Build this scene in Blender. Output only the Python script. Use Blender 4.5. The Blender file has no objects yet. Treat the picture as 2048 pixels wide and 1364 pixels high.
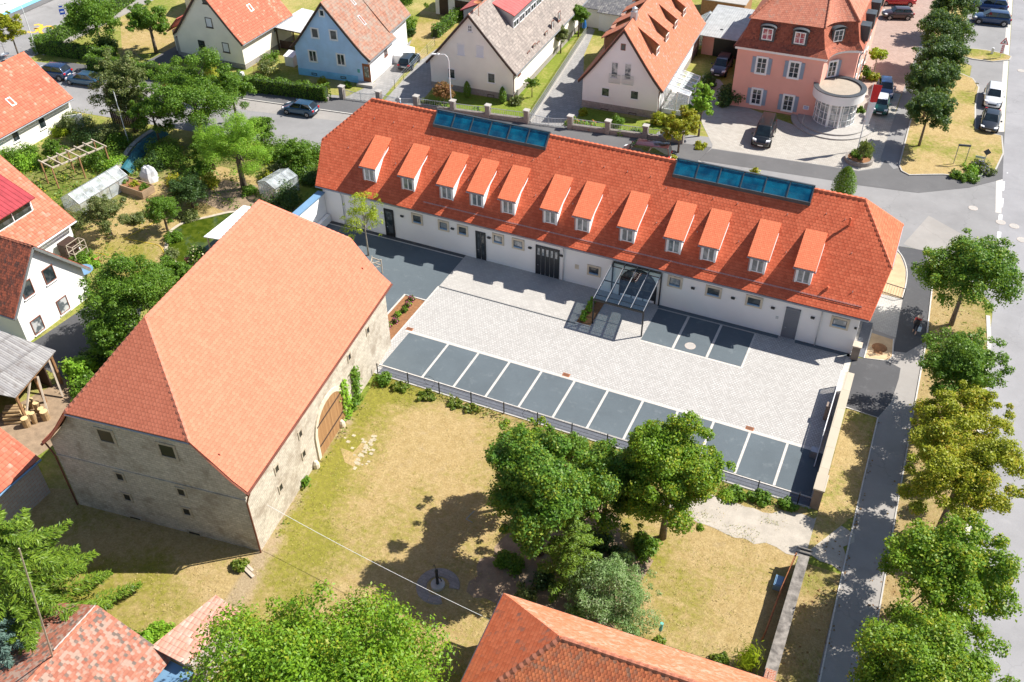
import bpy, bmesh, math, random
import numpy as np
from mathutils import Vector, Matrix
random.seed(7); RNG = np.random.default_rng(11)
R = math.radians
scene = bpy.context.scene
COL = scene.collection

# ------------------------------------------------------------------ camera, sky, sun, exposure
CAM_H, FOC = 47.0, 1912.99
pitch, roll, yaw = R(39.5948), R(-0.7914), R(25.1573)
_fw = Vector((0, math.cos(pitch), -math.sin(pitch))); _rt = Vector((1, 0, 0)); _up = _rt.cross(_fw)
_r2 = math.cos(roll)*_rt + math.sin(roll)*_up; _u2 = -math.sin(roll)*_rt + math.cos(roll)*_up
_Z = Matrix.Rotation(yaw, 3, 'Z')
RT, UP, FW = _Z @ _r2, _Z @ _u2, _Z @ _fw
cam_d = bpy.data.cameras.new('camera'); cam = bpy.data.objects.new('camera', cam_d); COL.objects.link(cam)
cam.matrix_world = Matrix(((RT.x, UP.x, -FW.x, 0), (RT.y, UP.y, -FW.y, 0), (RT.z, UP.z, -FW.z, CAM_H), (0, 0, 0, 1)))
cam_d.sensor_width = 36.0; cam_d.lens = 36.0*FOC/2048.0; cam_d.clip_start = .5; cam_d.clip_end = 2000
scene.camera = cam
SUN = Vector((.73, .57, 1.0)).normalized()
world = bpy.data.worlds.new('World'); scene.world = world; world.use_nodes = True
wn = world.node_tree; wn.nodes.clear()
sky = wn.nodes.new('ShaderNodeTexSky'); sky.sky_type = 'NISHITA'; sky.sun_disc = False
sky.sun_elevation = math.asin(SUN.z); sky.sun_rotation = math.atan2(SUN.x, SUN.y); sky.air_density = 1.0; sky.dust_density = .6; sky.ozone_density = 1.0
bg = wn.nodes.new('ShaderNodeBackground'); bg.inputs[1].default_value = .08
wo = wn.nodes.new('ShaderNodeOutputWorld')
wn.links.new(sky.outputs[0], bg.inputs[0]); wn.links.new(bg.outputs[0], wo.inputs[0])
sl = bpy.data.lights.new('sun', 'SUN'); sl.energy = 5.0; sl.angle = R(.5); sl.color = (1, .95, .87)
so = bpy.data.objects.new('sun', sl); COL.objects.link(so); so.rotation_euler = SUN.to_track_quat('Z', 'Y').to_euler(); so.location = (0, 0, 100)
vs = scene.view_settings; vs.view_transform = 'Standard'; vs.look = 'None'; vs.gamma = 1; vs.use_curve_mapping = False
vs.exposure = .82

# ------------------------------------------------------------------ survey helpers: where a sight line meets the ground or a wall
CAMP = Vector((0, 0, CAM_H))
def ray(px, py): return RT*((px-1024)/FOC) + UP*(-(py-682)/FOC) + FW
def at(px, py, z=0.0):
    d = ray(px, py); return CAMP + d*((z-CAM_H)/d.z)
def hit(px, py, p, n):
    d = ray(px, py); n = Vector(n); return CAMP + d*((Vector(p)-CAMP).dot(n)/d.dot(n))
def depth(p): return (Vector(p)-CAMP).dot(FW)
def mpp(p): return depth(p)/FOC
def pts(l, z=0.0): return [at(x, y, z).xy[:] for x, y in l]

# ------------------------------------------------------------------ materials
def nt_new(name):
    m = bpy.data.materials.new(name); m.use_nodes = True; t = m.node_tree; t.nodes.clear()
    o = t.nodes.new('ShaderNodeOutputMaterial'); b = t.nodes.new('ShaderNodeBsdfPrincipled'); t.links.new(b.outputs[0], o.inputs[0])
    return m, t, b, o
class N:
    """tiny node-graph writer"""
    def __init__(s, t): s.t = t
    def _in(s, sock, v):
        if v is None: return
        if hasattr(v, 'is_output') or isinstance(v, bpy.types.NodeSocket): s.t.links.new(v, sock)
        else:
            if sock.type == 'RGBA' and not hasattr(v, '__len__'): v = (v, v, v, 1)
            elif sock.type == 'RGBA' and len(v) == 3: v = (*v, 1)
            sock.default_value = v
    def math(s, op, a, b=None, c=None):
        n = s.t.nodes.new('ShaderNodeMath'); n.operation = op
        for i, v in enumerate((a, b, c)): s._in(n.inputs[i], v)
        return n.outputs[0]
    def mix(s, f, a, b, mode='MIX'):
        n = s.t.nodes.new('ShaderNodeMix'); n.data_type = 'RGBA'; n.blend_type = mode
        s._in(n.inputs[0], f); s._in(n.inputs[6], a); s._in(n.inputs[7], b); return n.outputs[2]
    def ramp(s, f, lo, hi, a=0.0, b=1.0):
        n = s.t.nodes.new('ShaderNodeMapRange'); n.clamp = True
        for i, v in enumerate((f, lo, hi, a, b)): s._in(n.inputs[i], v)
        return n.outputs[0]
    def uv(s): n = s.t.nodes.new('ShaderNodeUVMap'); n.uv_map = 'UVMap'; return n.outputs[0]
    def pos(s): return s.t.nodes.new('ShaderNodeNewGeometry').outputs['Position']
    def sep(s, v):
        n = s.t.nodes.new('ShaderNodeSeparateXYZ'); s._in(n.inputs[0], v); return n.outputs
    def comb(s, x, y, z=0.0):
        n = s.t.nodes.new('ShaderNodeCombineXYZ')
        for i, v in enumerate((x, y, z)): s._in(n.inputs[i], v)
        return n.outputs[0]
    def scale(s, v, k):
        n = s.t.nodes.new('ShaderNodeVectorMath'); n.operation = 'MULTIPLY'; s._in(n.inputs[0], v)
        n.inputs[1].default_value = k if hasattr(k, '__len__') else (k, k, k); return n.outputs[0]
    def addv(s, a, b):
        n = s.t.nodes.new('ShaderNodeVectorMath'); n.operation = 'ADD'; s._in(n.inputs[0], a); s._in(n.inputs[1], b); return n.outputs[0]
    def noise(s, v, sc, det=3.0, rough=.55):
        n = s.t.nodes.new('ShaderNodeTexNoise'); s._in(n.inputs['Vector'], v); n.inputs['Scale'].default_value = sc
        n.inputs['Detail'].default_value = det; n.inputs['Roughness'].default_value = rough; return n.outputs[0]
    def white(s, v):
        n = s.t.nodes.new('ShaderNodeTexWhiteNoise'); n.noise_dimensions = '3D'; s._in(n.inputs['Vector'], v); return n.outputs[0]
    def voro(s, v, sc, feat='F1'):
        n = s.t.nodes.new('ShaderNodeTexVoronoi'); n.feature = feat; s._in(n.inputs['Vector'], v); n.inputs['Scale'].default_value = sc; return n.outputs
    def brick(s, v, c1, c2, mo, w, h, ms, off=.5):
        n = s.t.nodes.new('ShaderNodeTexBrick'); s._in(n.inputs['Vector'], v); s._in(n.inputs['Color1'], c1); s._in(n.inputs['Color2'], c2); s._in(n.inputs['Mortar'], mo)
        n.inputs['Scale'].default_value = 1.0; n.inputs['Brick Width'].default_value = w; n.inputs['Row Height'].default_value = h; n.inputs['Mortar Size'].default_value = ms
        n.inputs['Mortar Smooth'].default_value = .2; n.offset = off; return n.outputs
    def bump(s, h, st=.5, dist=.02):
        n = s.t.nodes.new('ShaderNodeBump'); s._in(n.inputs['Height'], h); n.inputs['Strength'].default_value = st; n.inputs['Distance'].default_value = dist; return n.outputs[0]
    def attr(s, name): n = s.t.nodes.new('ShaderNodeAttribute'); n.attribute_name = name; return n.outputs

def plain(name, c, rough=.7, var=.12, sc=1.2, metal=0.0, bump=0.0, bsc=12, coat=0.0, spec=.5, fine=0.0):
    m, t, b, o = nt_new(name); n = N(t); p = n.pos()
    f = n.noise(p, sc, 4.0)
    col = n.mix(n.ramp(f, .3, .7), tuple(x*(1-var) for x in c), tuple(min(1, x*(1+var)) for x in c))
    if fine: col = n.mix(n.ramp(n.noise(p, 22, 2.0), .3, .7, 0, fine), col, tuple(x*.55 for x in c))
    t.links.new(col, b.inputs['Base Color']); b.inputs['Roughness'].default_value = rough; b.inputs['Metallic'].default_value = metal
    b.inputs['Specular IOR Level'].default_value = spec
    if coat: b.inputs['Coat Weight'].default_value = coat; b.inputs['Coat Roughness'].default_value = .04
    if bump: t.links.new(n.bump(n.noise(p, bsc, 3.0), bump, .02), b.inputs['Normal'])
    return m
def tiles(name, c1, c2, w=.18, h=.17, curve=.32, pan=False, old=0.0, oldc=(.30, .27, .24), bump=.8, dirt=.15, joint_shade=.5, mosaic=False):
    """clay roof tiles: rows of scalloped flat tiles, or pantiles with rolls"""
    m, t, b, o = nt_new(name); n = N(t); u, v, _ = n.sep(n.uv())
    v0 = n.math('DIVIDE', v, h)
    if pan:
        fu0 = n.math('DIVIDE', u, w); row = n.math('FLOOR', v0); g = n.math('FRACT', v0); col = n.math('FLOOR', fu0)
        roll = n.math('ABSOLUTE', n.math('SINE', n.math('MULTIPLY', fu0, math.pi)))
        height = n.math('ADD', n.math('MULTIPLY', n.math('SUBTRACT', 1.0, g), .6), n.math('MULTIPLY', roll, .9))
    else:
        row0 = n.math('FLOOR', v0)
        uu = n.math('ADD', n.math('DIVIDE', u, w), n.math('MULTIPLY', n.math('MODULO', n.math('ABSOLUTE', row0), 2.0), .5))
        fu = n.math('MULTIPLY', n.math('SUBTRACT', n.math('FRACT', uu), .5), 2.0)
        vv = n.math('SUBTRACT', v0, n.math('MULTIPLY', n.math('MULTIPLY', fu, fu), curve))
        row = n.math('FLOOR', vv); g = n.math('FRACT', vv); col = n.math('FLOOR', n.math('ADD', n.math('DIVIDE', u, w), n.math('MULTIPLY', n.math('MODULO', n.math('ABSOLUTE', row), 2.0), .5)))
        height = n.math('SUBTRACT', 1.0, g)
    rnd = n.white(n.comb(col, row, 3.0)); p = n.pos()
    c = n.mix(rnd, c1, c2)
    c = n.mix(n.ramp(g, .0, .16, joint_shade, 0), c, tuple(x*.35 for x in c1))  # dark band painted along each tile's lower edge: gap plus butt-end shade
    c = n.mix(n.ramp(n.noise(p, .5, 4.0), .35, .75, 0, dirt), c, tuple(x*.72 for x in c1))
    if mosaic:
        c = n.mix(n.ramp(n.white(n.comb(col, row, 21.0)), .72, .74), c, oldc); c = n.mix(n.ramp(n.white(n.comb(col, row, 33.0)), .86, .88), c, (.16, .12, .10)); c = n.mix(n.ramp(n.noise(p, 3.0, 5.0, .75), .52, .64, 0, .75), c, oldc)
    elif old:
        k = n.math('MULTIPLY', n.ramp(n.noise(p, 1.3, 5.0, .7), .42, .62), n.ramp(n.white(n.comb(col, row, 9.0)), 1.0-old*1.4, 1.0-old*.6))
        c = n.mix(n.math('MULTIPLY', k, .85), c, oldc)
        c = n.mix(n.ramp(n.noise(p, 7.0, 4.0, .7), .58, .72, 0, old*.9), c, oldc)
    t.links.new(c, b.inputs['Base Color']); b.inputs['Roughness'].default_value = .75; b.inputs['Specular IOR Level'].default_value = .25
    if bump: t.links.new(n.bump(height, bump, .03), b.inputs['Normal'])
    return m
def stone(name, c1, c2, mo, w=.42, h=.2, ms=.02, bump=.7, blotch=None):
    m, t, b, o = nt_new(name); n = N(t); p = n.pos(); uv = n.uv()
    d = n.scale(n.comb(n.noise(p, 3.1, 3.0), n.noise(n.addv(p, (9, 4, 2)), 3.1, 3.0)), .18)
    bk = n.brick(n.addv(uv, d), c1, c2, mo, w, h, ms, .43)
    vv = n.voro(n.scale(n.addv(uv, d), (2.1, 4.3, 1)), 1.0)
    col = n.mix(.45, bk[0], n.mix(n.math('FRACT', n.math('MULTIPLY', vv[1], 3.7)), c1, c2))
    col = n.mix(n.ramp(n.noise(p, 6, 4.0, .7), .35, .7, 0, .55), col, mo)
    if blotch: col = n.mix(n.ramp(n.noise(p, .6, 4.0, .65), .5, .66, 0, .6), col, blotch)
    t.links.new(col, b.inputs['Base Color']); b.inputs['Roughness'].default_value = .9; b.inputs['Specular IOR Level'].default_value = .15
    hgt = n.math('ADD', n.math('MULTIPLY', n.math('SUBTRACT', 1.0, bk[1]), .7), n.math('MULTIPLY', n.noise(p, 14, 3.0), .6))
    t.links.new(n.bump(hgt, bump*.5, .02), b.inputs['Normal']); return m
def pavers(name, c1, c2, mo, w, h, ms=.012, bump=.35, var=.15, rot=0.0):
    m, t, b, o = nt_new(name); n = N(t); p = n.pos(); uv = n.uv()
    if rot:
        vr = t.nodes.new('ShaderNodeVectorRotate'); vr.rotation_type = 'Z_AXIS'; vr.inputs['Angle'].default_value = rot; t.links.new(uv, vr.inputs['Vector']); uv = vr.outputs[0]
    uv = n.addv(uv, n.scale(n.comb(n.noise(p, 2.5, 2.0), n.noise(n.addv(p, (5, 5, 1)), 2.5, 2.0)), .035))
    bk = n.brick(uv, c1, c2, mo, w, h, ms)
    col = n.mix(n.ramp(n.noise(p, .35, 5.0, .6), .35, .7, 0, var), bk[0], tuple(x*.6 for x in c1))
    col = n.mix(n.ramp(n.noise(p, 5.0, 3.0), .3, .7, 0, .18), col, tuple(x*.7 for x in c2))
    t.links.new(col, b.inputs['Base Color']); b.inputs['Roughness'].default_value = .85; b.inputs['Specular IOR Level'].default_value = .25
    t.links.new(n.bump(n.math('SUBTRACT', 1.0, bk[1]), bump, .012), b.inputs['Normal']); return m
def asphalt(name, c, stain=(.9, .9, .9), sf=.12, grain=.35, cracks=0.0):
    m, t, b, o = nt_new(name); n = N(t); p = n.pos()
    col = n.mix(n.ramp(n.noise(p, .25, 5.0, .6), .3, .7), tuple(x*.86 for x in c), tuple(x*1.12 for x in c))
    col = n.mix(n.ramp(n.noise(p, 30.0, 2.0), .25, .75, 0, grain), col, tuple(x*.55 for x in c))
    col = n.mix(n.ramp(n.noise(n.scale(p, (1, 1, 1)), 1.1, 6.0, .72), .56, .74, 0, sf), col, stain)
    col = n.mix(n.ramp(n.noise(n.addv(p, (31, 7, 0)), .7, 5.0, .65), .58, .7, 0, .22), col, tuple(x*.6 for x in c))
    if cracks:
        vv = n.voro(n.addv(p, n.scale(n.comb(n.noise(p, .8, 3.0), n.noise(n.addv(p, (3, 8, 1)), .8, 3.0)), 2.2)), .13, 'DISTANCE_TO_EDGE')
        col = n.mix(n.ramp(vv[0], .0, .006, cracks, 0), col, tuple(x*.4 for x in c))
    t.links.new(col, b.inputs['Base Color']); b.inputs['Roughness'].default_value = .85; b.inputs['Specular IOR Level'].default_value = .3
    t.links.new(n.bump(n.noise(p, 40, 2.0), .25, .01), b.inputs['Normal']); return m
def turf(name, dry, dry2, green, g0, g1, bare=(.42, .33, .23), bf=.3, gs=.16, meadow=False):
    """mown grass: straw, bleached straw, green patches and bare soil"""
    m, t, b, o = nt_new(name); n = N(t); p = n.pos()
    col = n.mix(n.ramp(n.noise(p, 1.7, 6.0, .7), .35, .65), dry, dry2)
    col = n.mix(n.ramp(n.noise(n.addv(p, (17, 3, 0)), .9, 6.0, .75), .55, .68, 0, bf), col, bare)
    gm = n.math('ADD', n.math('MULTIPLY', n.noise(n.addv(p, (40, 11, 5)), gs, 5.0, .62), .62), n.math('MULTIPLY', n.noise(p, 2.6, 5.0, .75), .38))
    if meadow:   # greener along the barn and the fence, trodden soil at the wall foot
        x, y, _ = n.sep(p); d = n.math('ADD', n.math('MULTIPLY', n.math('ADD', x, 29.6), .9917), n.math('MULTIPLY', n.math('ADD', y, -26.9), .1287)); wob = n.math('MULTIPLY', n.math('SUBTRACT', n.noise(p, .5, 4.0), .5), 4.0)
        d2 = n.math('ADD', d, wob); gm = n.math('ADD', gm, n.math('MULTIPLY', n.ramp(d2, 1.0, 4.6, .13, 0), n.ramp(d2, -.2, 1.2)))
        gm = n.math('ADD', gm, n.ramp(n.math('ADD', y, wob), 40.6, 43.4, 0, .10)); gm = n.math('ADD', gm, n.ramp(n.math('ADD', y, wob), 26.0, 21.5, 0, .07)); gm = n.math('SUBTRACT', gm, n.ramp(x, -9.5, -8.0, 0, .035))
        col = n.mix(n.math('MULTIPLY', n.ramp(n.math('ADD', d, n.math('MULTIPLY', wob, .3)), .3, 1.3, .75, 0), n.ramp(d, -.6, -.3)), col, bare)
    col = n.mix(n.ramp(gm, g0, g1), col, n.mix(n.ramp(n.noise(p, 3.3, 4.0, .7), .3, .7), green, tuple(x*1.7 for x in green)))
    fine = n.noise(p, 7.0, 6.0, .85)
    col = n.mix(n.ramp(fine, .3, .62, .75, 0), col, tuple(x*.42 for x in dry))
    t.links.new(col, b.inputs['Base Color']); b.inputs['Roughness'].default_value = .95; b.inputs['Specular IOR Level'].default_value = .1
    t.links.new(n.bump(n.math('ADD', fine, n.noise(p, 26, 3.0, .7)), .8, .05), b.inputs['Normal']); return m
def foliage(name, c1, c2, c3=None, f3=.0, trans=.36):
    m, t, b, o = nt_new(name); n = N(t); r = n.attr('rnd'); p = n.pos()
    col = n.mix(r[2], c1, c2)
    if c3: col = n.mix(n.math('MULTIPLY', n.ramp(n.noise(p, .75, 3.0), .42, .62), n.ramp(n.math('FRACT', n.math('MULTIPLY', r[2], 7.31)), 1-f3-.1, 1-f3+.1)), col, c3)
    t.links.new(col, b.inputs['Base Color']); b.inputs['Roughness'].default_value = .5; b.inputs['Specular IOR Level'].default_value = .35
    tr = t.nodes.new('ShaderNodeBsdfTranslucent'); t.links.new(n.mix(.5, col, (.30, .42, .03), 'MIX'), tr.inputs[0])
    ms = t.nodes.new('ShaderNodeMixShader'); ms.inputs[0].default_value = trans
    t.links.new(b.outputs[0], ms.inputs[1]); t.links.new(tr.outputs[0], ms.inputs[2]); t.links.new(ms.outputs[0], o.inputs[0]); return m
def planks(name, c1, c2, w=.14, along=1):
    m, t, b, o = nt_new(name); n = N(t); u, v, _ = n.sep(n.uv()); a, l = (u, v) if along else (v, u)
    k = n.math('DIVIDE', a, w); pid = n.math('FLOOR', k); r = n.white(n.comb(pid, 4.0, 1.0))
    g = n.noise(n.comb(n.math('ADD', n.math('MULTIPLY', a, 28.0), n.math('MULTIPLY', r, 40.0)), n.math('MULTIPLY', l, 1.1)), 1.0, 4.0)
    col = n.mix(n.math('ADD', n.math('MULTIPLY', r, .5), n.math('MULTIPLY', g, .5)), c1, c2)
    e = n.ramp(n.math('ABSOLUTE', n.math('SUBTRACT', n.math('FRACT', k), .5)), .44, .5)
    col = n.mix(n.math('MULTIPLY', e, .7), col, tuple(x*.2 for x in c1))
    t.links.new(col, b.inputs['Base Color']); b.inputs['Roughness'].default_value = .75
    t.links.new(n.bump(n.math('SUBTRACT', 1.0, e), .5, .02), b.inputs['Normal']); return m
def glassy(name, c=(.02, .03, .035), rough=.06, blot=(.12, .13, .14), f=.5):
    """window glass with a dim room or curtain behind it"""
    m, t, b, o = nt_new(name); n = N(t); p = n.pos()
    col = n.mix(n.ramp(n.noise(p, 1.9, 2.0), .45, .6, 0, f), c, blot)
    t.links.new(col, b.inputs['Base Color']); b.inputs['Roughness'].default_value = rough; b.inputs['Specular IOR Level'].default_value = .8; return m
def clear(name, tint=(.75, .9, .95), refl=.25, rough=.02):
    m, t, b, o = nt_new(name); t.nodes.remove(b)
    tr = t.nodes.new('ShaderNodeBsdfTransparent'); tr.inputs[0].default_value = (*tint, 1)
    gl = t.nodes.new('ShaderNodeBsdfGlossy'); gl.inputs['Roughness'].default_value = rough; gl.inputs[0].default_value = (1, 1, 1, 1)
    fr = t.nodes.new('ShaderNodeFresnel'); fr.inputs[0].default_value = 1.45
    n = N(t); f = n.math('ADD', n.math('MULTIPLY', fr.outputs[0], .8), refl)
    ms = t.nodes.new('ShaderNodeMixShader'); t.links.new(f, ms.inputs[0]); t.links.new(tr.outputs[0], ms.inputs[1]); t.links.new(gl.outputs[0], ms.inputs[2]); t.links.new(ms.outputs[0], o.inputs[0]); return m
def milky(name):
    m, t, b, o = nt_new(name); b.inputs['Base Color'].default_value = (.62, .67, .70, 1); b.inputs['Roughness'].default_value = .25
    tr = t.nodes.new('ShaderNodeBsdfTransparent'); n = N(t); f = n.ramp(n.noise(n.pos(), 1.6, 4.0), .35, .65, .15, .5); ms = t.nodes.new('ShaderNodeMixShader')
    t.links.new(f, ms.inputs[0]); t.links.new(tr.outputs[0], ms.inputs[1]); t.links.new(b.outputs[0], ms.inputs[2]); t.links.new(ms.outputs[0], o.inputs[0]); return m
def skyglass(name):
    m, t, b, o = nt_new(name); n = N(t); p = n.pos(); b.inputs['Roughness'].default_value = .04; b.inputs['Specular IOR Level'].default_value = .8
    t.links.new(n.mix(n.ramp(n.noise(p, .9, 2.0), .4, .62), (.0, .085, .19), (.004, .21, .36)), b.inputs['Base Color']); tr = t.nodes.new('ShaderNodeBsdfTransparent'); tr.inputs[0].default_value = (.3, .75, .95, 1)
    ms = t.nodes.new('ShaderNodeMixShader'); ms.inputs[0].default_value = .6; t.links.new(tr.outputs[0], ms.inputs[1]); t.links.new(b.outputs[0], ms.inputs[2]); t.links.new(ms.outputs[0], o.inputs[0]); return m
def roofmetal(name, c, w=.5, rough=.5):
    m, t, b, o = nt_new(name); n = N(t); u, v, _ = n.sep(n.uv()); p = n.pos()
    e = n.ramp(n.math('ABSOLUTE', n.math('SUBTRACT', n.math('FRACT', n.math('DIVIDE', u, w)), .5)), .40, .47)
    col = n.mix(n.ramp(n.noise(p, 1.5, 4.0), .3, .7), tuple(x*.8 for x in c), tuple(x*1.15 for x in c))
    t.links.new(col, b.inputs['Base Color']); b.inputs['Roughness'].default_value = rough; b.inputs['Specular IOR Level'].default_value = .4
    t.links.new(n.bump(e, .9, .06), b.inputs['Normal']); return m

M = {}
M['tile_new'] = tiles('new red clay tile', (.54, .105, .045), (.68, .16, .075), w=.26, h=.25, bump=1.0, dirt=.3, joint_shade=.8)
M['tile_new_c'] = tiles('red clay tile course', (.74, .20, .088), (.80, .255, .12), w=.22, h=.21, curve=.30, bump=0, dirt=.2, joint_shade=.5); M['tile_barn_c'] = tiles('pale red clay tile course', (.53, .135, .068), (.58, .16, .083), w=.22, h=.21, curve=.30, bump=0, joint_shade=.45, dirt=.3)
M['tile_barn'] = tiles('pale red clay tile', (.54, .16, .092), (.62, .195, .115), w=.24, h=.23, bump=.8, joint_shade=.4)
M['tile_old'] = tiles('weathered clay tile', (.38, .12, .065), (.50, .18, .10), old=.45)
M['tile_lichen'] = tiles('lichened clay tile', (.32, .11, .07), (.44, .185, .125), w=.17, h=.2, curve=.1, mosaic=True, oldc=(.37, .25, .195), bump=1.0)
M['tile_brown'] = tiles('dark brown clay tile', (.13, .05, .035), (.40, .11, .06), w=.2, h=.2, old=.3, oldc=(.10, .06, .05), bump=1)
M['tile_orange'] = tiles('orange pantile', (.42, .13, .075), (.50, .185, .11), w=.28, h=.32, pan=True, old=.3, oldc=(.40, .27, .20), bump=1.0, joint_shade=.7)
M['tile_red'] = tiles('red pantile', (.45, .12, .07), (.54, .17, .10), w=.30, h=.34, pan=True, old=.12, oldc=(.50, .30, .22), bump=1.0, joint_shade=.75, dirt=.5)
M['tile_dark'] = tiles('wine red pantile', (.28, .06, .05), (.36, .09, .07), w=.30, h=.34, pan=True)
M['tile_grey'] = tiles('grey concrete tile', (.235, .20, .18), (.34, .295, .26), w=.3, h=.3, curve=.1, old=.5, oldc=(.17, .15, .135))
M['tile_slate'] = tiles('dark slate tile', (.10, .10, .11), (.17, .165, .17), w=.3, h=.3, pan=True, old=.3, oldc=(.28, .27, .25))
M['tile_mansard'] = tiles('brown red plain tile', (.30, .085, .05), (.42, .13, .075), old=.3, oldc=(.13, .055, .04), bump=1)
M['tile_mansard_top'] = tiles('pale red plain tile', (.40, .135, .085), (.50, .19, .12), w=.24, h=.24, old=.2, oldc=(.34, .20, .15))
M['tile_flaky'] = tiles('flaked orange tile', (.58, .17, .08), (.64, .22, .12), old=.55, oldc=(.60, .34, .24), bump=.5)
M['tile_biber'] = tiles('dark edged scalloped tile', (.36, .10, .045), (.55, .17, .07), w=.19, h=.20, curve=.5, old=.35, oldc=(.20, .13, .09), bump=1.0)
M['asbestos'] = tiles('grey corrugated sheet', (.26, .25, .25), (.36, .35, .34), w=.17, h=2.3, pan=True, old=.5, oldc=(.17, .15, .14), bump=1.0)
M['ridge_new'] = plain('ridge tile', (.62, .14, .06), .7, .15, 2); M['ridge_barn'] = plain('pale ridge tile', (.56, .19, .115), .7, .12, 2)
M['ridge_old'] = plain('old ridge tile', (.40, .14, .08), .8, .3, 3)
M['white'] = plain('white render', (.84, .83, .82), .85, .035, .5, bump=.12, bsc=30)
M['white_trim'] = plain('white paint', (.82, .82, .82), .45, .02)
M['cream'] = plain('cream render', (.84, .80, .69), .88, .06, .6, bump=.15, bsc=25)
M['cream2'] = plain('pale cream render', (.85, .82, .74), .88, .05, .6, bump=.15, bsc=25)
M['blue'] = plain('light blue render', (.45, .66, .90), .85, .09, .9, bump=.15, bsc=25)
M['blue2'] = plain('bright blue plinth and shade paint', (.25, .60, .88), .8, .12, 1.2)
M['pink'] = plain('salmon pink render', (.80, .40, .32), .85, .05, .7, bump=.15, bsc=25)
M['plinth'] = stone('grey plinth stone', (.30, .28, .26), (.42, .39, .36), (.22, .2, .19), .5, .3)
M['barn_stone'] = stone('limestone rubble', (.47, .42, .345), (.68, .615, .51), (.31, .275, .23), .40, .19, .022, 1.0, (.24, .19, .14))
M['sandstone'] = plain('sandstone', (.62, .54, .42), .85, .12, 2.0, bump=.3, bsc=20)
M['sandstone_dark'] = plain('brown sandstone', (.24, .19, .155), .9, .25, 1.2, bump=.4, bsc=15)
M['coping'] = pavers('sandstone coping', (.46, .40, .31), (.53, .47, .375), (.30, .25, .2), 1.1, 2.0, .012, var=.3)
M['old_coping'] = plain('lichen spotted coping', (.21, .19, .17), .9, .6, 2.6, bump=.5, bsc=12, fine=.4)
M['wall_stone'] = stone('garden wall stone', (.25, .22, .20), (.35, .315, .285), (.19, .17, .155), .35, .2)
M['frame_white'] = plain('white window frame', (.80, .80, .80), .4, .02)
M['frame_dark'] = plain('dark window frame', (.045, .035, .03), .4, .1)
M['frame_brown'] = plain('brown window frame', (.20, .075, .05), .5, .15)
M['glass'] = glassy('window glass'); M['glass_curtain'] = glassy('curtained glass', (.10, .12, .13), .08, (.55, .56, .56), .9)
M['glass_shutter'] = plain('roller shutter', (.68, .70, .74), .5, .03)
M['glass_red'] = glassy('glass with red curtain', (.35, .05, .09), .08, (.72, .45, .40), .8)
M['glass_sky'] = skyglass('blue skylight glass')
M['glass_room'] = glassy('glass with pale room', (.20, .23, .25), .07, (.55, .56, .55), .8)
M['canopy_glass'] = clear('clear roof glass', (.76, .95, 1.0), .05); M['poly'] = milky('milky greenhouse glass')
M['black_metal'] = plain('black metal', (.02, .021, .023), .4, .1); M['zinc'] = plain('zinc sheet', (.36, .38, .41), .4, .12, 2, metal=.6)
M['dark_zinc'] = plain('anthracite sheet', (.055, .065, .075), .45, .15); M['blue_zinc'] = plain('blue grey sheet', (.16, .29, .44), .4, .08)
M['galv'] = plain('galvanised steel', (.52, .54, .56), .4, .1, 3, metal=.7); M['copper'] = plain('brown copper pipe', (.17, .06, .04), .5, .2, metal=.3)
M['steel_white'] = plain('pale painted steel', (.70, .71, .72), .4, .04); M['rust'] = plain('rusty iron', (.40, .15, .06), .8, .25, 4)
M['grey_door'] = plain('grey door paint', (.16, .175, .205), .5, .05); M['black_door'] = plain('black door paint', (.022, .027, .034), .35, .1)
M['wood_gate'] = planks('weathered oak planks', (.24, .12, .05), (.42, .235, .105), .15, 1); M['wood'] = planks('grey brown boards', (.27, .18, .11), (.42, .30, .19), .14, 0)
M['wood_pale'] = plain('pale weathered wood', (.47, .40, .32), .8, .2, 3); M['wood_dark'] = plain('dark stained wood', (.055, .03, .022), .7, .2, 3)
M['wood_brown'] = plain('brown timber', (.28, .15, .07), .75, .2, 4); M['log_bark'] = plain('log bark', (.34, .23, .12), .9, .25, 6); M['log_end'] = plain('sawn log end', (.62, .46, .24), .8, .15, 8)
M['door_brown'] = plain('brown front door', (.26, .085, .03), .5, .15)
M['bark'] = plain('bark', (.15, .115, .085), .95, .3, 5, bump=.6, bsc=18); M['bark_pale'] = plain('pale bark', (.30, .265, .21), .9, .2, 5)
M['red_metal'] = roofmetal('wine red seamed sheet', (.36, .045, .055), .42); M['red_metal2'] = roofmetal('light red seamed sheet', (.50, .11, .10), .55)
M['grey_roof'] = roofmetal('grey ribbed sheet', (.40, .41, .41), .28); M['white_roof'] = roofmetal('pale ribbed sheet', (.60, .60, .59), .4)
M['shutter_blue'] = plain('grey blue shutter', (.26, .33, .42), .6, .06); M['gravel_roof'] = plain('roof gravel', (.42, .36, .29), .95, .1, 2, bump=1, bsc=14, fine=.7)
M['gravel_dark'] = plain('dark basalt chippings', (.13, .14, .165), .95, .15, 3, bump=1, bsc=22, fine=.75)
M['soil'] = plain('bark mulch soil', (.28, .13, .055), .95, .3, 4, bump=.8, bsc=14, fine=.5); M['bare_soil'] = plain('dry brown soil', (.30, .215, .14), .95, .25, 2, bump=.7, bsc=10, fine=.4)
M['sand'] = plain('dry sandy soil', (.52, .37, .22), .95, .14, 1.5, bump=.5, bsc=14, fine=.3)
M['gravel_path'] = plain('pale gravel', (.43, .385, .325), .95, .15, 1.2, bump=.6, bsc=16, fine=.35)
M['turf_plain'] = turf('dry grass', (.41, .295, .125), (.54, .405, .20), (.19, .185, .027), .485, .62)
M['turf'] = turf('dry meadow grass', (.41, .295, .125), (.54, .405, .20), (.19, .185, .027), .485, .62, meadow=True)
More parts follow.
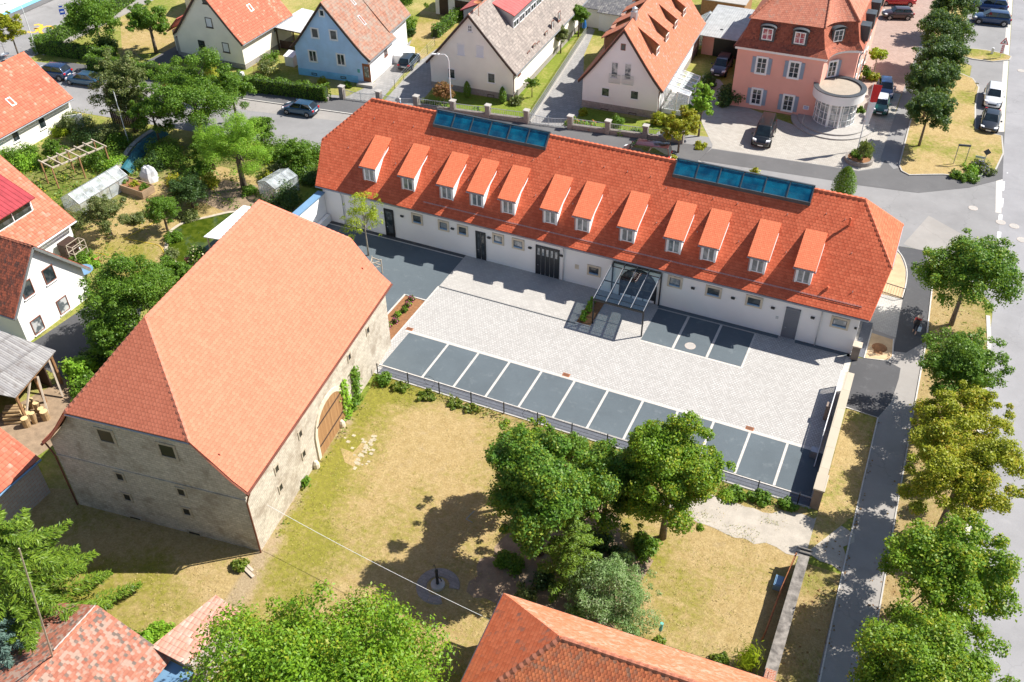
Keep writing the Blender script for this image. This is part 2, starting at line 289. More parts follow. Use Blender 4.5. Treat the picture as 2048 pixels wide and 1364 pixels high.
M['turf_green'] = turf('greener garden grass', (.42, .34, .13), (.50, .42, .17), (.13, .18, .02), .40, .56)
M['turf_lush'] = turf('watered lawn', (.30, .29, .07), (.36, .34, .09), (.12, .18, .02), .30, .5, bf=.1)
M['turf_verge'] = turf('verge grass', (.44, .32, .14), (.54, .41, .20), (.17, .19, .03), .48, .60, gs=.22)
M['turf_leaf'] = turf('verge grass with fallen leaves', (.38, .275, .12), (.46, .35, .18), (.16, .165, .03), .48, .62, bare=(.30, .16, .06), bf=.5)
M['road'] = asphalt('pale worn asphalt', (.29, .285, .295), (.43, .42, .42), .2, .25, .2); M['road2'] = asphalt('grey street asphalt', (.25, .245, .245), (.40, .39, .38), .18, .2, .3)
M['walk'] = asphalt('footway asphalt', (.13, .128, .13), (.26, .25, .25), .15); M['walk_new'] = asphalt('new dark asphalt', (.085, .085, .09), (.3, .3, .3), .18)
M['path_old'] = asphalt('pale footpath asphalt', (.31, .29, .27), (.5, .48, .45), .15, .25, .3)
M['bay'] = asphalt('dark blue grey bay paving', (.112, .138, .156), (.27, .30, .31), .28, .45)
M['setts'] = pavers('pale granite setts', (.40, .385, .365), (.50, .485, .465), (.25, .24, .23), .22, .18, .018, .35, .12)
M['setts_smooth'] = pavers('pale paving slabs', (.41, .39, .365), (.48, .46, .43), (.30, .285, .265), .3, .2, .014, .2, .3)
M['band'] = pavers('pale border stones', (.52, .49, .45), (.60, .57, .53), (.38, .36, .33), .3, .21, .01)
M['kerb'] = pavers('concrete kerb', (.44, .42, .39), (.50, .48, .44), (.30, .28, .25), 1.0, 3, .012, .2, .4)
M['block_pave'] = pavers('grey block paving', (.38, .35, .31), (.47, .44, .395), (.27, .25, .225), .4, .2, .016, .3, .25)
M['pave_red'] = pavers('reddish block paving', (.36, .25, .205), (.44, .32, .27), (.27, .2, .17), .3, .2, .016, .3, .3)
M['slabs'] = pavers('grey concrete slabs', (.27, .265, .26), (.34, .33, .32), (.2, .19, .18), .5, .5, .02, .3, .3)
M['mark_white'] = plain('white road paint', (.80, .80, .80), .7, .06, 4); M['mark_yellow'] = plain('yellow road paint', (.80, .42, .03), .7, .1, 4)
M['hedge_core'] = plain('dark inner twigs', (.025, .045, .012), .95, .3, 4); M['barn_frame'] = plain('barn window stone', (.40, .345, .265), .9, .15, 3); M['concrete'] = plain('cast concrete', (.38, .36, .335), .85, .1, 3); M['cast_iron'] = plain('manhole iron', (.42, .37, .33), .6, .15, 6)
M['brick_red'] = pavers('red brick', (.34, .11, .06), (.42, .16, .09), (.45, .4, .35), .25, .085, .012)
M['block_grey'] = pavers('bare concrete block', (.44, .41, .37), (.52, .48, .43), (.50, .22, .13), .5, .25, .014, .3)
M['water'] = glassy('green pond water', (.045, .07, .006), .06, (.085, .11, .012), .8)
M['rubber'] = plain('tyre rubber', (.015, .015, .016), .8, .1); M['rim'] = plain('alloy rim', (.5, .5, .52), .3, .05, metal=.8)
M['car_glass'] = glassy('car glass', (.008, .012, .014), .03, (.02, .035, .04), .4); M['lamp_red'] = plain('red lamp lens', (.45, .01, .015), .2, .05); M['lamp_clear'] = plain('clear lamp lens', (.75, .77, .8), .15, .03)
M['plate'] = plain('number plate', (.78, .78, .76), .5, .02); M['trim_dark'] = plain('dark plastic trim', (.02, .02, .022), .5, .1)
M['tarp'] = plain('grey white tarpaulin', (.55, .56, .58), .45, .1, 3, bump=.7, bsc=5); M['teal'] = plain('teal netting', (.01, .10, .13), .7, .4, 3, bump=.6, bsc=6)
M['yellow_hose'] = plain('yellow hose', (.70, .52, .03), .5, .05); M['red'] = plain('red cloth', (.60, .03, .03), .8, .08); M['cloth_white'] = plain('white cloth', (.8, .8, .8), .8, .04)
M['sign_blue'] = plain('blue sign face', (.02, .09, .50), .5, .05); M['sign_red'] = plain('red sign face', (.62, .03, .03), .5, .05); M['sign_back'] = plain('dark sign back', (.06, .065, .07), .5, .1)
M['blue_plastic'] = plain('bright blue canvas', (.02, .16, .50), .5, .1); M['turq'] = plain('turquoise paint', (.10, .38, .36), .6, .1)
L = {}
L['mid'] = foliage('mid green leaves', (.06, .15, .012), (.16, .28, .025))
L['dark'] = foliage('dark green leaves', (.028, .075, .02), (.085, .155, .04))
L['chestnut'] = foliage('deep green leaves', (.04, .13, .014), (.16, .30, .030), (.28, .35, .025), .35)
L['maple'] = foliage('yellowing maple leaves', (.10, .20, .012), (.24, .33, .022), (.38, .37, .025), .4)
L['gold'] = foliage('gold green leaves', (.22, .27, .014), (.40, .41, .025), (.50, .36, .028), .35)
L['bright'] = foliage('bright green leaves', (.14, .32, .016), (.28, .48, .04), (.33, .42, .05), .2)
L['linden'] = foliage('fresh linden leaves', (.085, .20, .012), (.23, .36, .022), (.40, .40, .025), .3)
L['walnut'] = foliage('walnut leaves', (.10, .235, .012), (.24, .40, .022), (.36, .36, .03), .25)
L['willow'] = foliage('silvery willow leaves', (.13, .25, .06), (.27, .40, .15), (.44, .50, .30), .3)
L['spruce'] = foliage('spruce needles', (.06, .13, .01), (.18, .27, .02), trans=.12); L['bluespruce'] = foliage('blue spruce needles', (.06, .12, .09), (.14, .22, .19), trans=.1)
L['hedge'] = foliage('hedge leaves', (.065, .16, .013), (.16, .28, .025)); L['olive'] = foliage('grey green leaves', (.085, .125, .035), (.20, .24, .075), (.26, .25, .10), .3)
L['bronze'] = foliage('bronze leaves', (.20, .08, .035), (.32, .16, .065)); L['lime'] = foliage('lime yellow leaves', (.26, .37, .014), (.44, .50, .025))
L['weeds'] = foliage('weedy leaves', (.085, .15, .015), (.20, .27, .03), (.36, .28, .07), .3)
L['straw'] = foliage('straw blades', (.42, .31, .12), (.62, .48, .24), (.24, .25, .04), .4, trans=.2); L['grass'] = foliage('grass blades', (.15, .21, .02), (.28, .32, .04), (.42, .34, .11), .3)
L['pink'] = foliage('pink petals', (.55, .08, .25), (.70, .20, .40)); L['lavender'] = foliage('lavender flowers', (.25, .20, .42), (.42, .36, .58)); L['cream'] = foliage('cream flowers', (.50, .45, .22), (.68, .62, .38)); L['redf'] = foliage('red flowers', (.55, .04, .03), (.68, .12, .06))

# ------------------------------------------------------------------ mesh builder (all geometry written in world metres)
def V3(p): return Vector(p) if len(p) == 3 else Vector((p[0], p[1], 0))
class MB:
    def __init__(s): s.v = []; s.f = []; s.m = []
    def poly(s, P, m=0):
        i = len(s.v); s.v += [Vector(p) for p in P]; s.f.append(list(range(i, i+len(P)))); s.m.append(m); return s
    def hull8(s, P, m=0):
        i = len(s.v); s.v += [Vector(p) for p in P]
        for q in ((3, 2, 1, 0), (4, 5, 6, 7), (0, 1, 5, 4), (1, 2, 6, 5), (2, 3, 7, 6), (3, 0, 4, 7)): s.f.append([i+k for k in q]); s.m.append(m)
        return s
    def box(s, x0, y0, z0, x1, y1, z1, m=0):
        return s.hull8([(x0, y0, z0), (x1, y0, z0), (x1, y1, z0), (x0, y1, z0), (x0, y0, z1), (x1, y0, z1), (x1, y1, z1), (x0, y1, z1)], m)
    def obox(s, o, t, n, a0, a1, d0, d1, z0, z1, m=0):
        """box on a wall: a along tangent t, d along outward normal n, z above o"""
        o, t, n = Vector(o), Vector(t), Vector(n); k = Vector((0, 0, 1))
        P = [o+t*a+n*d+k*z for z in (z0, z1) for a, d in ((a0, d1), (a1, d1), (a1, d0), (a0, d0))]
        return s.hull8(P, m)
    def beam(s, a, b, w, h=None, m=0, upv=(0, 0, 1)):
        a, b = Vector(a), Vector(b); h = h or w; d = (b-a).normalized(); x = d.cross(Vector(upv))
        if x.length < 1e-4: x = d.cross(Vector((1, 0, 0)))
        x.normalize(); y = x.cross(d).normalized(); x *= w/2; y *= h/2
        return s.hull8([a-x-y, a+x-y, a+x+y, a-x+y, b-x-y, b+x-y, b+x+y, b-x+y], m)
    def prism(s, P, z0, z1, m=0, cap0=False, mtop=None):
        P = [Vector((p[0], p[1], 0)) for p in P]; A = sum(P[i].x*P[(i+1) % len(P)].y-P[(i+1) % len(P)].x*P[i].y for i in range(len(P)))
        if A < 0: P = P[::-1]
        n = len(P); i = len(s.v); s.v += [Vector((p.x, p.y, z0)) for p in P]+[Vector((p.x, p.y, z1)) for p in P]
        for k in range(n): s.f.append([i+k, i+(k+1) % n, i+n+(k+1) % n, i+n+k]); s.m.append(m)
        s.f.append([i+n+k for k in range(n)]); s.m.append(m if mtop is None else mtop)
        if cap0: s.f.append([i+k for k in range(n)][::-1]); s.m.append(m)
        return s
    def tube(s, path, r, n=8, m=0, cap=True):
        path = [Vector(p) for p in path]; rs = r if hasattr(r, '__len__') else [r]*len(path); i = len(s.v); prev = None
        for k, p in enumerate(path):
            d = (path[min(k+1, len(path)-1)]-path[max(k-1, 0)]).normalized()
            x = (prev - d*prev.dot(d)) if prev is not None else d.cross(Vector((0, 0, 1)))
            if x.length < 1e-3: x = d.cross(Vector((1, 0, 0)))
            x.normalize(); prev = x; y = d.cross(x)
            for j in range(n): a = 2*math.pi*j/n; s.v.append(p+(x*math.cos(a)+y*math.sin(a))*rs[k])
        for k in range(len(path)-1):
            for j in range(n): a = i+k*n; s.f.append([a+j, a+(j+1) % n, a+n+(j+1) % n, a+n+j]); s.m.append(m)
        if cap: s.f.append([i+j for j in range(n)][::-1]); s.m.append(m); a = i+(len(path)-1)*n; s.f.append([a+j for j in range(n)]); s.m.append(m)
        return s
    def lathe(s, c, prof, n=24, m=0, a0=0.0, a1=2*math.pi):
        c = Vector(c); i = len(s.v); full = abs(a1-a0-2*math.pi) < 1e-6; k = n if full else n+1
        for r, z in prof:
            for j in range(k): a = a0+(a1-a0)*j/n; s.v.append(c+Vector((r*math.cos(a), r*math.sin(a), z)))
        for q in range(len(prof)-1):
            for j in range(n): b = i+q*k; s.f.append([b+j, b+(j+1) % k, b+k+(j+1) % k, b+k+j]); s.m.append(m)
        return s
    def build(s, name, mat, parent=None, loc=None, solid=0.0, bevel=0.0, smooth=False, recalc=False, keepz=False):
        if parent is not None: loc = parent.matrix_world.translation if parent.get('_o') is None else Vector(parent['_o'])
        elif loc is None:
            xs = [v.x for v in s.v]; ys = [v.y for v in s.v]; zs = [v.z for v in s.v]; loc = Vector(((min(xs)+max(xs))/2, (min(ys)+max(ys))/2, min(zs)))
        loc = Vector(loc); me = bpy.data.meshes.new(name)
        me.from_pydata([tuple(v-loc) for v in s.v], [], s.f); mats = mat if isinstance(mat, (list, tuple)) else [mat]
        for k in mats: me.materials.append(k)
        me.polygons.foreach_set('material_index', s.m)
        if solid or bevel or recalc:
            bm = bmesh.new(); bm.from_mesh(me); bmesh.ops.remove_doubles(bm, verts=bm.verts, dist=1e-4)
            if solid: bmesh.ops.recalc_face_normals(bm, faces=bm.faces); bmesh.ops.solidify(bm, geom=bm.faces[:], thickness=solid)
            if bevel: bmesh.ops.bevel(bm, geom=bm.edges[:], offset=bevel, segments=2, affect='EDGES', profile=.6, clamp_overlap=True)
            if recalc: bmesh.ops.recalc_face_normals(bm, faces=bm.faces)
            bm.to_mesh(me); bm.free()
        if smooth: me.polygons.foreach_set('use_smooth', [True]*len(me.polygons))
        uvmap(me, loc)
        o = bpy.data.objects.new(name, me); COL.objects.link(o)
        if parent is not None: o.parent = parent; o['_o'] = tuple(loc)
        else: o.location = loc; o['_o'] = tuple(loc)
        return o
def uvmap(me, loc):
    """metres along / up each face, so brick, tile and board patterns lie true"""
    uv = me.uv_layers.new(name='UVMap').data; loc = Vector(loc); vs_ = me.vertices
    out = np.empty(len(me.loops)*2, dtype=np.float32)
    for p in me.polygons:
        n = p.normal
        if abs(n.z) > .985 or n.length < .1: u, v = Vector((1, 0, 0)), Vector((0, 1, 0))
        else: u = Vector((-n.y, n.x, 0)).normalized(); v = n.cross(u)
        for li in p.loop_indices:
            q = vs_[me.loops[li].vertex_index].co+loc; out[li*2] = q.dot(u); out[li*2+1] = q.dot(v)
    uv.foreach_set('uv', out)
def empty(name, label, cat, loc, group=None):
    o = bpy.data.objects.new(name, None); COL.objects.link(o); o.location = Vector(loc); o['_o'] = tuple(Vector(loc)); o.empty_display_size = .3
    return tag(o, label, cat, group)
def tag(o, label, cat, group=None):
    o['label'] = label; o['category'] = cat
    if group: o['group'] = group
    return o
def struct(o): o['kind'] = 'structure'; return o
def copy_tree(src, loc, rotz=None, scale=None, label=None, group=None):
    c = src.copy(); COL.objects.link(c); c.location = loc
    if rotz is not None: c.rotation_euler = (0, 0, rotz)
    if scale is not None: c.scale = scale if hasattr(scale, '__len__') else (scale,)*3
    if label: c['label'] = label
    if group: c['group'] = group
    for ch in list(src.children):
        d = ch.copy(); COL.objects.link(d); d.parent = c
        for g in list(ch.children): e = g.copy(); COL.objects.link(e); e.parent = d
    return c
def sheet(name, P, z, mat, kind=True):
    P = [Vector((p[0], p[1], z)) for p in P]; A = sum(P[i].x*P[(i+1) % len(P)].y-P[(i+1) % len(P)].x*P[i].y for i in range(len(P)))
    if A < 0: P = P[::-1]
    o = MB().poly(P).build(name, mat); return struct(o) if kind else o
def strip(path, w, side=0):
    """outline of a band of width w along a path (side -1/0/1 offsets it)"""
    path = [Vector((p[0], p[1])) for p in path]; Lp, Rp = [], []
    for i, p in enumerate(path):
        d = (path[min(i+1, len(path)-1)]-path[max(i-1, 0)]).normalized(); n = Vector((-d.y, d.x))
        Lp.append(p+n*(w/2+side*w/2)); Rp.append(p-n*(w/2-side*w/2))
    return Lp, Rp
def kerb(name, path, w=.15, z=.12, mat='kerb'):
    Lp, Rp = strip(path, w); mb = MB()
    for i in range(len(path)-1):
        P = [Rp[i], Rp[i+1], Lp[i+1], Lp[i]]; mb.hull8([(p.x, p.y, -.05) for p in P]+[(p.x, p.y, z) for p in P])
    return struct(mb.build(name, M[mat]))
def smooth_path(P, n=6):
    P = [Vector(p) for p in P]; out = []
    for i in range(len(P)-1):
        a, b, c, d = P[max(i-1, 0)], P[i], P[i+1], P[min(i+2, len(P)-1)]
        for k in range(n):
            t = k/n; out.append(.5*((2*b)+(c-a)*t+(2*a-5*b+4*c-d)*t*t+(3*b-3*c+d-a)*t**3))
    return out+[P[-1]]

# ------------------------------------------------------------------ leaves and trees
def quads_mesh(name, C, Nrm, size, aspect, mat, loc, rng, droop=None, tdir=None):
    """one small pointed leaf face per row of C, facing Nrm"""
    n = len(C); r = rng.normal(size=(n, 3)); T = np.cross(Nrm, r) if tdir is None else tdir+r*.25; T /= np.linalg.norm(T, axis=1, keepdims=True)+1e-9
    if droop is not None: T = T*(1-droop)+np.array([0, 0, -1.0])*droop; T /= np.linalg.norm(T, axis=1, keepdims=True)+1e-9
    B = np.cross(Nrm, T); B /= np.linalg.norm(B, axis=1, keepdims=True)+1e-9
    s = (size*rng.uniform(.5, 1.5, n))[:, None]; w = s*aspect
    fold = Nrm*s*rng.uniform(-.18, .18, n)[:, None]
    P = np.stack([C-T*s*.5, C+B*w*.5+fold, C+T*s*.5, C-B*w*.5+fold], 1).reshape(-1, 3)-np.array(loc)
    me = bpy.data.meshes.new(name); me.vertices.add(4*n); me.vertices.foreach_set('co', P.astype(np.float32).ravel())
    me.loops.add(4*n); me.loops.foreach_set('vertex_index', np.arange(4*n, dtype=np.int32)); me.polygons.add(n)
    me.polygons.foreach_set('loop_start', np.arange(0, 4*n, 4, dtype=np.int32)); me.polygons.foreach_set('loop_total', np.full(n, 4, dtype=np.int32))
    me.update(calc_edges=True); me.materials.append(mat)
    a = me.attributes.new('rnd', 'FLOAT', 'FACE'); a.data.foreach_set('value', rng.random(n).astype(np.float32)); return me
def leaf_obj(name, me, parent=None, loc=(0, 0, 0)):
    o = bpy.data.objects.new(name, me); COL.objects.link(o)
    if parent is not None: o.parent = parent
    else: o.location = loc
    return o
def unit(n, rng):
    d = rng.normal(size=(n, 3)); return d/np.linalg.norm(d, axis=1, keepdims=True)
def crown_points(kind, rx, rz, zc, n, rng):
    """leaf positions and facings for one crown about the origin"""
    if kind in ('round', 'open', 'willow'):
        nb = {'round': 60, 'open': 40, 'willow': 40}[kind]
        d = unit(nb, rng); d[:, 2] = np.where(d[:, 2] < -.55, -d[:, 2], d[:, 2])
        rad = rng.uniform(.38, .86, nb) if kind != 'open' else rng.uniform(.35, .95, nb)
        lob = 1+.13*np.sin(np.arctan2(d[:, 1], d[:, 0])*3+rng.uniform(0, 6))+rng.uniform(-.1, .1, nb)
        bc = d*(rad*lob)[:, None]*np.array([rx, rx, rz])+np.array([0, 0, zc])
        br = rng.uniform(.15, .30, nb)*rx*(.85 if kind == 'open' else 1)
        nt = nb//2; dt = unit(nt, rng); dt[:, 2] = np.where(dt[:, 2] < -.4, -dt[:, 2], dt[:, 2]); bc = np.concatenate([bc, dt*rng.uniform(.85, 1.1, nt)[:, None]*np.array([rx, rx, rz])+np.array([0, 0, zc])]); br = np.concatenate([br, rng.uniform(.07, .14, nt)*rx]); nb += nt
        k = rng.choice(nb, n, p=br**2/np.sum(br**2)); dd = unit(n, rng); dd[:, 2] = np.where(rng.random(n) < .6, np.abs(dd[:, 2]), dd[:, 2])
        rr = np.clip(rng.normal(.86, .2, n), .25, 1.3)
        C = bc[k]+dd*(rr*br[k])[:, None]*np.array([1, 1, .8]); Nn = dd*.75+unit(n, rng)*.75+np.array([0, 0, .35])
        return C, Nn, bc
    if kind == 'cone':
        t = 1-np.sqrt(rng.random(n)); z = zc-rz+2*rz*t; a = rng.uniform(0, 6.283, n); r = rx*(1-t)**.8*(rng.uniform(.55, 1.05, n))*(1+.18*np.sin(a*5+z*2.5))
        C = np.stack([r*np.cos(a), r*np.sin(a), z+rng.normal(0, .1, n)], 1); Nn = np.stack([np.cos(a), np.sin(a), np.full(n, .7)], 1)+unit(n, rng)*.7
        return C, Nn, np.array([[0, 0, zc]])
    if kind == 'column':
        z = rng.uniform(0, 1, n); a = rng.uniform(0, 6.283, n); r = rx*np.sin(np.clip(z, .03, 1)**.7*3.14159)**.6*rng.uniform(.5, 1.1, n)
        C = np.stack([r*np.cos(a), r*np.sin(a), zc-rz+2*rz*z], 1); Nn = np.stack([np.cos(a), np.sin(a), np.full(n, .5)], 1)+unit(n, rng)*.7
        return C, Nn, np.array([[0, 0, zc]])
def spruce_points(rx, rz, zc, n, rng):
    """long sagging boughs, each fringed with hanging side twigs"""
    C, Nn, T = [], [], []; nb = 64; ht = zc+rz; per = max(20, n//nb)
    for i in range(nb):
        t = (i+.5)/nb; z = .9+(ht-1.0)*t; Lb = rx*(1-t)**.55*rng.uniform(.7, 1.2)+.3; a = i*2.399+rng.uniform(-.35, .35); u = np.array([math.cos(a), math.sin(a), 0]); sd = np.array([-u[1], u[0], 0])
        k = int(per*(.35+1.1*(1-t))); s = rng.random(k)**.75; side = rng.choice([-1, 1], k); q = rng.random(k); wl = (.15+.42*np.sin(np.clip(s*2.9+.25, 0, 3.14)))*min(1, Lb*.35)
        zb = z-.30*Lb*s*s+.16*Lb*s**3; hang = (rng.random(k) < .35); off = q*wl
        P = u*(s*Lb+off*.5)[:, None]+sd*(side*off*np.where(hang, .25, 1))[:, None]; P[:, 2] = zb-off*np.where(hang, 1.5, .25)+rng.normal(0, .03, k); C.append(P)
        d = u*.6+sd*(side*np.where(hang, .2, .8))[:, None]; d[:, 2] = np.where(hang, -1.2, -.15); T.append(d); Nn.append(np.array([0, 0, 1.0])+unit(k, rng)*.5)
    return np.concatenate(C), np.concatenate(Nn), np.array([[0, 0, zc]]), np.concatenate(T)
def trunk_mb(h, r, tips, rng, lean=0.0):
    mb = MB(); top = Vector((lean, lean*.4, h)); mb.tube([(0, 0, -.1), (lean*.2, 0, h*.3), (lean*.6, lean*.2, h*.7), top], [r*1.25, r*.95, r*.75, r*.5], 8)
    for t in tips:
        t = Vector(t); s = Vector((lean*.6, lean*.2, h*rng.uniform(.55, .9))); mid = s.lerp(t, .5)+Vector((0, 0, .12*(t-s).length)); mb.tube([s, mid, t], [r*.45, r*.28, r*.08], 5, cap=False)
    return mb
PROTO = {}
def tree(name, label, cat, base, kind, rx, rz, zc, leaf, n, size, group=None, trunk=.16, aspect=.62, seed=None, bark='bark', limbs=9, droop=None, rot=None, lean=0.0):
    """trunk with limbs plus a crown of leaf faces; crowns of one kind share a mesh"""
    base = Vector((base[0], base[1], base[2] if len(base) > 2 else 0)); root = empty(name, label, cat, base, group)
    rng = np.random.default_rng(seed if seed is not None else abs(hash(label)) % 9999 if False else sum(ord(c)*(i+1) for i, c in enumerate(label)) % 99991)
    tdir = None
    if kind == 'spruce': C, Nn, bc, tdir = spruce_points(rx, rz, zc, n, rng)
    else: C, Nn, bc = crown_points(kind, rx, rz, zc, n, rng)
    Nn = Nn/(np.linalg.norm(Nn, axis=1, keepdims=True)+1e-9)
    ok = C[:, 2] > .06; C, Nn = C[ok], Nn[ok]; tdir = tdir[ok] if tdir is not None else None
    if kind == 'willow': droop = .6
    me = quads_mesh('crown', C, Nn, size, aspect, L[leaf], (0, 0, 0), rng, droop, tdir)
    leaf_obj('crown', me, root)
    tips = [b for b in bc[:limbs]] if kind in ('round', 'open', 'willow') else []
    h = max(.4, zc+(.35*rz if kind in ('round', 'open', 'willow') else .8*rz))
    if trunk:
        mb = trunk_mb(h, trunk, tips, rng, lean); t = mb.build('trunk', M[bark], None, loc=(0, 0, 0), smooth=True); t.parent = root
    if rot is not None: root.rotation_euler = (0, 0, rot)
    return root
def tree_px(name, label, cat, cx, cy, rpx, zc, kind, leaf, n, size, ratio=.85, **kw):
    n = int(n*2.9); size *= .6
    p = at(cx, cy, zc); rx = rpx*mpp(p); return tree(name, label, cat, (p.x, p.y), kind, rx, min(rx*ratio, zc*.96), zc, leaf, n, size, **kw)
def bush(name, label, cat, base, rx, h, leaf, n, size=.16, group=None, aspect=.6, ry=None, extra=None, rot=0.0, stems=True):
    base = Vector((base[0], base[1], base[2] if len(base) > 2 else 0)); ry = ry or rx
    rng = np.random.default_rng(sum(ord(c)*(i+3) for i, c in enumerate(label)) % 99991)
    nb = 18; d = unit(nb, rng); d[:, 2] = np.abs(d[:, 2]); bc = d*rng.uniform(.3, .8, nb)[:, None]*np.array([rx, ry, h*.75])+np.array([0, 0, h*.12]); br = rng.uniform(.25, .42, nb)*min(rx, ry, h)
    k = rng.integers(0, nb, n); dd = unit(n, rng); C = bc[k]+dd*(np.clip(rng.normal(.85, .2, n), .2, 1.25)*br[k])[:, None]; C[:, 2] = np.abs(C[:, 2])+.02
    Nn = dd*.7+unit(n, rng)*.7+np.array([0, 0, .4]); Nn /= np.linalg.norm(Nn, axis=1, keepdims=True)
    root = empty(name, label, cat, base, group); root.rotation_euler = (0, 0, rot)
    leaf_obj('foliage', quads_mesh('foliage', C, Nn, size, aspect, L[leaf], (0, 0, 0), rng), root)
    if extra:
        m = max(n//6, 110); sel = rng.integers(0, len(C), m); ee = C[sel]*1.04; leaf_obj('flowers', quads_mesh('flowers', ee, Nn[sel], size*.8, .9, L[extra], (0, 0, 0), rng), root)['kind'] = 'stuff'
    if stems:
        mb = MB()
        for j in range(5): mb.tube([(0, 0, -.05), tuple(Vector(bc[j])*.6), tuple(bc[j])], [.035, .025, .01], 4, cap=False)
        t = mb.build('stem', M['bark'], None, loc=(0, 0, 0)); t.parent = root
    return root
def bush_px(name, label, cat, px, py, rpx, h, leaf, n=900, size=.16, **kw):
    p = at(px, py, h*.5); return bush(name, label, cat, (p.x, p.y), rpx*mpp(p), h, leaf, n, size, **kw)
def hedge(name, label, path, w, h, leaf='hedge', dens=120, size=.14, group=None):
    """clipped hedge: a dark woody core under a skin of leaves"""
    path = [Vector((p[0], p[1], 0)) for p in path]; rng = np.random.default_rng(sum(ord(c)*(i+5) for i, c in enumerate(label)) % 99991)
    root = empty(name, label, 'hedge', path[0]); C, Nn = [], []; core = MB()
    for a, b in zip(path[:-1], path[1:]):
        d = b-a; Ls = d.length; t = np.array(d/Ls); nn = np.array((-t[1], t[0], 0)); core.beam(a+Vector((0, 0, h*.45)), b+Vector((0, 0, h*.45)), w*.8, h*.86)
        n = int(dens*1.5*Ls*(w+2*h)); s = rng.uniform(-w*.3, Ls+w*.3, n); f = rng.random(n)*(w+2*h)
        off = np.where(f < h, -w/2, np.where(f > h+w, w/2, f-h-w/2)); z = np.where(f < h, f, np.where(f > h+w, f-h-w, h)); nz = ((f >= h) & (f <= h+w)).astype(float)
        wob = 1+.10*np.sin(s*2.3+off)+.05*np.sin(s*5.1)
        P = np.array(a)+t*s[:, None]+nn*(off*wob+rng.normal(0, .04, n))[:, None]; P[:, 2] = np.abs(z*wob+rng.normal(0, .05, n))
        C.append(P); Nn.append(nn*(np.sign(off)*(1-nz))[:, None]+np.array([0, 0, 1])*nz[:, None]+unit(n, rng)*.8)
    C, Nn = np.concatenate(C), np.concatenate(Nn); Nn /= np.linalg.norm(Nn, axis=1, keepdims=True)
    leaf_obj('foliage', quads_mesh('foliage', C, Nn, size, .6, L[leaf], path[0], rng), root); core.build('core', M['hedge_core'], root); return root
def scatter(name, polys, dens, size, leaf, up=1.6, seed=3, aspect=.35, zr=.12):
    """uncountable grass or weeds over ground polygons, as one object"""
    rng = np.random.default_rng(seed); allP = []
    for P, k in polys:
        P = np.array([p[:2] for p in P]); lo, hi = P.min(0), P.max(0); n = int(dens*k*np.prod(hi-lo)); q = rng.uniform(lo, hi, (n, 2)); ins = np.zeros(n, bool); j = len(P)-1
        for i in range(len(P)):
            c = (P[i, 1] > q[:, 1]) != (P[j, 1] > q[:, 1]); xx = (P[j, 0]-P[i, 0])*(q[:, 1]-P[i, 1])/(P[j, 1]-P[i, 1]+1e-12)+P[i, 0]; ins ^= c & (q[:, 0] < xx); j = i
        cl = np.sin(q[:, 0]*1.9+np.sin(q[:, 1]*1.3)*2)+np.sin(q[:, 1]*2.3+q[:, 0]*.7)+rng.normal(0, .8, n); allP.append(q[ins & (cl > .1)])
    q = np.concatenate(allP); n = len(q); C = np.column_stack([q, rng.uniform(.03, zr, n)]); Nn = unit(n, rng); Nn[:, 2] = np.abs(Nn[:, 2])*up+.4; Nn /= np.linalg.norm(Nn, axis=1, keepdims=True)
    o = leaf_obj(name, quads_mesh(name, C, Nn, size, aspect, L[leaf], (0, 0, 0), rng)); o['kind'] = 'stuff'; return o

# ------------------------------------------------------------------ building pieces
def window(parent, o, t, n, w, h, frame='frame_white', glass='glass', mull=1, bar=0, fw=.07, surround=None, sill=True, name='window', shutters=None, sw=.16, sillmat=None):
    """o = middle of the lower edge on the wall face; frame stands proud, pane sits behind it"""
    mb = MB(); a = w/2
    for q in ((-a, -a+fw, 0, h), (a-fw, a, 0, h), (-a+fw, a-fw, 0, fw), (-a+fw, a-fw, h-fw, h)): mb.obox(o, t, n, q[0], q[1], -.02, .05, q[2], q[3])
    for i in range(mull): x = -a+w*(i+1)/(mull+1); mb.obox(o, t, n, x-.035, x+.035, -.02, .045, fw, h-fw)
    for i in range(bar): z = h*(i+1)/(bar+1); mb.obox(o, t, n, -a+fw, a-fw, -.02, .04, z-.02, z+.02)
    f = mb.build(name, M[frame], parent)
    MB().obox(o, t, n, -a+fw*.6, a-fw*.6, -.02, .018, fw*.6, h-fw*.6).build('pane', M[glass], f)
    if surround:
        s = MB()
        for q in ((-a-sw, -a, -sw, h+sw), (a, a+sw, -sw, h+sw), (-a, a, h, h+sw), (-a, a, -sw, 0)): s.obox(o, t, n, q[0], q[1], -.02, .075, q[2], q[3])
        s.build('surround', M[surround], f)
    elif sill: MB().obox(o, t, n, -a-.06, a+.06, -.02, .12, -.06, -.001).build('sill', M[sillmat or frame], f)
    if shutters:
        for sg in (-1, 1):
            s = MB(); x0 = sg*(a+.06); x1 = sg*(a+.06+w*.46); s.obox(o, t, n, min(x0, x1), max(x0, x1), .0, .05, -.02, h+.02)
            for k in range(9): z = .08+k*(h-.16)/9; s.obox(o, t, n, min(x0, x1)+.07, max(x0, x1)-.07, .05, .065, z, z+(h-.16)/14)
            s.build('shutter', M[shutters], f)
    return f
def gutter(parent, a, b, mat='zinc', r=.075):
    return MB().tube([a, b], r, 7).build('gutter', M[mat], parent)
def downpipe(parent, top, ground_z=0.0, mat='zinc', r=.05, off=(0, 0, 0)):
    top = Vector(top); w = top+Vector(off); return MB().tube([top, w+Vector((0, 0, -.45)), Vector((w.x, w.y, ground_z))], r, 7).build('downpipe', M[mat], parent)
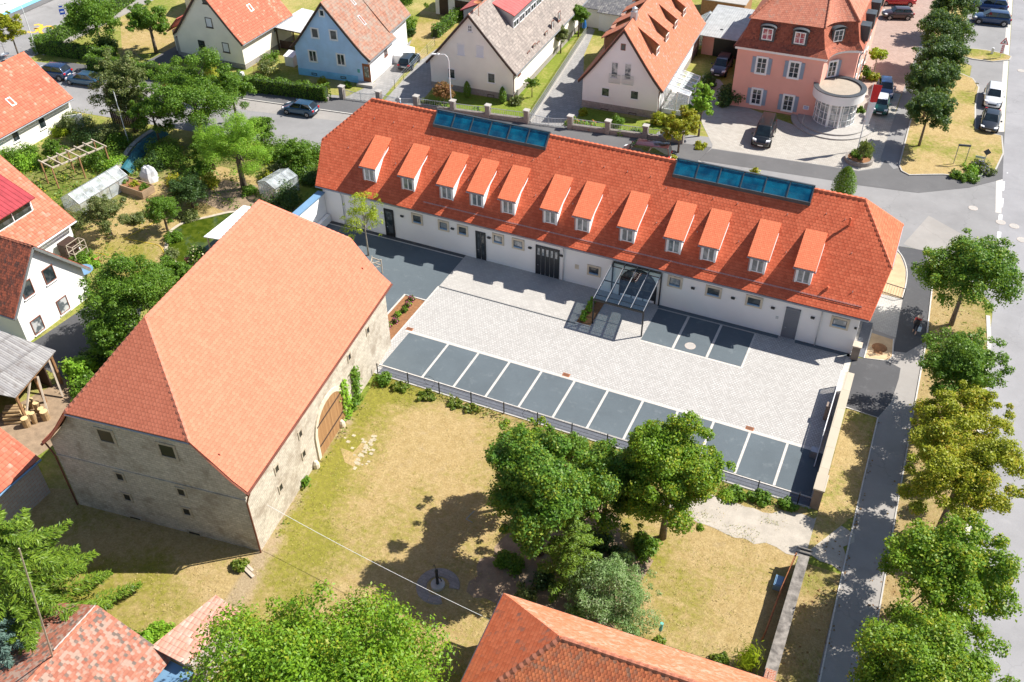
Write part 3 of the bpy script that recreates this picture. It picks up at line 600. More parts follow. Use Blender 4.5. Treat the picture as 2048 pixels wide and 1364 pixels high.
def ridge(parent, path, mat='ridge_new', r=.13):
    P = []; path = [Vector(p) for p in path]
    for a, b in zip(path[:-1], path[1:]): k = max(1, int((b-a).length/.2)); P += [a.lerp(b, i/k) for i in range(k)]
    P.append(path[-1]); return MB().tube(P, [r*(1.12 if i % 2 else .9) for i in range(len(P))], 7).build('ridge_tiles', M[mat], parent)
class Frame:
    """plan frame: origin A, yaw; P(u, v, z) in world"""
    def __init__(s, A, yaw): s.A = Vector((A[0], A[1], 0)); s.U = Vector((math.cos(yaw), math.sin(yaw), 0)); s.V = Vector((-math.sin(yaw), math.cos(yaw), 0))
    def P(s, u, v, z=0.0): return s.A+s.U*u+s.V*v+Vector((0, 0, z))
def gable_house(name, label, cat, A, yaw, W, D, zl, zr, au, az, wall, roof, ov=.45, ovv=.25, plinth=None, ph=.55, kick=.15, ridge_mat='ridge_old', gut='zinc', thick=.12, v0=0.0, barge='wood_dark', wall_sides=None):
    """gable faces -v; eaves at zl and zr on the wall line, apex above u = au"""
    F = Frame(A, yaw); root = empty(name, label, cat, F.P(W/2, D/2)); mb = MB(); dz = thick*1.2
    G0 = [F.P(0, 0), F.P(W, 0), F.P(W, 0, zr-dz), F.P(au, 0, az-dz), F.P(0, 0, zl-dz)]; G1 = [p+F.V*D for p in G0]; ms = 1 if wall_sides else 0
    mb.poly(G0); mb.poly(G1[::-1]); mb.poly([G0[1], G1[1], G1[2], G0[2]], ms); mb.poly([G1[0], G0[0], G0[4], G1[4]], ms)
    mb.build('wall', [M[wall]]+([M[wall_sides]] if wall_sides else []), root)
    if plinth:
        P = [F.P(-.03, -.03), F.P(W+.03, -.03), F.P(W+.03, D+.03), F.P(-.03, D+.03)]; MB().prism(P, 0, ph).build('plinth', M[plinth], root)
    sl = (az-zl)/au; sr = (az-zr)/(W-au); rf = MB()
    def prof(side):
        run = au if side < 0 else W-au; s_ = sl if side < 0 else sr; out = []
        for k in (-ov, -ov*.2, ov*1.4, ov*3.2, run):
            t = min(max((k+ov)/(ov*4.2), 0), 1); z = (zl if side < 0 else zr)+s_*k+(kick*(1-t)**2 if k < ov*3.3 else 0)
            out.append((k if side < 0 else W-k, z))
        return out
    for side in (-1, 1):
        pr = prof(side)
        for (u0, z0), (u1, z1) in zip(pr[:-1], pr[1:]): rf.poly([F.P(u0, -ovv, z0), F.P(u0, D+ovv, z0), F.P(u1, D+ovv, z1), F.P(u1, -ovv, z1)] if side > 0 else [F.P(u0, D+ovv, z0), F.P(u0, -ovv, z0), F.P(u1, -ovv, z1), F.P(u1, D+ovv, z1)])
    r = rf.build('roof', M[roof], root, solid=-thick)
    fix_up(r)
    ridge(r, [F.P(au, -ovv, az+.03), F.P(au, D+ovv, az+.03)], ridge_mat, .12)
    for side in (-1, 1):
        pr = prof(side); bb = MB()
        for (u0, z0), (u1, z1) in zip(pr[:-1], pr[1:]): bb.beam(F.P(u0, -ovv-.03, z0-.08), F.P(u1, -ovv-.03, z1-.08), .05, .2)
        bb.build('bargeboard', M[barge], root)
    if gut:
        for side in (-1, 1): u, z = prof(side)[0]; gutter(root, F.P(u+side*.07, -ovv, z-.05), F.P(u+side*.07, D+ovv, z-.05), gut)
    root_info[root.name] = dict(F=F, W=W, D=D, zl=zl, zr=zr, au=au, az=az, sl=sl, sr=sr); return root, F
root_info = {}
def fix_up(o):
    """roof shells: make the tiled side face the sky"""
    me = o.data; bm = bmesh.new(); bm.from_mesh(me); bmesh.ops.recalc_face_normals(bm, faces=bm.faces); bm.to_mesh(me); bm.free()
    while me.uv_layers: me.uv_layers.remove(me.uv_layers[0])
    uvmap(me, o['_o'])
def tile_courses(parent, name, pos, ext, rows, mat, w=.22, h=.21, curve=.30, rise=.045, lift=.02):
    """real overlapping courses of scalloped tiles: pos(a, s) on the slope, ext(s) = ends along a, rows = s of every course"""
    lo = min(ext(s)[0] for s in rows); hi = max(ext(s)[1] for s in rows); dx = w/6; A = np.arange(math.floor(lo/w)*w, hi+dx, dx); nr = len(rows)-1; pts_, uvs = [], []
    for k in range(nr+1):
        fu = (np.mod(A/w+.5*(k % 2), 1.0)-.5)*2; sh = curve*fu*fu if 0 < k < nr else 0*fu
        s0 = rows[k]; ds = (rows[min(k+1, nr)]-rows[max(k-1, 0)])/(min(k+1, nr)-max(k-1, 0)); S = np.clip(s0+sh*ds, rows[0], rows[-1])
        e = [ext(s) for s in S]; l = np.array([q[0] for q in e]); r = np.array([q[1] for q in e]); a = np.clip(A, l, r)
        P = np.array([pos(x, y) for x, y in zip(a, S)]); m = .5*(l+r); p0 = np.array(pos(float(m[0]), s0)); i0, i1 = max(s0-.02, rows[0]), min(s0+.02, rows[-1])
        up = np.array(pos(float(m[0]), i1))-np.array(pos(float(m[0]), i0)); al = np.array(pos(float(m[0])+.1, s0))-p0; n = np.cross(al, up); n /= np.linalg.norm(n); n = n if n[2] > 0 else -n
        uv_ = np.column_stack([a, (k+sh)*h])
        if k > 0: pts_.append(P+n*lift); uvs.append(uv_-np.array([0, .002]))
        if k < nr: pts_.append(P+n*(lift+rise)); uvs.append(uv_+np.array([0, .002]))
    nc = len(A); R_ = len(pts_); V = np.concatenate(pts_)-np.array(parent['_o']); UVv = np.concatenate(uvs)
    ii = (np.arange(R_-1)[:, None]*nc+np.arange(nc-1)[None, :]).ravel(); F = np.column_stack([ii, ii+1, ii+nc+1, ii+nc])
    ok = (np.linalg.norm(V[F[:, 0]]-V[F[:, 1]], axis=1) > 1e-4) | (np.linalg.norm(V[F[:, 3]]-V[F[:, 2]], axis=1) > 1e-4); F = F[ok]
    me = bpy.data.meshes.new(name); me.from_pydata(V.tolist(), [], F.tolist()); me.materials.append(mat); ul = me.uv_layers.new(name='UVMap'); ul.data.foreach_set('uv', UVv[F.ravel()].astype(np.float32).ravel())
    o = bpy.data.objects.new(name, me); COL.objects.link(o); o.parent = parent; o['_o'] = parent['_o']; return o
def rooflight(parent, c, along, up, w=.7, h=1.1):
    """skylight in a tiled slope: along = horizontal, up = up the slope"""
    c, along, up = Vector(c), Vector(along).normalized(), Vector(up).normalized(); n = along.cross(up)
    if n.z < 0: n = -n
    fr = MB(); q = lambda a, b, d: c+along*a+up*b+n*d
    for a0, a1, b0, b1 in ((-w/2, -w/2+.09, -h/2, h/2), (w/2-.09, w/2, -h/2, h/2), (-w/2+.09, w/2-.09, -h/2, -h/2+.1), (-w/2+.09, w/2-.09, h/2-.1, h/2)):
        fr.hull8([q(a0, b0, -.05), q(a1, b0, -.05), q(a1, b1, -.05), q(a0, b1, -.05), q(a0, b0, .1), q(a1, b0, .1), q(a1, b1, .1), q(a0, b1, .1)])
    f = fr.build('rooflight', M['galv'], parent); g = MB().hull8([q(a, b, d) for d in (-.04, .06) for a, b in ((-w/2+.08, -h/2+.09), (w/2-.08, -h/2+.09), (w/2-.08, h/2-.09), (-w/2+.08, h/2-.09))]).build('pane', M['glass_shutter'], f); return f

# ================================================================== GROUND
M['patch'] = asphalt('asphalt repair patch', (.215, .21, .21), (.36, .35, .34), .15, .25); M['turf_garden'] = turf('garden ground', (.30, .24, .10), (.38, .31, .15), (.10, .14, .02), .40, .55, bare=(.22, .16, .09), bf=.5)
def rough(P, amp, seed=4):
    rs_ = random.Random(seed); out = []
    for i in range(len(P)):
        a, b = Vector(P[i]), Vector(P[(i+1) % len(P)]); n_ = max(2, int((b-a).length/.55)); nn = Vector((-(b-a).y, (b-a).x)).normalized()
        for k in range(n_): out.append(a.lerp(b, k/n_)+nn*rs_.uniform(-amp, amp)*(.3+.7*abs(math.sin(k*.9+i))))
    return out
sheet('ground', [(-260, -60), (160, -60), (160, 330), (-260, 330)], 0, M['turf_green'])
sheet('meadow', [(-60, -5), (.1, -5), (.1, 43.85), (-31.6, 43.85), (-31.0, 40), (-44, 26), (-60, 20)], .006, M['turf'])
# courtyard
sheet('footway', [(-1.6, 60.5), (4.4, 60.5), (4.6, 70), (4.2, 76.9), (-1.6, 76.9)], .0095, M['path_old']); sheet('side_street', [(-100, 68), (-18, 78), (12, 80), (12, 93), (-18, 90), (-100, 76)], .005, M['road2'])
sheet('courtyard_paving', [(-32.65, 43.9), (0.02, 43.9), (0.02, 60.4), (-32.65, 60.4)], .010, M['setts'])
sheet('courtyard_asphalt', [(-46.6, 48), (-32.65, 48), (-32.65, 60.4), (-46.6, 60.4)], .014, M['bay'])
sheet('courtyard_terrace', [(-32.62, 55.5), (-19.3, 55.5), (-19.3, 60.4), (-32.62, 60.4)], .018, M['setts_smooth'])
struct(MB().box(-32.62, 55.36, 0, -20.5, 55.46, .03).build('step_line', M['dark_zinc']))
sheet('entrance_paving', [(-19.25, 56.05), (-15.25, 56.05), (-15.25, 60.4), (-19.25, 60.4)], .018, M['setts_smooth'])
sheet('border_stones', [(-32.3, 49.08), (0, 49.08), (0, 49.36), (-32.3, 49.36)], .020, M['band'])
bx = [-28.47, -25.87, -23.28, -20.66, -18.03, -15.45, -12.78, -10.2, -7.6, -5.05, -2.47]
edges = [-32.0]+bx+[0.0]
for a, b in zip(edges[:-1], edges[1:]): sheet('parking_bay', [(a+.09, 44.93), (b-.09, 44.93), (b-.09, 49.07), (a+.09, 49.07)], .016, M['bay'])
for x in bx: sheet('bay_marking', [(x-.085, 44.93), (x+.085, 44.93), (x+.085, 49.07), (x-.085, 49.07)], .020, M['band'])
for a, b in ((-15.15, -12.7), (-12.5, -10.06), (-9.86, -7.35)): sheet('parking_bay', [(a, 55.6), (b, 55.6), (b, 59.85), (a, 59.85)], .016, M['bay'])
for x in (-12.6, -9.96): sheet('bay_marking', [(x-.09, 55.6), (x+.09, 55.6), (x+.09, 59.85), (x-.09, 59.85)], .020, M['band'])
sheet('border_stones', [(-15.2, 55.38), (-7.2, 55.38), (-7.2, 55.58), (-15.2, 55.58)], .020, M['band']); sheet('border_stones', [(-7.33, 55.58), (-7.18, 55.58), (-7.18, 59.9), (-7.33, 59.9)], .022, M['band'])
sheet('wall_strip', [(-15.2, 59.98), (-5.6, 59.98), (-5.6, 60.4), (-15.2, 60.4)], .024, M['bay']); sheet('wall_strip', [(-4.3, 59.98), (-.2, 59.98), (-.2, 60.4), (-4.3, 60.4)], .024, M['bay'])
sheet('wall_strip', [(-46.6, 59.98), (-32.65, 59.98), (-32.65, 60.4), (-46.6, 60.4)], .024, M['walk_new']); sheet('border_stones', [(-46.6, 59.84), (-32.65, 59.84), (-32.65, 59.96), (-46.6, 59.96)], .026, M['band'])
sheet('border_stones', [(-15.2, 59.86), (-7.3, 59.86), (-7.3, 59.96), (-15.2, 59.96)], .026, M['kerb'])
sheet('gravel_strip', [(-31.7, 43.95), (0.02, 43.95), (0.02, 44.78), (-31.7, 44.78)], .022, M['gravel_dark'])
kerb('kerb', [(-32.1, 44.84), (0.0, 44.84)], .11, .07, 'band'); kerb('kerb', [(-31.8, 43.9), (.1, 44.0)], .10, .06)
kerb('kerb', [(-32.67, 47.4), (-32.67, 55.4)], .12, .05, 'band'); kerb('kerb', [(-34.65, 47.5), (-34.65, 53.25), (-32.67, 53.25)], .14, .08, 'band')
sheet('border_stones', [(-.42, 49.4), (-.02, 49.4), (-.02, 60.3), (-.42, 60.3)], .024, M['band'])
# planting beds of the courtyard
sheet('planting_bed', [(-34.58, 47.6), (-32.74, 47.6), (-32.74, 53.17), (-34.58, 53.17)], .03, M['soil'])
sheet('planting_bed', [(-20.5, 55.55), (-19.3, 55.55), (-19.3, 59.1), (-20.5, 59.1)], .03, M['soil']); kerb('kerb', [(-20.52, 55.5), (-19.28, 55.5)], .1, .07, 'band')
for (x, y) in ((-32.1, 49.5), (-18.85, 49.46), (-5.16, 49.46)):
    mb = MB().box(x-.28, y-.18, .0, x+.28, y+.18, .028, 0)
    for k in range(7): mb.box(x-.24+k*.07, y-.14, .028, x-.205+k*.07, y+.14, .036, 1)
    tag(mb.build('drain_grate', [M['rust'], M['trim_dark']]), {-32.1: 'rusty drain grate in the paving nearest the barn', -18.85: 'rusty drain grate in the middle of the paving edge', -5.16: 'rusty drain grate in the paving near the sliding gate'}[x], 'drain', 'drain grates along the parking bays')
# driveway mouth, footway and beds right of the courtyard
sheet('dark_driveway', [(.05, 54.3), (2.72, 54.15), (3.35, 56.2), (3.5, 58.9), (3.47, 60.2), (2.55, 60.6), (.35, 60.15), (.05, 60.15)], .022, M['walk_new'])
sheet('footway', [(2.75, 20), (2.75, 54.1), (2.72, 61.2), (2.45, 69), (2.2, 73.6), (1.4, 76.6), (5.0, 77.2), (4.5, 72), (4.85, 64), (4.95, 56), (5.0, 45), (5.4, 20)], .014, M['path_old'])
sheet('new_footway', [(2.7, 62), (2.52, 69), (2.25, 73.5), (1.1, 76.8), (3.3, 77.0), (4.35, 73.2), (4.6, 68.9), (4.78, 64.2), (3.6, 62.2)], .02, M['walk_new'])
sheet('sandy_bed', [(.5, 69.1), (2.4, 69.1), (2.4, 71.5), (2.15, 73.5), (1.5, 75.4), (.5, 76.5), (-1.5, 76.8), (-1.5, 72.4), (.5, 72.4)], .026, M['sand'])
sheet('paver_pad', [(.05, 64.9), (.75, 64.9), (1.0, 64.0), (2.66, 63.75), (2.45, 69.05), (.05, 69.05)], .028, M['setts_smooth'])
sheet('sandy_bed', [(.9, 60.35), (2.45, 60.75), (2.7, 61.3), (2.5, 63.4), (.85, 63.6)], .028, M['sand']); sheet('gravel_strip', [(.05, 60.3), (.8, 60.3), (.8, 64.85), (.05, 64.85)], .03, M['gravel_dark'])
kerb('kerb', smooth_path([(-1.4, 76.95), (.4, 76.7), (1.55, 75.5), (2.25, 73.5), (2.46, 71.5), (2.46, 69.1)], 4), .09, .06, 'band'); kerb('kerb', [(.84, 64.0), (.84, 60.28), (2.5, 60.68), (2.74, 61.3), (2.52, 63.5)], .09, .06, 'band')
tag(MB().box(1.35, 61.2, 0, 2.0, 61.9, .035).lathe((1.7, 62.0, .0), [(.62, 0), (.45, .1), (.0, .16)], 14).build('mulch_heap', M['soil'], recalc=True), 'low brown mulch heap in the sandy bed by the drive', 'mulch heap')
sheet('verge', [(.55, 40.4), (2.68, 44.5), (2.68, 54.1), (.6, 54.25)], .02, M['turf_verge']); sheet('verge', [(.6, -10), (3.2, -10), (2.7, 39.6), (.75, 39.6)], .02, M['turf_leaf'])
sheet('gravel_drive', rough([(-9.6, 40.6), (-6.5, 42.2), (.1, 43.1), (.6, 43.5), (2.7, 43.0), (2.72, 39.8), (.7, 40.2), (-2.5, 40.0), (-5.5, 39.9)], .45), .017, M['gravel_path'])
kerb('kerb', [(.45, 54.28), (2.72, 54.12), (2.74, 44.8), (2.8, 38), (3.1, 20)], .09, .07, 'band'); kerb('kerb', [(4.95, 53.5), (5.05, 45), (5.4, 20)], .09, .06)
sheet('road_verge', [(5.05, -10), (5.08, 45), (4.98, 55), (4.9, 64), (4.45, 73.1), (5.5, 73.0), (8.5, 71.2), (9.1, 66), (9.2, 45), (9.9, -10)], .012, M['turf_leaf'])
kerb('kerb', [(4.92, 55.5), (4.83, 64.2), (4.42, 73.0)], .1, .08, 'band'); kerb('kerb', [(9.4, -10), (9.28, 30), (9.22, 66), (8.9, 69.5)], .3, .05, 'band')
# main road and side street
sheet('main_road', [(9.2, -60), (9.2, 72), (8.7, 92), (8.25, 105), (7.2, 143), (5.5, 200), (4, 330), (24, 330), (24, -60)], .008, M['road'])
sheet('side_street', [(-130, 63.6), (-55.7, 70.6), (-12, 76.6), (1.2, 76.9), (5.0, 77.1), (9.25, 71), (9.0, 92), (5.9, 89.6), (1.65, 86.7), (-4.1, 85.85), (-18.9, 84.0), (-68.5, 77.9), (-98, 74.4), (-130, 71.5)], .0075, M['road2'])
sheet('parking_strip', [(-100, 72.2), (-66.8, 75.7), (-55.3, 77.75), (-40, 79.4), (-40, 81.4), (-68.5, 77.9), (-100, 74.3)], .012, M['path_old'])
YK = lambda x: 77.9+.123*(x+68.5); YW = lambda x: 82.2+.132*(x+59)
FWY = [(x, YK(x)) for x in range(-98, -16, 8)]+[(-18.9, 84.3), (-4.1, 85.85), (1.65, 86.7), (5.9, 89.6)]
struct(MB().prism(FWY[:-3]+[(-18.5, 87.6), (-24, 86.9)]+[(x, YW(x)) for x in range(-32, -104, -8)], -.05, .09).build('footway', M['walk']))
kerb('kerb', FWY[:-3], .16, .10)
sheet('road_patch', [(1.5, 77.3), (7.2, 75.5), (7.5, 80.0), (3.0, 83.0)], .0122, M['path_old'])
sheet('road_marking', [(8.94, 94), (8.94, 94), (9.1, 94), (9.1, 94.2)], .016, M['mark_white'])
for y0, y1 in ((81.2, 82.7), (84.2, 85.8), (87.2, 88.9), (90.4, 92.2)): x = 9.0-(y0-81)*.022; sheet('road_marking', [(x-.15, y0), (x+.15, y0), (x+.13, y1), (x-.17, y1)], .016, M['mark_white'])
sheet('gutter_setts', [(8.45, 86), (8.95, 86), (8.2, 105), (7.15, 143), (5.2, 210), (4.6, 210), (6.6, 143), (7.65, 105), (8.1, 93)], .0135, M['band'])
for i, (x, y) in enumerate(((6.55, 85.96), (8.99, 84.42), (10.12, 84.22), (10.84, 82.13), (-11.46, 56.39), (9.2, 119.79))):
    mb = MB().lathe((x, y, .012), [(.42, .012), (.40, .016), (.31, .016), (.30, .012)], 26, 0).lathe((x, y, .012), [(.30, .014), (.0, .014)], 26, 1)
    tag(mb.build('manhole_cover', [M['cast_iron'], M['concrete']], recalc=True), ['round manhole cover in the junction left of the dashed line', 'round manhole cover lying on the dashed white line', 'round manhole cover just right of the dashed line', 'round manhole cover farthest right below the junction', 'round pale manhole cover in the middle parking bay by the wall', 'round manhole cover in the road near the white parked car'][i], 'manhole', 'manhole covers')
for P_ in ([(-52, 74.0), (-48.5, 74.5), (-48.7, 75.6), (-52.2, 75.1)], [(-78, 70.6), (-74, 71.1), (-74.2, 72.4), (-78.1, 71.9)], [(-8, 79.5), (-3, 80.0), (-3.2, 81.2), (-8.2, 80.6)], [(11.5, 76), (12.3, 76), (11.9, 110), (11.1, 110)]): sheet('road_patch', P_, .0121, M['patch'])
# yellow 30 painted on the street at upper left
def stroke(P, w):
    Lp, Rp = strip(P, w); return [MB] and [(Rp[i], Rp[i+1], Lp[i+1], Lp[i]) for i in range(len(P)-1)]
mk = MB()
for P in ([(56, 63), (62, 65.5), (70, 64.5), (75, 61), (74, 58), (68, 57.5)], [(68, 57.5), (76, 57), (83, 53.5), (83, 50.5), (76, 49), (68, 50.5)], [(95+15*math.cos(t)*.97+2.5*math.sin(t), 60.5+7.5*math.sin(t)-2.6*math.cos(t)) for t in np.linspace(0, 2*math.pi, 22)]):
    for q in stroke([at(*p).xy[:] for p in P], .42): mk.poly([(p.x, p.y, .0165) for p in q])
struct(mk.build('road_marking', M['mark_yellow']))
# side road at far left, its footways
sheet('side_street', [(-112.5, 60), (-100.5, 60), (-100.2, 78), (-101.5, 95), (-103, 150), (-113, 150)], .0125, M['road2']); struct(MB().prism([(-100.2, 78.3), (-99.3, 78), (-99.5, 96), (-101.5, 150), (-102.6, 150), (-101.4, 95)], -.05, .09).build('footway', M['path_old']))
struct(MB().prism([(-113.8, 70), (-112.3, 70), (-112.6, 150), (-113.8, 150)], -.05, .09).build('footway', M['walk']))
sheet('island_footway', [(-4.2, 85.9), (1.65, 86.75), (5.9, 89.65), (8.7, 92.6), (8.3, 103), (6.0, 102), (1.0, 95), (-.5, 91), (-4, 88)], .0188, M['walk'])
# gardens and drives behind the street
sheet('garden_lawn', pts([(245, 110), (330, 105), (360, 125), (350, 60), (330, 30), (240, 40)]), .006, M['turf_plain'])
sheet('dark_driveway', pts([(282, 128), (312, 134), (370, 116), (352, 92)]), .012, M['walk'])
sheet('concrete_drive', pts([(686, 197), (760, 203), (830, 120), (905, 50), (880, 30), (800, 100), (745, 168)]), .010, M['slabs'])
sheet('concrete_drive', pts([(765, 205), (835, 212), (905, 130), (872, 95), (842, 120)]), .0105, M['slabs'])
sheet('garden_lawn', pts([(818, 95), (842, 22), (925, 28), (905, 75), (845, 118)]), .012, M['turf_plain'])
sheet('garden_lawn', pts([(1020, 240), (1065, 160), (1180, 45), (1150, 40), (1024, 205)]), .012, M['turf_lush'])
sheet('garden_lawn', pts([(850, 205), (1050, 245), (1040, 205), (870, 178)]), .014, M['turf_lush'])
sheet('concrete_drive', pts([(1060, 246), (1140, 258), (1165, 215), (1168, 110), (1190, 60), (1178, 52), (1120, 150)]), .0125, M['slabs'])
sheet('garden_lawn', pts([(1150, 260), (1290, 290), (1330, 250), (1160, 215)]), .0145, M['turf_lush'])
sheet('forecourt_paving', [at(1403, 245).xy[:], at(1425, 290).xy[:], (-18.4, 87.5), (-4.2, 88.8), (-2.4, 90.2), (-1.9, 93), (-2.6, 104), (-2.6, 108), (-7.0, 108), (-7, 98), at(1620, 262).xy[:], at(1480, 210).xy[:], at(1440, 160).xy[:], at(1405, 150).xy[:]], .016, M['block_pave'])
sheet('forecourt_footway', [(-19, 84.6), (-4.1, 86.1), (1.4, 86.8), (-2.1, 92), (-2.3, 90.2), (-4.1, 88.7), (-18.4, 87.4)], .02, M['walk'])
sheet('parking_court', [(-7.1, 108), (-2.2, 108), (-1.5, 112), (-1.5, 150), (-10, 150)], .0142, M['pave_red'])
sheet('footway', [(-2.55, 92), (-2.5, 112), (-2.0, 150), (1.2, 150), (-.2, 112), (-.6, 97), (-.4, 90), (1.4, 87.2), (-1.6, 88)], .0185, M['road2'])
isl = pts([(1798, 331), (1810, 285), (1820, 245), (1840, 180), (1865, 140), (1920, 148), (1945, 158), (1957, 176), (1950, 213), (1950, 259), (1975, 266), (2003, 273), (2006, 308), (1990, 342), (1950, 356), (1885, 350), (1818, 351), (1803, 343)])
struct(MB().prism(isl, -.05, .10).build('traffic_island', M['turf_verge'])); kerb('kerb', isl+[isl[0]], .14, .11)
isl2 = pts([(1940, 98), (1970, 101), (2005, 108), (2022, 114), (2018, 121), (1985, 124), (1945, 119), (1920, 112)])
struct(MB().prism(isl2, -.05, .10).build('traffic_island', M['turf_verge'])); kerb('kerb', isl2+[isl2[0]], .12, .11)
sheet('parking_lane', [(4.4, 90), (8.2, 93), (7.7, 105), (6.6, 143), (5, 200), (1.5, 200), (2.2, 120), (3.9, 119)], .0105, M['road2'])
isl3 = pts([(1860, 135), (1870, 60), (1880, 0), (1935, 0), (1930, 60), (1920, 125)]); struct(MB().prism(isl3, -.05, .095).build('traffic_island', M['turf_verge']))
# gardens left
sheet('garden_lawn', [(-82, 47), (-66.4, 47.4), (-66.4, 59), (-62, 64.6), (-50, 64.5), (-47.5, 66), (-50, 69.5), (-82, 65)], .0078, M['turf_garden'])
sheet('garden_lawn', [(-66.5, 47.5), (-57, 45.5), (-50.5, 49), (-50, 55), (-52.5, 63.5), (-62, 64.5), (-66.5, 58.5)], .008, M['turf_plain']); sheet('bare_earth', [(-61, 58.5), (-52, 57), (-50, 60.5), (-55, 63), (-60, 62.5)], .012, M['bare_soil'])
pond = [(-58.8, 53.2), (-58.6, 54.7), (-57.3, 56.2), (-55.4, 58.2), (-53.4, 58.2), (-51.2, 56.5), (-50.6, 53.5), (-52, 50.2), (-55.0, 49.3), (-57.2, 50.6)]
sheet('pond', smooth_path([(p[0], p[1], 0) for p in pond+[pond[0]]], 4)[:-1], .02, M['water']); kerb('stone_edging', [(p[0]*1.0, p[1]) for p in smooth_path([(p[0], p[1], 0) for p in pond+[pond[0]]], 3)], .3, .05, 'wood_pale')
sheet('yard_asphalt', [(-58.2, 34.5), (-52.5, 34), (-51.5, 40), (-53.5, 43.5), (-57.5, 43)], .012, M['walk_new'])
sheet('bare_earth', [(-54.5, 28), (-48.5, 27), (-47.5, 33), (-52, 36)], .01, M['bare_soil'])
sheet('bare_earth', rough([(-17.0, 29.5), (-8.9, 30), (-9.2, 35), (-10.5, 38), (-13, 39), (-16, 36.5), (-16.8, 33)], .5), .011, M['bare_soil'])
sheet('soil_row', [(-9.6, 29.5), (-8.4, 29.5), (-7.7, 36.0), (-8.8, 36.6)], .015, M['bare_soil'])
sheet('stone_slabs', pts([(680, 895), (706, 905), (735, 872), (748, 867), (742, 880), (708, 934), (690, 925)]), .0125, M['turf_verge'])
M['cobble'] = plain('half buried cobbles', (.42, .36, .25), .9, .25, 5); rs = random.Random(5); mb = MB()
for k in range(46):
    p = at(690+rs.uniform(0, 60)*1.0, 930-rs.uniform(0, 62)); 
    if k % 3: q = at(708+k*.9, 934-k*1.35); p = Vector((q.x+rs.uniform(-.15, .15), q.y+rs.uniform(-.2, .2), 0))
    s_ = rs.uniform(.06, .16); mb.box(p.x-s_, p.y-s_*.8, 0, p.x+s_, p.y+s_*.8, .016+.0004*k)
o = mb.build('cobble_remains', M['cobble']); o['kind'] = 'stuff'

# ================================================================== LONG RENOVATED BUILDING
def hip_roof(parent, P, x0, x1, prof, sh, zh, hipx, rdg, mats, ridge_mat, thick=.13, courses=(), cmat=None, hmat=None):
    """half-hipped roof; P(a, s, z): a along the ridge, s across (0 = front eave .. 2D = back eave). prof = [(s, z)] eave to ridge.
    sh index in prof of the half-hip eave; x0/x1 eave ends, hipx = (h0, h1) ends at the hip eave, rdg = (r0, r1) ridge ends"""
    D = prof[-1][0]; sH = prof[sh][0]; rf = MB()
    def ext(s):
        if s <= sH: t = s/sH; return x0+(hipx[0]-x0)*t, x1+(hipx[1]-x1)*t
        t = (s-sH)/(D-sH); return hipx[0]+(rdg[0]-hipx[0])*t, hipx[1]+(rdg[1]-hipx[1])*t
    for (s0, z0), (s1, z1) in zip(prof[:-1], prof[1:]):
        a0, b0 = ext(s0); a1, b1 = ext(s1)
        rf.poly([P(a0, s0, z0), P(b0, s0, z0), P(b1, s1, z1), P(a1, s1, z1)]); rf.poly([P(b0, 2*D-s0, z0), P(a0, 2*D-s0, z0), P(a1, 2*D-s1, z1), P(b1, 2*D-s1, z1)])
    zH = prof[sh][1]; zR = prof[-1][1]
    for side in (0, 1):
        ring = [(P(ext(s)[side], s, z), P(ext(s)[side], 2*D-s, z)) for s, z in prof[sh:]]
        for (a, b), (c, d) in zip(ring[:-1], ring[1:]):
            rf.poly(([a, b, d, c] if (c-d).length > 1e-3 else [a, b, c]) if side == 1 else ([b, a, c, d] if (c-d).length > 1e-3 else [b, a, c]))
    r = rf.build('roof', mats, parent, solid=-thick); fix_up(r)
    def zs(s): return float(np.interp(s, [q[0] for q in prof], [q[1] for q in prof]))
    ss = np.linspace(0, D, 200); arc = np.concatenate([[0], np.cumsum(np.hypot(np.diff(ss), np.diff([zs(q) for q in ss])))]); nrow = int(arc[-1]/.21); rows = list(np.interp(np.linspace(0, arc[-1], nrow+1), arc, ss))
    for side_ in courses:
        if side_ == 'front': tile_courses(r, 'tile_courses', lambda a, s: tuple(P(a, s, zs(s))), ext, rows, cmat)
        else:
            j = 1 if side_ == 'hip1' else 0; a0, a1, zH_ = hipx[j], rdg[j], prof[sh][1]; nr = int(math.hypot(a1-a0, prof[-1][1]-zH_)/.21); tile_courses(r, 'tile_courses', lambda s, t: tuple(P(a0+(a1-a0)*t, s, zH_+(prof[-1][1]-zH_)*t)), lambda t: (sH+(D-sH)*t, 2*D-sH-(D-sH)*t), list(np.linspace(0, 1, nr+1)), hmat or cmat)
    ridge(r, [P(rdg[0], D, zR+.02), P(rdg[1], D, zR+.02)], ridge_mat, .17)
    for side in (0, 1):
        for k in (0, 1): ridge(r, [P(ext(s)[side], s if k == 0 else 2*D-s, z+.02) for s, z in prof[sh:]], ridge_mat, .15)
        for k in (0, 1): MB().tube([P(ext(s)[side], s if k == 0 else 2*D-s, z-.02) for s, z in prof[:sh+1]], .075, 6).build('verge_tiles', M[ridge_mat], r)
        a = P(ext(sH)[side]+(.06 if side else -.06), sH, zH-.06); b = P(ext(sH)[side]+(.06 if side else -.06), 2*D-sH, zH-.06); gutter(parent, a, b, 'zinc', .06)
    return r, ext
mbld = empty('long_building', 'long white rendered building with red tiled half-hipped roof and twelve dormers', 'building', (-23.5, 66.1, 0))
YF, YB = 60.40, 71.85; X0, X1 = -46.85, -.16; ZE = 3.55; TAN = 1.05; YE = 60.18; HD = 5.92; ZR = ZE+HD*TAN
mb = MB(); zw = 3.42
for s_, x in ((-1, X0), (1, X1)):
    pl = [(x, YF, 0), (x, YB, 0), (x, YB, zw+.2), (x, 68.85, 6.25), (x, 63.2, 6.25), (x, YF, zw+.2)]; mb.poly(pl if s_ > 0 else pl[::-1])
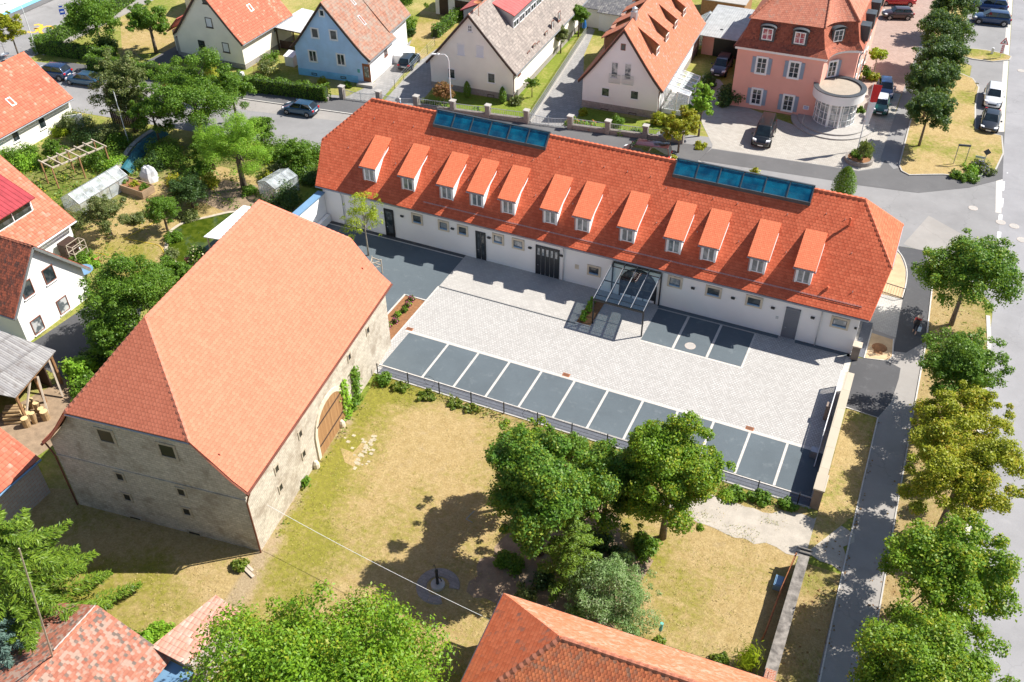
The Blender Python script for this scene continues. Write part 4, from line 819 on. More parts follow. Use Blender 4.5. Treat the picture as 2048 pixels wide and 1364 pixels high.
mb.poly([(X0, YF, 0), (X1, YF, 0), (X1, YF, zw+.25), (X0, YF, zw+.25)]); mb.poly([(X1, YB, 0), (X0, YB, 0), (X0, YB, zw+.25), (X1, YB, zw+.25)])
mb.build('wall', M['white'], mbld)
prof = [(0, ZE), (.9, ZE+.9*TAN-.06), (2.82, ZE+2.82*TAN), (HD, ZR)]
Pm = lambda a, s, z: Vector((a, YE+s, z))
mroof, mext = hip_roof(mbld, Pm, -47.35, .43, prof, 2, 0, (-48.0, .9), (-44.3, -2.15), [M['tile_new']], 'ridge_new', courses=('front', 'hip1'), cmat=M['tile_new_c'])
gutter(mbld, (-47.35, YE-.06, ZE-.05), (.43, YE-.06, ZE-.05), 'zinc', .08); gutter(mbld, (-47.35, YE+2*HD+.06, ZE-.05), (.43, YE+2*HD+.06, ZE-.05))
fw_, fn_ = (1, 0, 0), (0, -1, 0)
MB().box(X0-.02, YF-.025, 0, X1+.02, YF-.001, .22).build('plinth', M['white_trim'], mbld)
zroof = lambda y: ZE+TAN*(y-YE)
def mk_dormer():
    """shed dormer standing on the front slope, written about x = 0"""
    w2 = .60; yf = 61.17; zb = zroof(yf)+.02; zt = 6.16; yb = 63.85; cx = DX[0]; mb = MB()
    mb.poly([(cx-w2, yf, zb-.1), (cx+w2, yf, zb-.1), (cx+w2, yf, zt), (cx-w2, yf, zt)])
    for sg in (-1, 1):
        x = cx+sg*w2; pl = [(x, yf, zb-.1), (x, 63.6, zroof(63.6)-.1), (x, 63.6, 7.32), (x, yf, 6.16)]; mb.poly(pl if sg > 0 else pl[::-1])
    d = mb.build('dormer', M['white'], mbld)
    rf = MB(); w3 = .80; z0, z1 = 6.12, zroof(64.02)+.05
    rf.poly([(cx-w3, yf-.28, z0), (cx+w3, yf-.28, z0), (cx+w3, 64.02, z1), (cx-w3, 64.02, z1)]); r = rf.build('dormer_roof', M['tile_dormer'], d, solid=-.09); fix_up(r)
    tile_courses(r, 'tile_courses', lambda a, t: (a, yf-.28+(64.02-yf+.28)*t, z0+(z1-z0)*t), lambda t: (cx-w3, cx+w3), list(np.linspace(0, 1, 17)), M['tile_dorm_c'])
    f = MB(); o = (cx, yf, zb+.16); h = zt-.18-(zb+.16); a = .46
    for q in ((-a, -a+.06, 0, h), (a-.06, a, 0, h), (-a, a, 0, .06), (-a, a, h-.06, h), (-.05, .05, .06, h-.06)): f.obox(o, fw_, fn_, q[0], q[1], -.02, .05 if q[0] != -.05 else .045, q[2], q[3])
    f.obox(o, fw_, fn_, -.60, -a-.001, -.02, .03, -.1, h+.08); f.obox(o, fw_, fn_, a+.001, .60, -.02, .03, -.1, h+.08); fr = f.build('window', M['frame_white'], d)
    g = MB(); g.obox(o, fw_, fn_, -a+.05, -.045, -.02, .02, .05, h-.05); g.obox(o, fw_, fn_, .045, a-.05, -.02, .02, .05, h-.05); g.build('pane', M['glass_dormer'], d)
    MB().poly([(cx-.66, yf-.22, zroof(yf-.22)+.05), (cx+.66, yf-.22, zroof(yf-.22)+.05), (cx+.63, yf-.02, zb+.08), (cx-.63, yf-.02, zb+.08)]).build('apron', M['blue_zinc'], d, solid=-.02)
    MB().tube([(cx-.84, yf-.31, 6.06), (cx+.84, yf-.31, 6.06)], .05, 6).tube([(cx-.70, yf-.27, 6.06), (cx-.66, yf-.05, 5.75), (cx-.66, yf-.05, zb+.1)], .025, 5).build('gutter', M['zinc'], d)
    for sg in (-1, 1): MB().beam((cx+sg*.80, yf-.26, 6.05), (cx+sg*.80, 63.7, 7.16), .03, .12).build('bargeboard', M['white_trim'], d)
    return d
M['tile_dorm_c'] = tiles('dormer tile course', (.44, .165, .105), (.56, .225, .145), w=.22, h=.21, curve=.30, bump=0, joint_shade=.6); M['tile_dormer'] = tiles('pale red dormer tile', (.60, .15, .07), (.66, .18, .085)); M['glass_dormer'] = glassy('dormer glass', (.10, .12, .135), .05, (.34, .36, .37), .7)
DX = [-42.15, -38.33, -34.6, -31.76, -28.9, -25.14, -22.34, -18.56, -14.78, -12.02, -8.24, -4.82]
d0 = mk_dormer()
for x in DX[1:]:
    c = d0.copy(); COL.objects.link(c); c.location = (x-DX[0], 0, 0)
    for g in list(d0.children):
        e = g.copy(); COL.objects.link(e); e.parent = c
        for g2 in list(g.children): e2 = g2.copy(); COL.objects.link(e2); e2.parent = e
# glazed ridge lanterns
for a, b, nb in ((-37.8, -27.3, 6), (-16.5, -5.8, 6)):
    k = MB(); y0, y1 = 65.12, 2*(YE+HD)-65.12; zb = zroof(65.12)-.15; zk = zroof(65.12)+.42; zt = ZR+.32; ym = YE+HD
    k.poly([(a, y0, zb), (b, y0, zb), (b, y0, zk), (a, y0, zk)]); k.poly([(b, y1, zb), (a, y1, zb), (a, y1, zk), (b, y1, zk)])
    for x, sg in ((a, -1), (b, 1)): pl = [(x, y0, zb), (x, y1, zb), (x, y1, zk), (x, ym, zt), (x, y0, zk)]; k.poly(pl if sg > 0 else pl[::-1])
    lan = k.build('roof_lantern', M['dark_zinc'], mbld)
    g = MB(); g.poly([(a+.05, y0, zk), (b-.05, y0, zk), (b-.05, ym, zt), (a+.05, ym, zt)]); g.poly([(b-.05, y1, zk), (a+.05, y1, zk), (a+.05, ym, zt), (b-.05, ym, zt)]); g.build('pane', M['glass_sky'], lan)
    fr = MB()
    for i in range(nb+1): x = a+.05+(b-a-.1)*i/nb; fr.beam((x, y0, zk+.03), (x, ym, zt+.03), .07, .08); fr.beam((x, y1, zk+.03), (x, ym, zt+.03), .07, .08)
    fr.beam((a, y0, zk+.02), (b, y0, zk+.02), .09, .09); fr.beam((a, ym, zt+.03), (b, ym, zt+.03), .14, .06); fr.beam((a, y1, zk+.02), (b, y1, zk+.02), .09, .09); fr.build('glazing_bars', M['dark_zinc'], lan)
    MB().poly([(a-.1, y0-.30, zroof(y0-.30)+.04), (b+.1, y0-.30, zroof(y0-.30)+.04), (b+.1, y0-.01, zroof(y0)+.06), (a-.1, y0-.01, zroof(y0)+.06)]).build('flashing', M['blue_zinc'], lan, solid=-.02)
    ri = MB(); rs = random.Random(int(-a))
    for i in range(nb):
        x = a+(b-a)*i/nb; ri.box(x-.05+.1, y0+.05, zb-.1, x+.13, y1-.05, zk-.05)
        for j in range(2): q = x+.45+j*.7+rs.uniform(-.15, .15); ri.box(q, y0+.25, zk-.42, q+.3, y0+.95, zk-.12)
    ri.poly([(a+.05, y0+.02, zroof(y0)+.05), (b-.05, y0+.02, zroof(y0)+.05), (b-.05, ym, ZR+.05), (a+.05, ym, ZR+.05)]); ri.build('light_well', M['white_trim'], lan)
# snow guard, roof hooks, vents
sg_ = MB(); ys = YE+.52; zs = zroof(ys)
for x in np.arange(-36.6, -.2, .8): sg_.beam((x, ys, zs-.03), (x, ys-.06, zs+.2), .03)
for dz in (.05, .12, .19): sg_.tube([(-36.6, ys-.05, zs+dz), (-.3, ys-.05, zs+dz)], .012, 5)
for x in np.arange(-36.6, -.3, .2): sg_.beam((x, ys-.05, zs+.04), (x, ys-.05, zs+.2), .012)
sg_.build('snow_guard', M['galv'], mbld)
def hook(x, y):
    return MB().beam((x, y+.12, zroof(y+.12)+.03), (x, y-.1, zroof(y-.1)+.14), .05, .03).beam((x, y-.1, zroof(y-.1)+.03), (x, y-.1, zroof(y-.1)+.26), .05, .03)
hk = [(x, 65.0) for x in np.arange(-43.5, -3, 1.95) if not (-38 < x < -27 or -16.8 < x < -5.6)]+[(x, 64.55) for x in np.arange(-37.6, -5.8, 1.9) if (-38 < x < -27 or -16.8 < x < -5.6)]+[((a+b)/2, 62.6) for a, b in zip(DX[:-1], DX[1:])]+[(-45.2, 62.9), (-2.0, 63.3), (-1.2, 61.4), (-3.1, 64.9)]
h0 = hook(*hk[0]).build('roof_hook', M['galv'], mbld)
for x, y in hk[1:]: c = h0.copy(); COL.objects.link(c); c.location = (x-hk[0][0], y-hk[0][1], (y-hk[0][1])*TAN)
for px, py, h in ((1697, 455, .75), (1654, 581, .3)):
    p = hit(px, py, (0, YE, ZE), (0, -TAN, 1)); MB().tube([p+Vector((0, 0, -.1)), p+Vector((0, 0, h))], .075, 10).tube([p+Vector((0, 0, h)), p+Vector((0, 0, h+.1))], [.12, .06], 10).build('vent_pipe', M['ridge_new'], mbld)
# openings of the front wall
SAND = 'sandstone'
for i, (x0, x1, z0, z1) in enumerate(((-37.8, -36.7, 2.0, 3.05), (-35.2, -34.15, 2.0, 3.02), (-33.35, -32.33, 2.0, 3.02), (-30.05, -28.97, 2.0, 3.03), (-28.24, -27.11, 2.0, 3.02), (-21.49, -20.33, 1.25, 2.25), (-14.76, -13.56, 2.07, 3.13), (-11.71, -10.43, 2.07, 3.07), (-8.56, -7.26, 2.09, 3.09), (-2.16, -.82, 2.07, 3.07))):
    w = x1-x0-.34; h = z1-z0-.34; f = window(mbld, ((x0+x1)/2, YF, z0+.17), fw_, fn_, w, h, 'dark_zinc', 'glass_room' if i in (1, 3, 4, 6, 9) else 'glass', 0, 0, .05, surround=SAND, sw=.17)
    MB().obox(((x0+x1)/2, YF, z0+.17), fw_, fn_, -w/2, w/2, -.02, .10, -.02, .10).build('sill', M['blue_zinc'], f)
def door(x0, x1, z1, mat, leaves=1, glass=None, panels=0, top=0.0, handle=True, name='door'):
    mb = MB(); n = leaves
    for i in range(n):
        a = x0+(x1-x0)*i/n+.02; b = x0+(x1-x0)*(i+1)/n-.02; mb.box(a, YF-.05, .03, b, YF+.02, z1-.03)
        if panels:
            for q in range(panels): zz = .15+q*(z1-.3)/panels; mb.box(a+.1, YF-.065, zz, b-.1, YF-.049, zz+(z1-.3)/panels*.72)
    for a, b, c, d_ in ((x0-.07, x0+.02, 0, z1+.05), (x1-.02, x1+.07, 0, z1+.05), (x0-.07, x1+.07, z1-.03, z1+.06)): mb.box(a, YF-.075, c, b, YF+.02, d_)
    dr = mb.build(name, M[mat], mbld)
    if glass:
        g = MB()
        for i in range(n): a = x0+(x1-x0)*i/n+.10; b = x0+(x1-x0)*(i+1)/n-.10; g.box(a, YF-.058, top, b, YF-.03, z1-.18)
        g.build('pane', M[glass], dr)
    if handle: MB().tube([(x0+.12, YF-.12, 1.0), (x0+.24, YF-.12, 1.0)], .015, 6).tube([(x0+.12, YF-.04, 1.0), (x0+.12, YF-.12, 1.0)], .015, 6).build('handle', M['galv'], dr)
    return dr
door(-40.5, -39.7, 2.75, 'black_metal', 1, 'glass', 0, .4); door(-31.55, -30.75, 2.75, 'black_door', 2, 'glass', 0, .5); door(-26.0, -24.02, 2.85, 'black_door', 5, 'glass_room', 0, 2.0); door(-5.4, -4.45, 2.8, 'grey_door', 1, None, 14)
arch = [(-18.6, 0)]+[(-17.1+1.5*math.cos(t), 1.35+1.5*math.sin(t)) for t in np.linspace(math.pi, 0, 18)]+[(-15.6, 0)]
mb = MB(); A_ = [(x, YF-.015, z) for x, z in arch]; mb.poly(A_); ad = mb.build('arched_door', M['glass'], mbld)
mb = MB()
for (x, z), (x2, z2) in zip(arch[:-1], arch[1:]): mb.beam((x, YF-.04, z), (x2, YF-.04, z2), .12, .12, upv=(0, 1, 0))
for x, z in ((-17.6, 2.7), (-16.6, 2.7)): mb.beam((x, YF-.04, 0), (x, YF-.04, z), .07, .06)
mb.beam((-18.6, YF-.04, 1.9), (-15.6, YF-.04, 1.9), .06, .07); mb.build('frame', M['black_metal'], ad)
lm = None
for x in (-38.75, -33.8, -30.35, -26.58, -23.75, -12.68, -9.51, -6.43, -3.45):
    z = 2.36; mb = MB().obox((x, YF, z), fw_, fn_, -.15, .15, 0, .16, .10, .17).obox((x, YF, z), fw_, fn_, -.13, .13, 0, .10, 0, .10); mb.build('wall_lamp', M['black_metal'], mbld)
MB().obox((-.33, YF, 2.4), fw_, fn_, -.09, .09, 0, .1, 0, .14).build('camera_box', M['black_metal'], mbld); MB().obox((-22.4, YF, 1.5), fw_, fn_, -.17, .17, 0, .03, 0, .42).build('vent_grille', M['sandstone'], mbld); MB().obox((-6.0, YF, 1.55), fw_, fn_, -.1, .1, 0, .05, 0, .22).build('intercom', M['galv'], mbld)
for x in (-44.8, -23.55, -2.85): downpipe(mbld, (x, YE-.05, ZE-.08), 0, 'galv', .05, (0, .14, 0))
# door at the right gable foot
# white courtyard wall with blue metal cap beside it
w = empty('courtyard_wall', 'white rendered courtyard wall with blue metal cap left of the long building', 'wall', (-46.7, 54, 0))
MB().prism([(-47.1, 47.6), (-46.62, 47.6), (-46.75, 60.35), (-47.25, 60.35)], 0, 2.85).build('wall_body', M['white'], w); MB().prism([(-47.2, 47.5), (-46.5, 47.5), (-46.62, 60.38), (-47.35, 60.38)], 2.853, 2.96, cap0=True).build('metal_cap', M['blue_zinc'], w)
MB().prism([(-46.60, 56.2), (-46.2, 56.2), (-46.35, 60.30), (-46.72, 60.30)], 0, .75).build('bench_plinth', M['white'], w)
# glass canopy over the entrance
c = empty('glass_canopy', 'black steel entrance canopy with sloping glass roof', 'canopy', (-17.25, 58.2, 0)); fr = MB(); xa, xb = -19.28, -15.25; yf, yb, zf, zk = 55.98, 60.32, 2.42, 3.12
for i in range(5): x = xa+(xb-xa)*i/4; fr.beam((x, yf, zf), (x, yb, zk), .07, .12)
fr.beam((xa-.05, yf, zf-.05), (xb+.05, yf, zf-.05), .12, .16); fr.beam((xa, yb, zk), (xb, yb, zk), .1, .14); fr.beam((xa, (yf+yb)/2, (zf+zk)/2), (xb, (yf+yb)/2, (zf+zk)/2), .06, .08); fr.beam((xa, yf+.5, zf+.08), (xb, yf+.5, zf+.08), .05, .06); fr.beam((xa, yb-.5, zk-.08), (xb, yb-.5, zk-.08), .05, .06); fr.build('frame', M['black_metal'], c)
for x in (xa, xb): MB().beam((x, yf+.02, 0), (x, yf+.02, zf-.1), .1, .1).build('post', M['black_metal'], c)
for x in (xa, xb): MB().beam((x, yb-.04, 0), (x, yb-.04, zk-.05), .1, .1).build('post', M['black_metal'], c)
for i in range(4): x0 = xa+(xb-xa)*i/4+.03; x1 = xa+(xb-xa)*(i+1)/4-.03; MB().poly([(x0, yf-.05, zf+.085), (x1, yf-.05, zf+.085), (x1, yb, zk+.085), (x0, yb, zk+.085)]).build('glass_pane', M['canopy_glass'], c)
rl = MB()
for i in range(5): x = xa+(xb-xa)*i/4; rl.beam((x, yf-.06, zf+.10), (x, yb, zk+.10), .045, .02)
rl.build('glazing_cap', M['galv'], c)

# ================================================================== STONE BARN
BA, BY = (-29.37, 26.67), -.12905
bu = Vector((math.sin(BY), math.cos(BY), 0)); bv = Vector((-math.cos(BY), math.sin(BY), 0))   # along ridge, across to the left
Pb = lambda a, s, z: Vector((BA[0], BA[1], 0))+bu*a+bv*s+Vector((0, 0, z))
BL, BD, BZ, BT = 21.0, 6.91, 5.73, 1.17
barn = empty('stone_barn', 'big stone barn with pale red tiled half-hipped roof and arched plank gate', 'barn', Pb(BL/2, BD, 0))
prof = [(0, BZ), (.8, BZ+.8*BT-.20), (1.7, BZ+1.7*BT-.16), (2.83, BZ+2.83*BT), (BD, BZ+BD*BT)]
broof, bext = hip_roof(barn, lambda a, s, z: Pb(a, s, z), 0, BL, prof, 3, 0, (-.05, BL+.05), (3.98, BL-3.98), [M['tile_barn']], 'ridge_barn', courses=('front', 'hip0'), cmat=M['tile_barn_c'], hmat=M['tile_new_c'])  # front hip: same tile in a brighter colour, its grazing light painted in
wi = .38; mb = MB(); zt = BZ-.02; a0, a1 = .25, BL-.25; pw = [(wi, BZ+wi*BT-.28), (.8, prof[1][1]-.19), (1.7, prof[2][1]-.19), (2.83, prof[3][1]-.19)]; top = [(wi, BZ+wi*BT-.28)]
for a, sg in ((a0, 1), (a1, -1)): pl = [Pb(a, wi, 0)]+[Pb(a, q, z) for q, z in pw]+[Pb(a, 2*BD-q, z) for q, z in pw[::-1]]+[Pb(a, 2*BD-wi, 0)]; mb.poly(pl[::-1] if sg < 0 else pl)
for s_ in (wi, 2*BD-wi): mb.poly([Pb(a0, s_, 0), Pb(a1, s_, 0), Pb(a1, s_, top[0][1]), Pb(a0, s_, top[0][1])])
mb.build('wall', M['barn_stone'], barn, recalc=True)
gutter(barn, Pb(-.1, -.07, BZ-.08), Pb(BL+.1, -.07, BZ-.08), 'copper', .085); gutter(barn, Pb(-.1, 2*BD+.07, BZ-.08), Pb(BL+.1, 2*BD+.07, BZ-.08), 'copper', .085)
for s_, o_ in ((-.07, .38), (2*BD+.07, -.35)): t = Pb(.18, s_, BZ-.15); MB().tube([t, Pb(.18, s_+o_*.6, BZ-.7), Pb(.18, s_+o_*1.05, BZ-1.2), Pb(.18, s_+o_*1.05, 0)], .055, 8).build('downpipe', M['copper'], barn)
fn2 = -bu; ft2 = -bv; ga = Pb(a0, wi, 0)       # front gable, tangent to the right
rn = -bv; rt = bu; ra = Pb(a0, wi, 0)          # right long wall, normal to the right
def barn_hole(px, py, w, h, pa, n, t, sw=.13, name='window'):
    p = hit(px, py, pa, n); o = (p.x, p.y, p.z-h/2); mb = MB(); a = w/2
    for q in ((-a-sw, -a, -sw, h+sw), (a, a+sw, -sw, h+sw), (-a, a, h, h+sw), (-a, a, -sw, 0)): mb.obox(o, t, n, q[0], q[1], -.02, .05, q[2], q[3])
    f = mb.build(name, M['barn_frame'], barn); MB().obox(o, t, n, -a, a, -.02, .012, 0, h).build('pane', M['black_metal'], f); return f
for px, py in ((212, 872), (335, 902)): f = barn_hole(px, py, .95, .95, ga, fn2, ft2, .17)
for px, py in ((240, 953), (363, 984), (255, 994), (374, 1023)): barn_hole(px, py, .45, .55, ga, fn2, ft2)
for px, py in ((272, 1038), (390, 1068)): barn_hole(px, py, .8, .4, ga, fn2, ft2, .1)
for px, py in ((735, 661), (698, 714), (704, 752), (600, 868), (607, 908), (553, 938), (561, 975)): barn_hole(px, py, .34, .5, ra, rn, rt, .1)
# string course on the gable
MB().obox(Pb(a0, BD, 4.55), ft2, fn2, -BD+wi, BD-wi, -.02, .05, 0, .14).build('string_course', M['barn_stone'], barn)
# arched gate
gl = hit(638, 900, ra, rn); gr = hit(689, 822, ra, rn); s0 = (gl-ra).dot(rt); s1 = (gr-ra).dot(rt); gw = s1-s0; gh = 3.75; cx = (s0+s1)/2; spring = gh-gw*.5
arch = [(s0, 0), (s0, spring)]+[(cx-gw/2*math.cos(t), spring+gw/2*math.sin(t)) for t in np.linspace(.15, math.pi-.15, 16)]+[(s1, spring), (s1, 0)]
gp = lambda s_, z, d: ra+rt*s_+rn*d+Vector((0, 0, z)); mb = MB()
for half in (0, 1):
    P_ = [(s_, z) for s_, z in arch if (s_ <= cx+.01 if half == 0 else s_ >= cx-.01)]; P_ = P_+[(cx-.012, gh), (cx-.012, 0)] if half == 0 else [(cx+.012, 0), (cx+.012, gh)]+P_
    n = len(P_); i = len(mb.v); mb.v += [gp(a, z, .02) for a, z in P_]+[gp(a, z, .09) for a, z in P_]; mb.f.append([i+n+k for k in range(n)]); mb.m.append(0)
    for k in range(n): mb.f.append([i+k, i+(k+1) % n, i+n+(k+1) % n, i+n+k]); mb.m.append(0)
g = mb.build('gate', M['wood_gate'], barn, recalc=True)
mb = MB()
for (a, z), (b, z2) in zip(arch[:-1], arch[1:]): mb.beam(gp(a-(.12 if a < cx else -.12), z, .04), gp(b-(.12 if b < cx else -.12), z2+(.0), .04), .32, .14, upv=tuple(rn))
mb.build('arch_surround', M['sandstone'], g); MB().obox(gp(cx, 0, 0), rt, rn, -gw/2+.1, gw/2-.1, .09, .12, .9, 1.02).obox(gp(cx, 0, 0), rt, rn, -gw/2+.1, gw/2-.1, .09, .12, 2.6, 2.72).build('hinge_strap', M['wood_dark'], g)
for px, py in ((632, 945), (684, 868)): p = hit(px, py, ra, rn); MB().lathe((p.x+.15, p.y, 0), [(.24, 0), (.22, .35), (.12, .55), (0, .58)], 8).build('guard_stone', M['sandstone'], barn)
for px, py in ((1721-500, 0),): pass
for a, s_ in ((1.0, .9), (1.0, 9.0), (2.7, 4.6), (.75, 4.1)): pass
for px, py in ((500+880/3.9, 340+775/3.9), (440, 911)):
    p = hit(px, py, Pb(0, 0, BZ), (bv*(-BT)+Vector((0, 0, 1)))); MB().tube([p, p+Vector((0, 0, .18))], .05, 6).build('roof_hook', M['ridge_barn'], barn)
# white lean-to roof behind the barn
c = empty('garden_canopy', 'white flat lean-to roof by the pond behind the barn', 'canopy', (-51.5, 53.5, 0)); MB().hull8([(-52.4, 50.6, 2.5), (-50.3, 50.9, 2.5), (-50.4, 56.2, 2.5), (-52.4, 56.1, 2.5), (-52.4, 50.6, 2.6), (-50.3, 50.9, 2.6), (-50.4, 56.2, 2.6), (-52.4, 56.1, 2.6)]).build('roof', M['white_trim'], c)
for x, y in ((-52.2, 50.8), (-50.5, 51.1), (-52.2, 55.9), (-50.6, 56.0)): MB().beam((x, y, 0), (x, y, 2.5), .1).build('post', M['wood_pale'], c)
MB().prism(strip([(-50.35, 50.9), (-50.45, 56.1)], .06)[0]+strip([(-50.35, 50.9), (-50.45, 56.1)], .06)[1][::-1], 0, 2.5).build('back_panel', M['white'], c)
# ivy on the barn wall by the gate
for lab, (px, py), rx, h in (('bright climbing ivy beside the arched barn gate', (692, 815), .45, 3.2), ('pale climbing ivy on the barn wall farther from the gate', (712, 785), .4, 3.0), ('low weeds at the foot of the barn wall by the ivy', (705, 800), .5, .9), ('small weed at the foot of the barn wall left of the gate', (609, 968), .3, .5)):
    p = hit(px, py, ra+rn*.05, rn); p.z = 0; n = 520 if h > 2 else 160; rng = np.random.default_rng(len(lab)); C = np.array(p)+np.array(rt)*rng.normal(0, rx*.55, n)[:, None]*(1.3-rng.random(n)[:, None]*.5)+np.array(rn)*np.abs(rng.normal(.05, .13, n))[:, None]; C[:, 2] = h*rng.random(n)**1.2+.02
    Nn = np.array(rn)+unit(n, rng)*.6+np.array([0, 0, .3]); Nn /= np.linalg.norm(Nn, axis=1, keepdims=True); o = leaf_obj('climbing_ivy', quads_mesh('climbing_ivy', C, Nn, .2, .8, L['bright' if 'bright' in lab else 'mid'], p, rng), None, p); tag(o, lab, 'climbing plant')

# ================================================================== HOUSES BEHIND THE STREET
def gwin(root, F, px, py, w, h, **kw):
    """window on the front gable of a house, centred where the sight line meets the wall"""
    n = -F.V; p = hit(px, py, F.A, n); return window(root, (p.x, p.y, p.z-h/2), F.U, n, w, h, **kw)
def swin(root, F, u, px, py, w, h, side=1, **kw):
    n = F.U*side; p = hit(px, py, F.P(u, 0), n); return window(root, (p.x, p.y, p.z-h/2), F.V*side, n, w, h, **kw)
def slope_pt(root, F, px, py, side=1):
    i = root_info[root.name]; s_ = i['sr'] if side > 0 else i['sl']; n = F.U*(s_ if side > 0 else -s_)+Vector((0, 0, 1)); return hit(px, py, F.P(i['au'], 0, i['az']), n), n
# white corner building at the far left of the street
o = empty('corner_building', 'plain white building at the upper left corner beyond the side road', 'building', (-118, 84, 0)); MB().prism([(-124, 70), (-113.9, 70), (-113.9, 100), (-124, 100)], 0, 6.0).build('wall', M['white'], o); MB().box(-113.9, 70, 0, -113.86, 100, .5).build('plinth', M['blue2'], o); r = MB().poly([(-113.4, 69, 5.9), (-113.4, 101, 5.9), (-119, 101, 9.5), (-119, 69, 9.5)]).poly([(-124.5, 101, 5.9), (-124.5, 69, 5.9), (-119, 69, 9.5), (-119, 101, 9.5)]).build('roof', M['tile_red'], o, solid=-.1); fix_up(r)  # blue strip paints in the shade at the wall foot; no plinth there
# cream house, left
h, F = gable_house('cream_house', 'cream house with orange tiled roof and grey roller shutters behind the hedge', 'house', (-83.4, 84.45), R(0), 9.5, 9.6, 3.1, 3.35, 4.9, 8.75, 'cream', 'tile_red', .35, .2, 'plinth', .6)
for px, py, sh in ((418, 45, 1), (404, 90, 0), (452, 95, 1)): gwin(h, F, px, py, .95, 1.15, frame='frame_dark', glass='glass_shutter' if sh else 'glass', mull=0)
gwin(h, F, 409, 2, .6, .6, frame='frame_dark', mull=0)
for px in (404, 458): gwin(h, F, px, 128, .7, .35, frame='frame_dark', mull=0, sill=False)
swin(h, F, 9.5, 550, 55, .8, 1.1, frame='frame_white', mull=0)
p, n = slope_pt(h, F, 500, 17); rooflight(h, p+Vector((0, 0, .06)), F.V, F.V.cross(n), .6, .9)
mb = MB().beam(F.P(-.6, -.02, 0), F.P(-.6, -.02, 3.0), .06); 
t = MB().prism([F.P(-1.8, 1.2).xy[:], F.P(-.02, 1.2).xy[:], F.P(-.02, 6).xy[:], F.P(-1.8, 6).xy[:]], 0, 2.6).build('side_porch', M['cream'], h); rr = MB().poly([F.P(-2.1, .6, 2.5), F.P(-.02, .6, 4.4), F.P(-.02, 6.3, 4.4), F.P(-2.1, 6.3, 2.5)]).build('porch_roof', M['tile_dark'], h, solid=-.1); fix_up(rr)
MB().prism([F.P(-.72, .3).xy[:], F.P(-.02, .3).xy[:], F.P(-.02, 1.1).xy[:], F.P(-.72, 1.1).xy[:]], 0, 2.2).build('meter_box', M['concrete'], h)
# wine red outbuilding behind it
mb = MB().prism([(-92, 96), (-84, 96), (-84, 103), (-92, 103)], 0, 2.6); o = empty('outbuilding', 'low outbuilding with wine red pantiles behind the cream house', 'outbuilding', (-88, 99, 0)); mb.build('wall', M['cream'], o); r = MB().poly([(-92.4, 95.5, 2.4), (-83.6, 95.5, 2.4), (-83.6, 99.5, 4.2), (-92.4, 99.5, 4.2)]).poly([(-83.6, 103.5, 2.4), (-92.4, 103.5, 2.4), (-92.4, 99.5, 4.2), (-83.6, 99.5, 4.2)]).build('roof', M['tile_dark'], o, solid=-.1); fix_up(r)
# carport with ribbed roof between cream and blue house
o = empty('carport', 'timber lean-to with pale ribbed roof between the cream and blue houses', 'carport', (-71, 93, 0)); r = MB().poly([(-74.0, 90.5, 3.0), (-69.2, 91.2, 2.5), (-69.2, 97.5, 2.5), (-74.0, 97, 3.0)]).build('roof', M['white_roof'], o, solid=-.06); fix_up(r)
for x, y, z in ((-73.6, 90.8, 3), (-69.4, 91.5, 2.5), (-71.4, 91.1, 2.7), (-69.4, 97, 2.5)): MB().beam((x, y, 0), (x, y, z-.05), .14).build('post', M['wood_dark'], o)
MB().beam((-73.8, 90.7, 2.88), (-69.3, 91.3, 2.4), .1, .2).build('beam', M['wood_dark'], o); mb = MB()
for k in range(14): mb.box(-73.5+k*.14, 91.0, .2, -73.40+k*.14, 91.06, 1.2)
mb.build('railing', M['wood_dark'], o)
# blue house
h, F = gable_house('blue_house', 'light blue house with steep mottled tile roof and brown front door', 'house', (-67.3, 85.8), R(5.5), 9.15, 6.6, 3.55, 3.05, 4.25, 8.85, 'blue', 'tile_old', .4, .2, None, kick=.35, wall_sides='white')
M['tile_mott'] = tiles('mottled brown tile', (.27, .115, .075), (.38, .19, .125), w=.3, h=.34, old=1.0, oldc=(.27, .235, .195), joint_shade=.7); h.children[[c.name.split('.')[0] for c in h.children].index('roof')].data.materials[0] = M['tile_mott']
for px, py, w_, h_ in ((630, 66, .85, 1.1), (667, 70, .85, 1.1), (626, 112, .95, 1.3), (682, 119, .95, 1.3)): gwin(h, F, px, py, w_, h_, mull=1 if w_ > .9 else 0, surround='white_trim', sw=.1)
gwin(h, F, 643.5, 26, .55, .7, mull=0, surround='white_trim', sw=.09)
for px, py in ((629, 148), (687, 155)): gwin(h, F, px, py, .7, .28, frame='frame_dark', mull=0, sill=False)
MB().obox(F.P(0, 0), F.U, -F.V, -.02, 7.7, .0, .02, .01, .85).build('plinth', M['blue2'], h)
p = hit(733, 140, F.A, -F.V); q = (p.x, p.y, .35); MB().obox(q, F.U, -F.V, -.48, .48, -.02, .03, 0, 2.1).build('front_door', M['door_brown'], h); MB().obox(q, F.U, -F.V, -1.0, 1.0, -.02, .9, -.35, -.02).build('door_step', M['concrete'], h); MB().obox(q, F.U, -F.V, -.28, .28, .03, .04, .5, 1.8).build('door_glazing', M['glass_curtain'], h); MB().obox(q, F.U, -F.V, -1.15, -.85, -.02, .04, .95, 1.35).build('letter_box', M['turq'], h)
swin(h, F, 9.15, 771, 102, .8, 1.1, frame='frame_brown', mull=1)
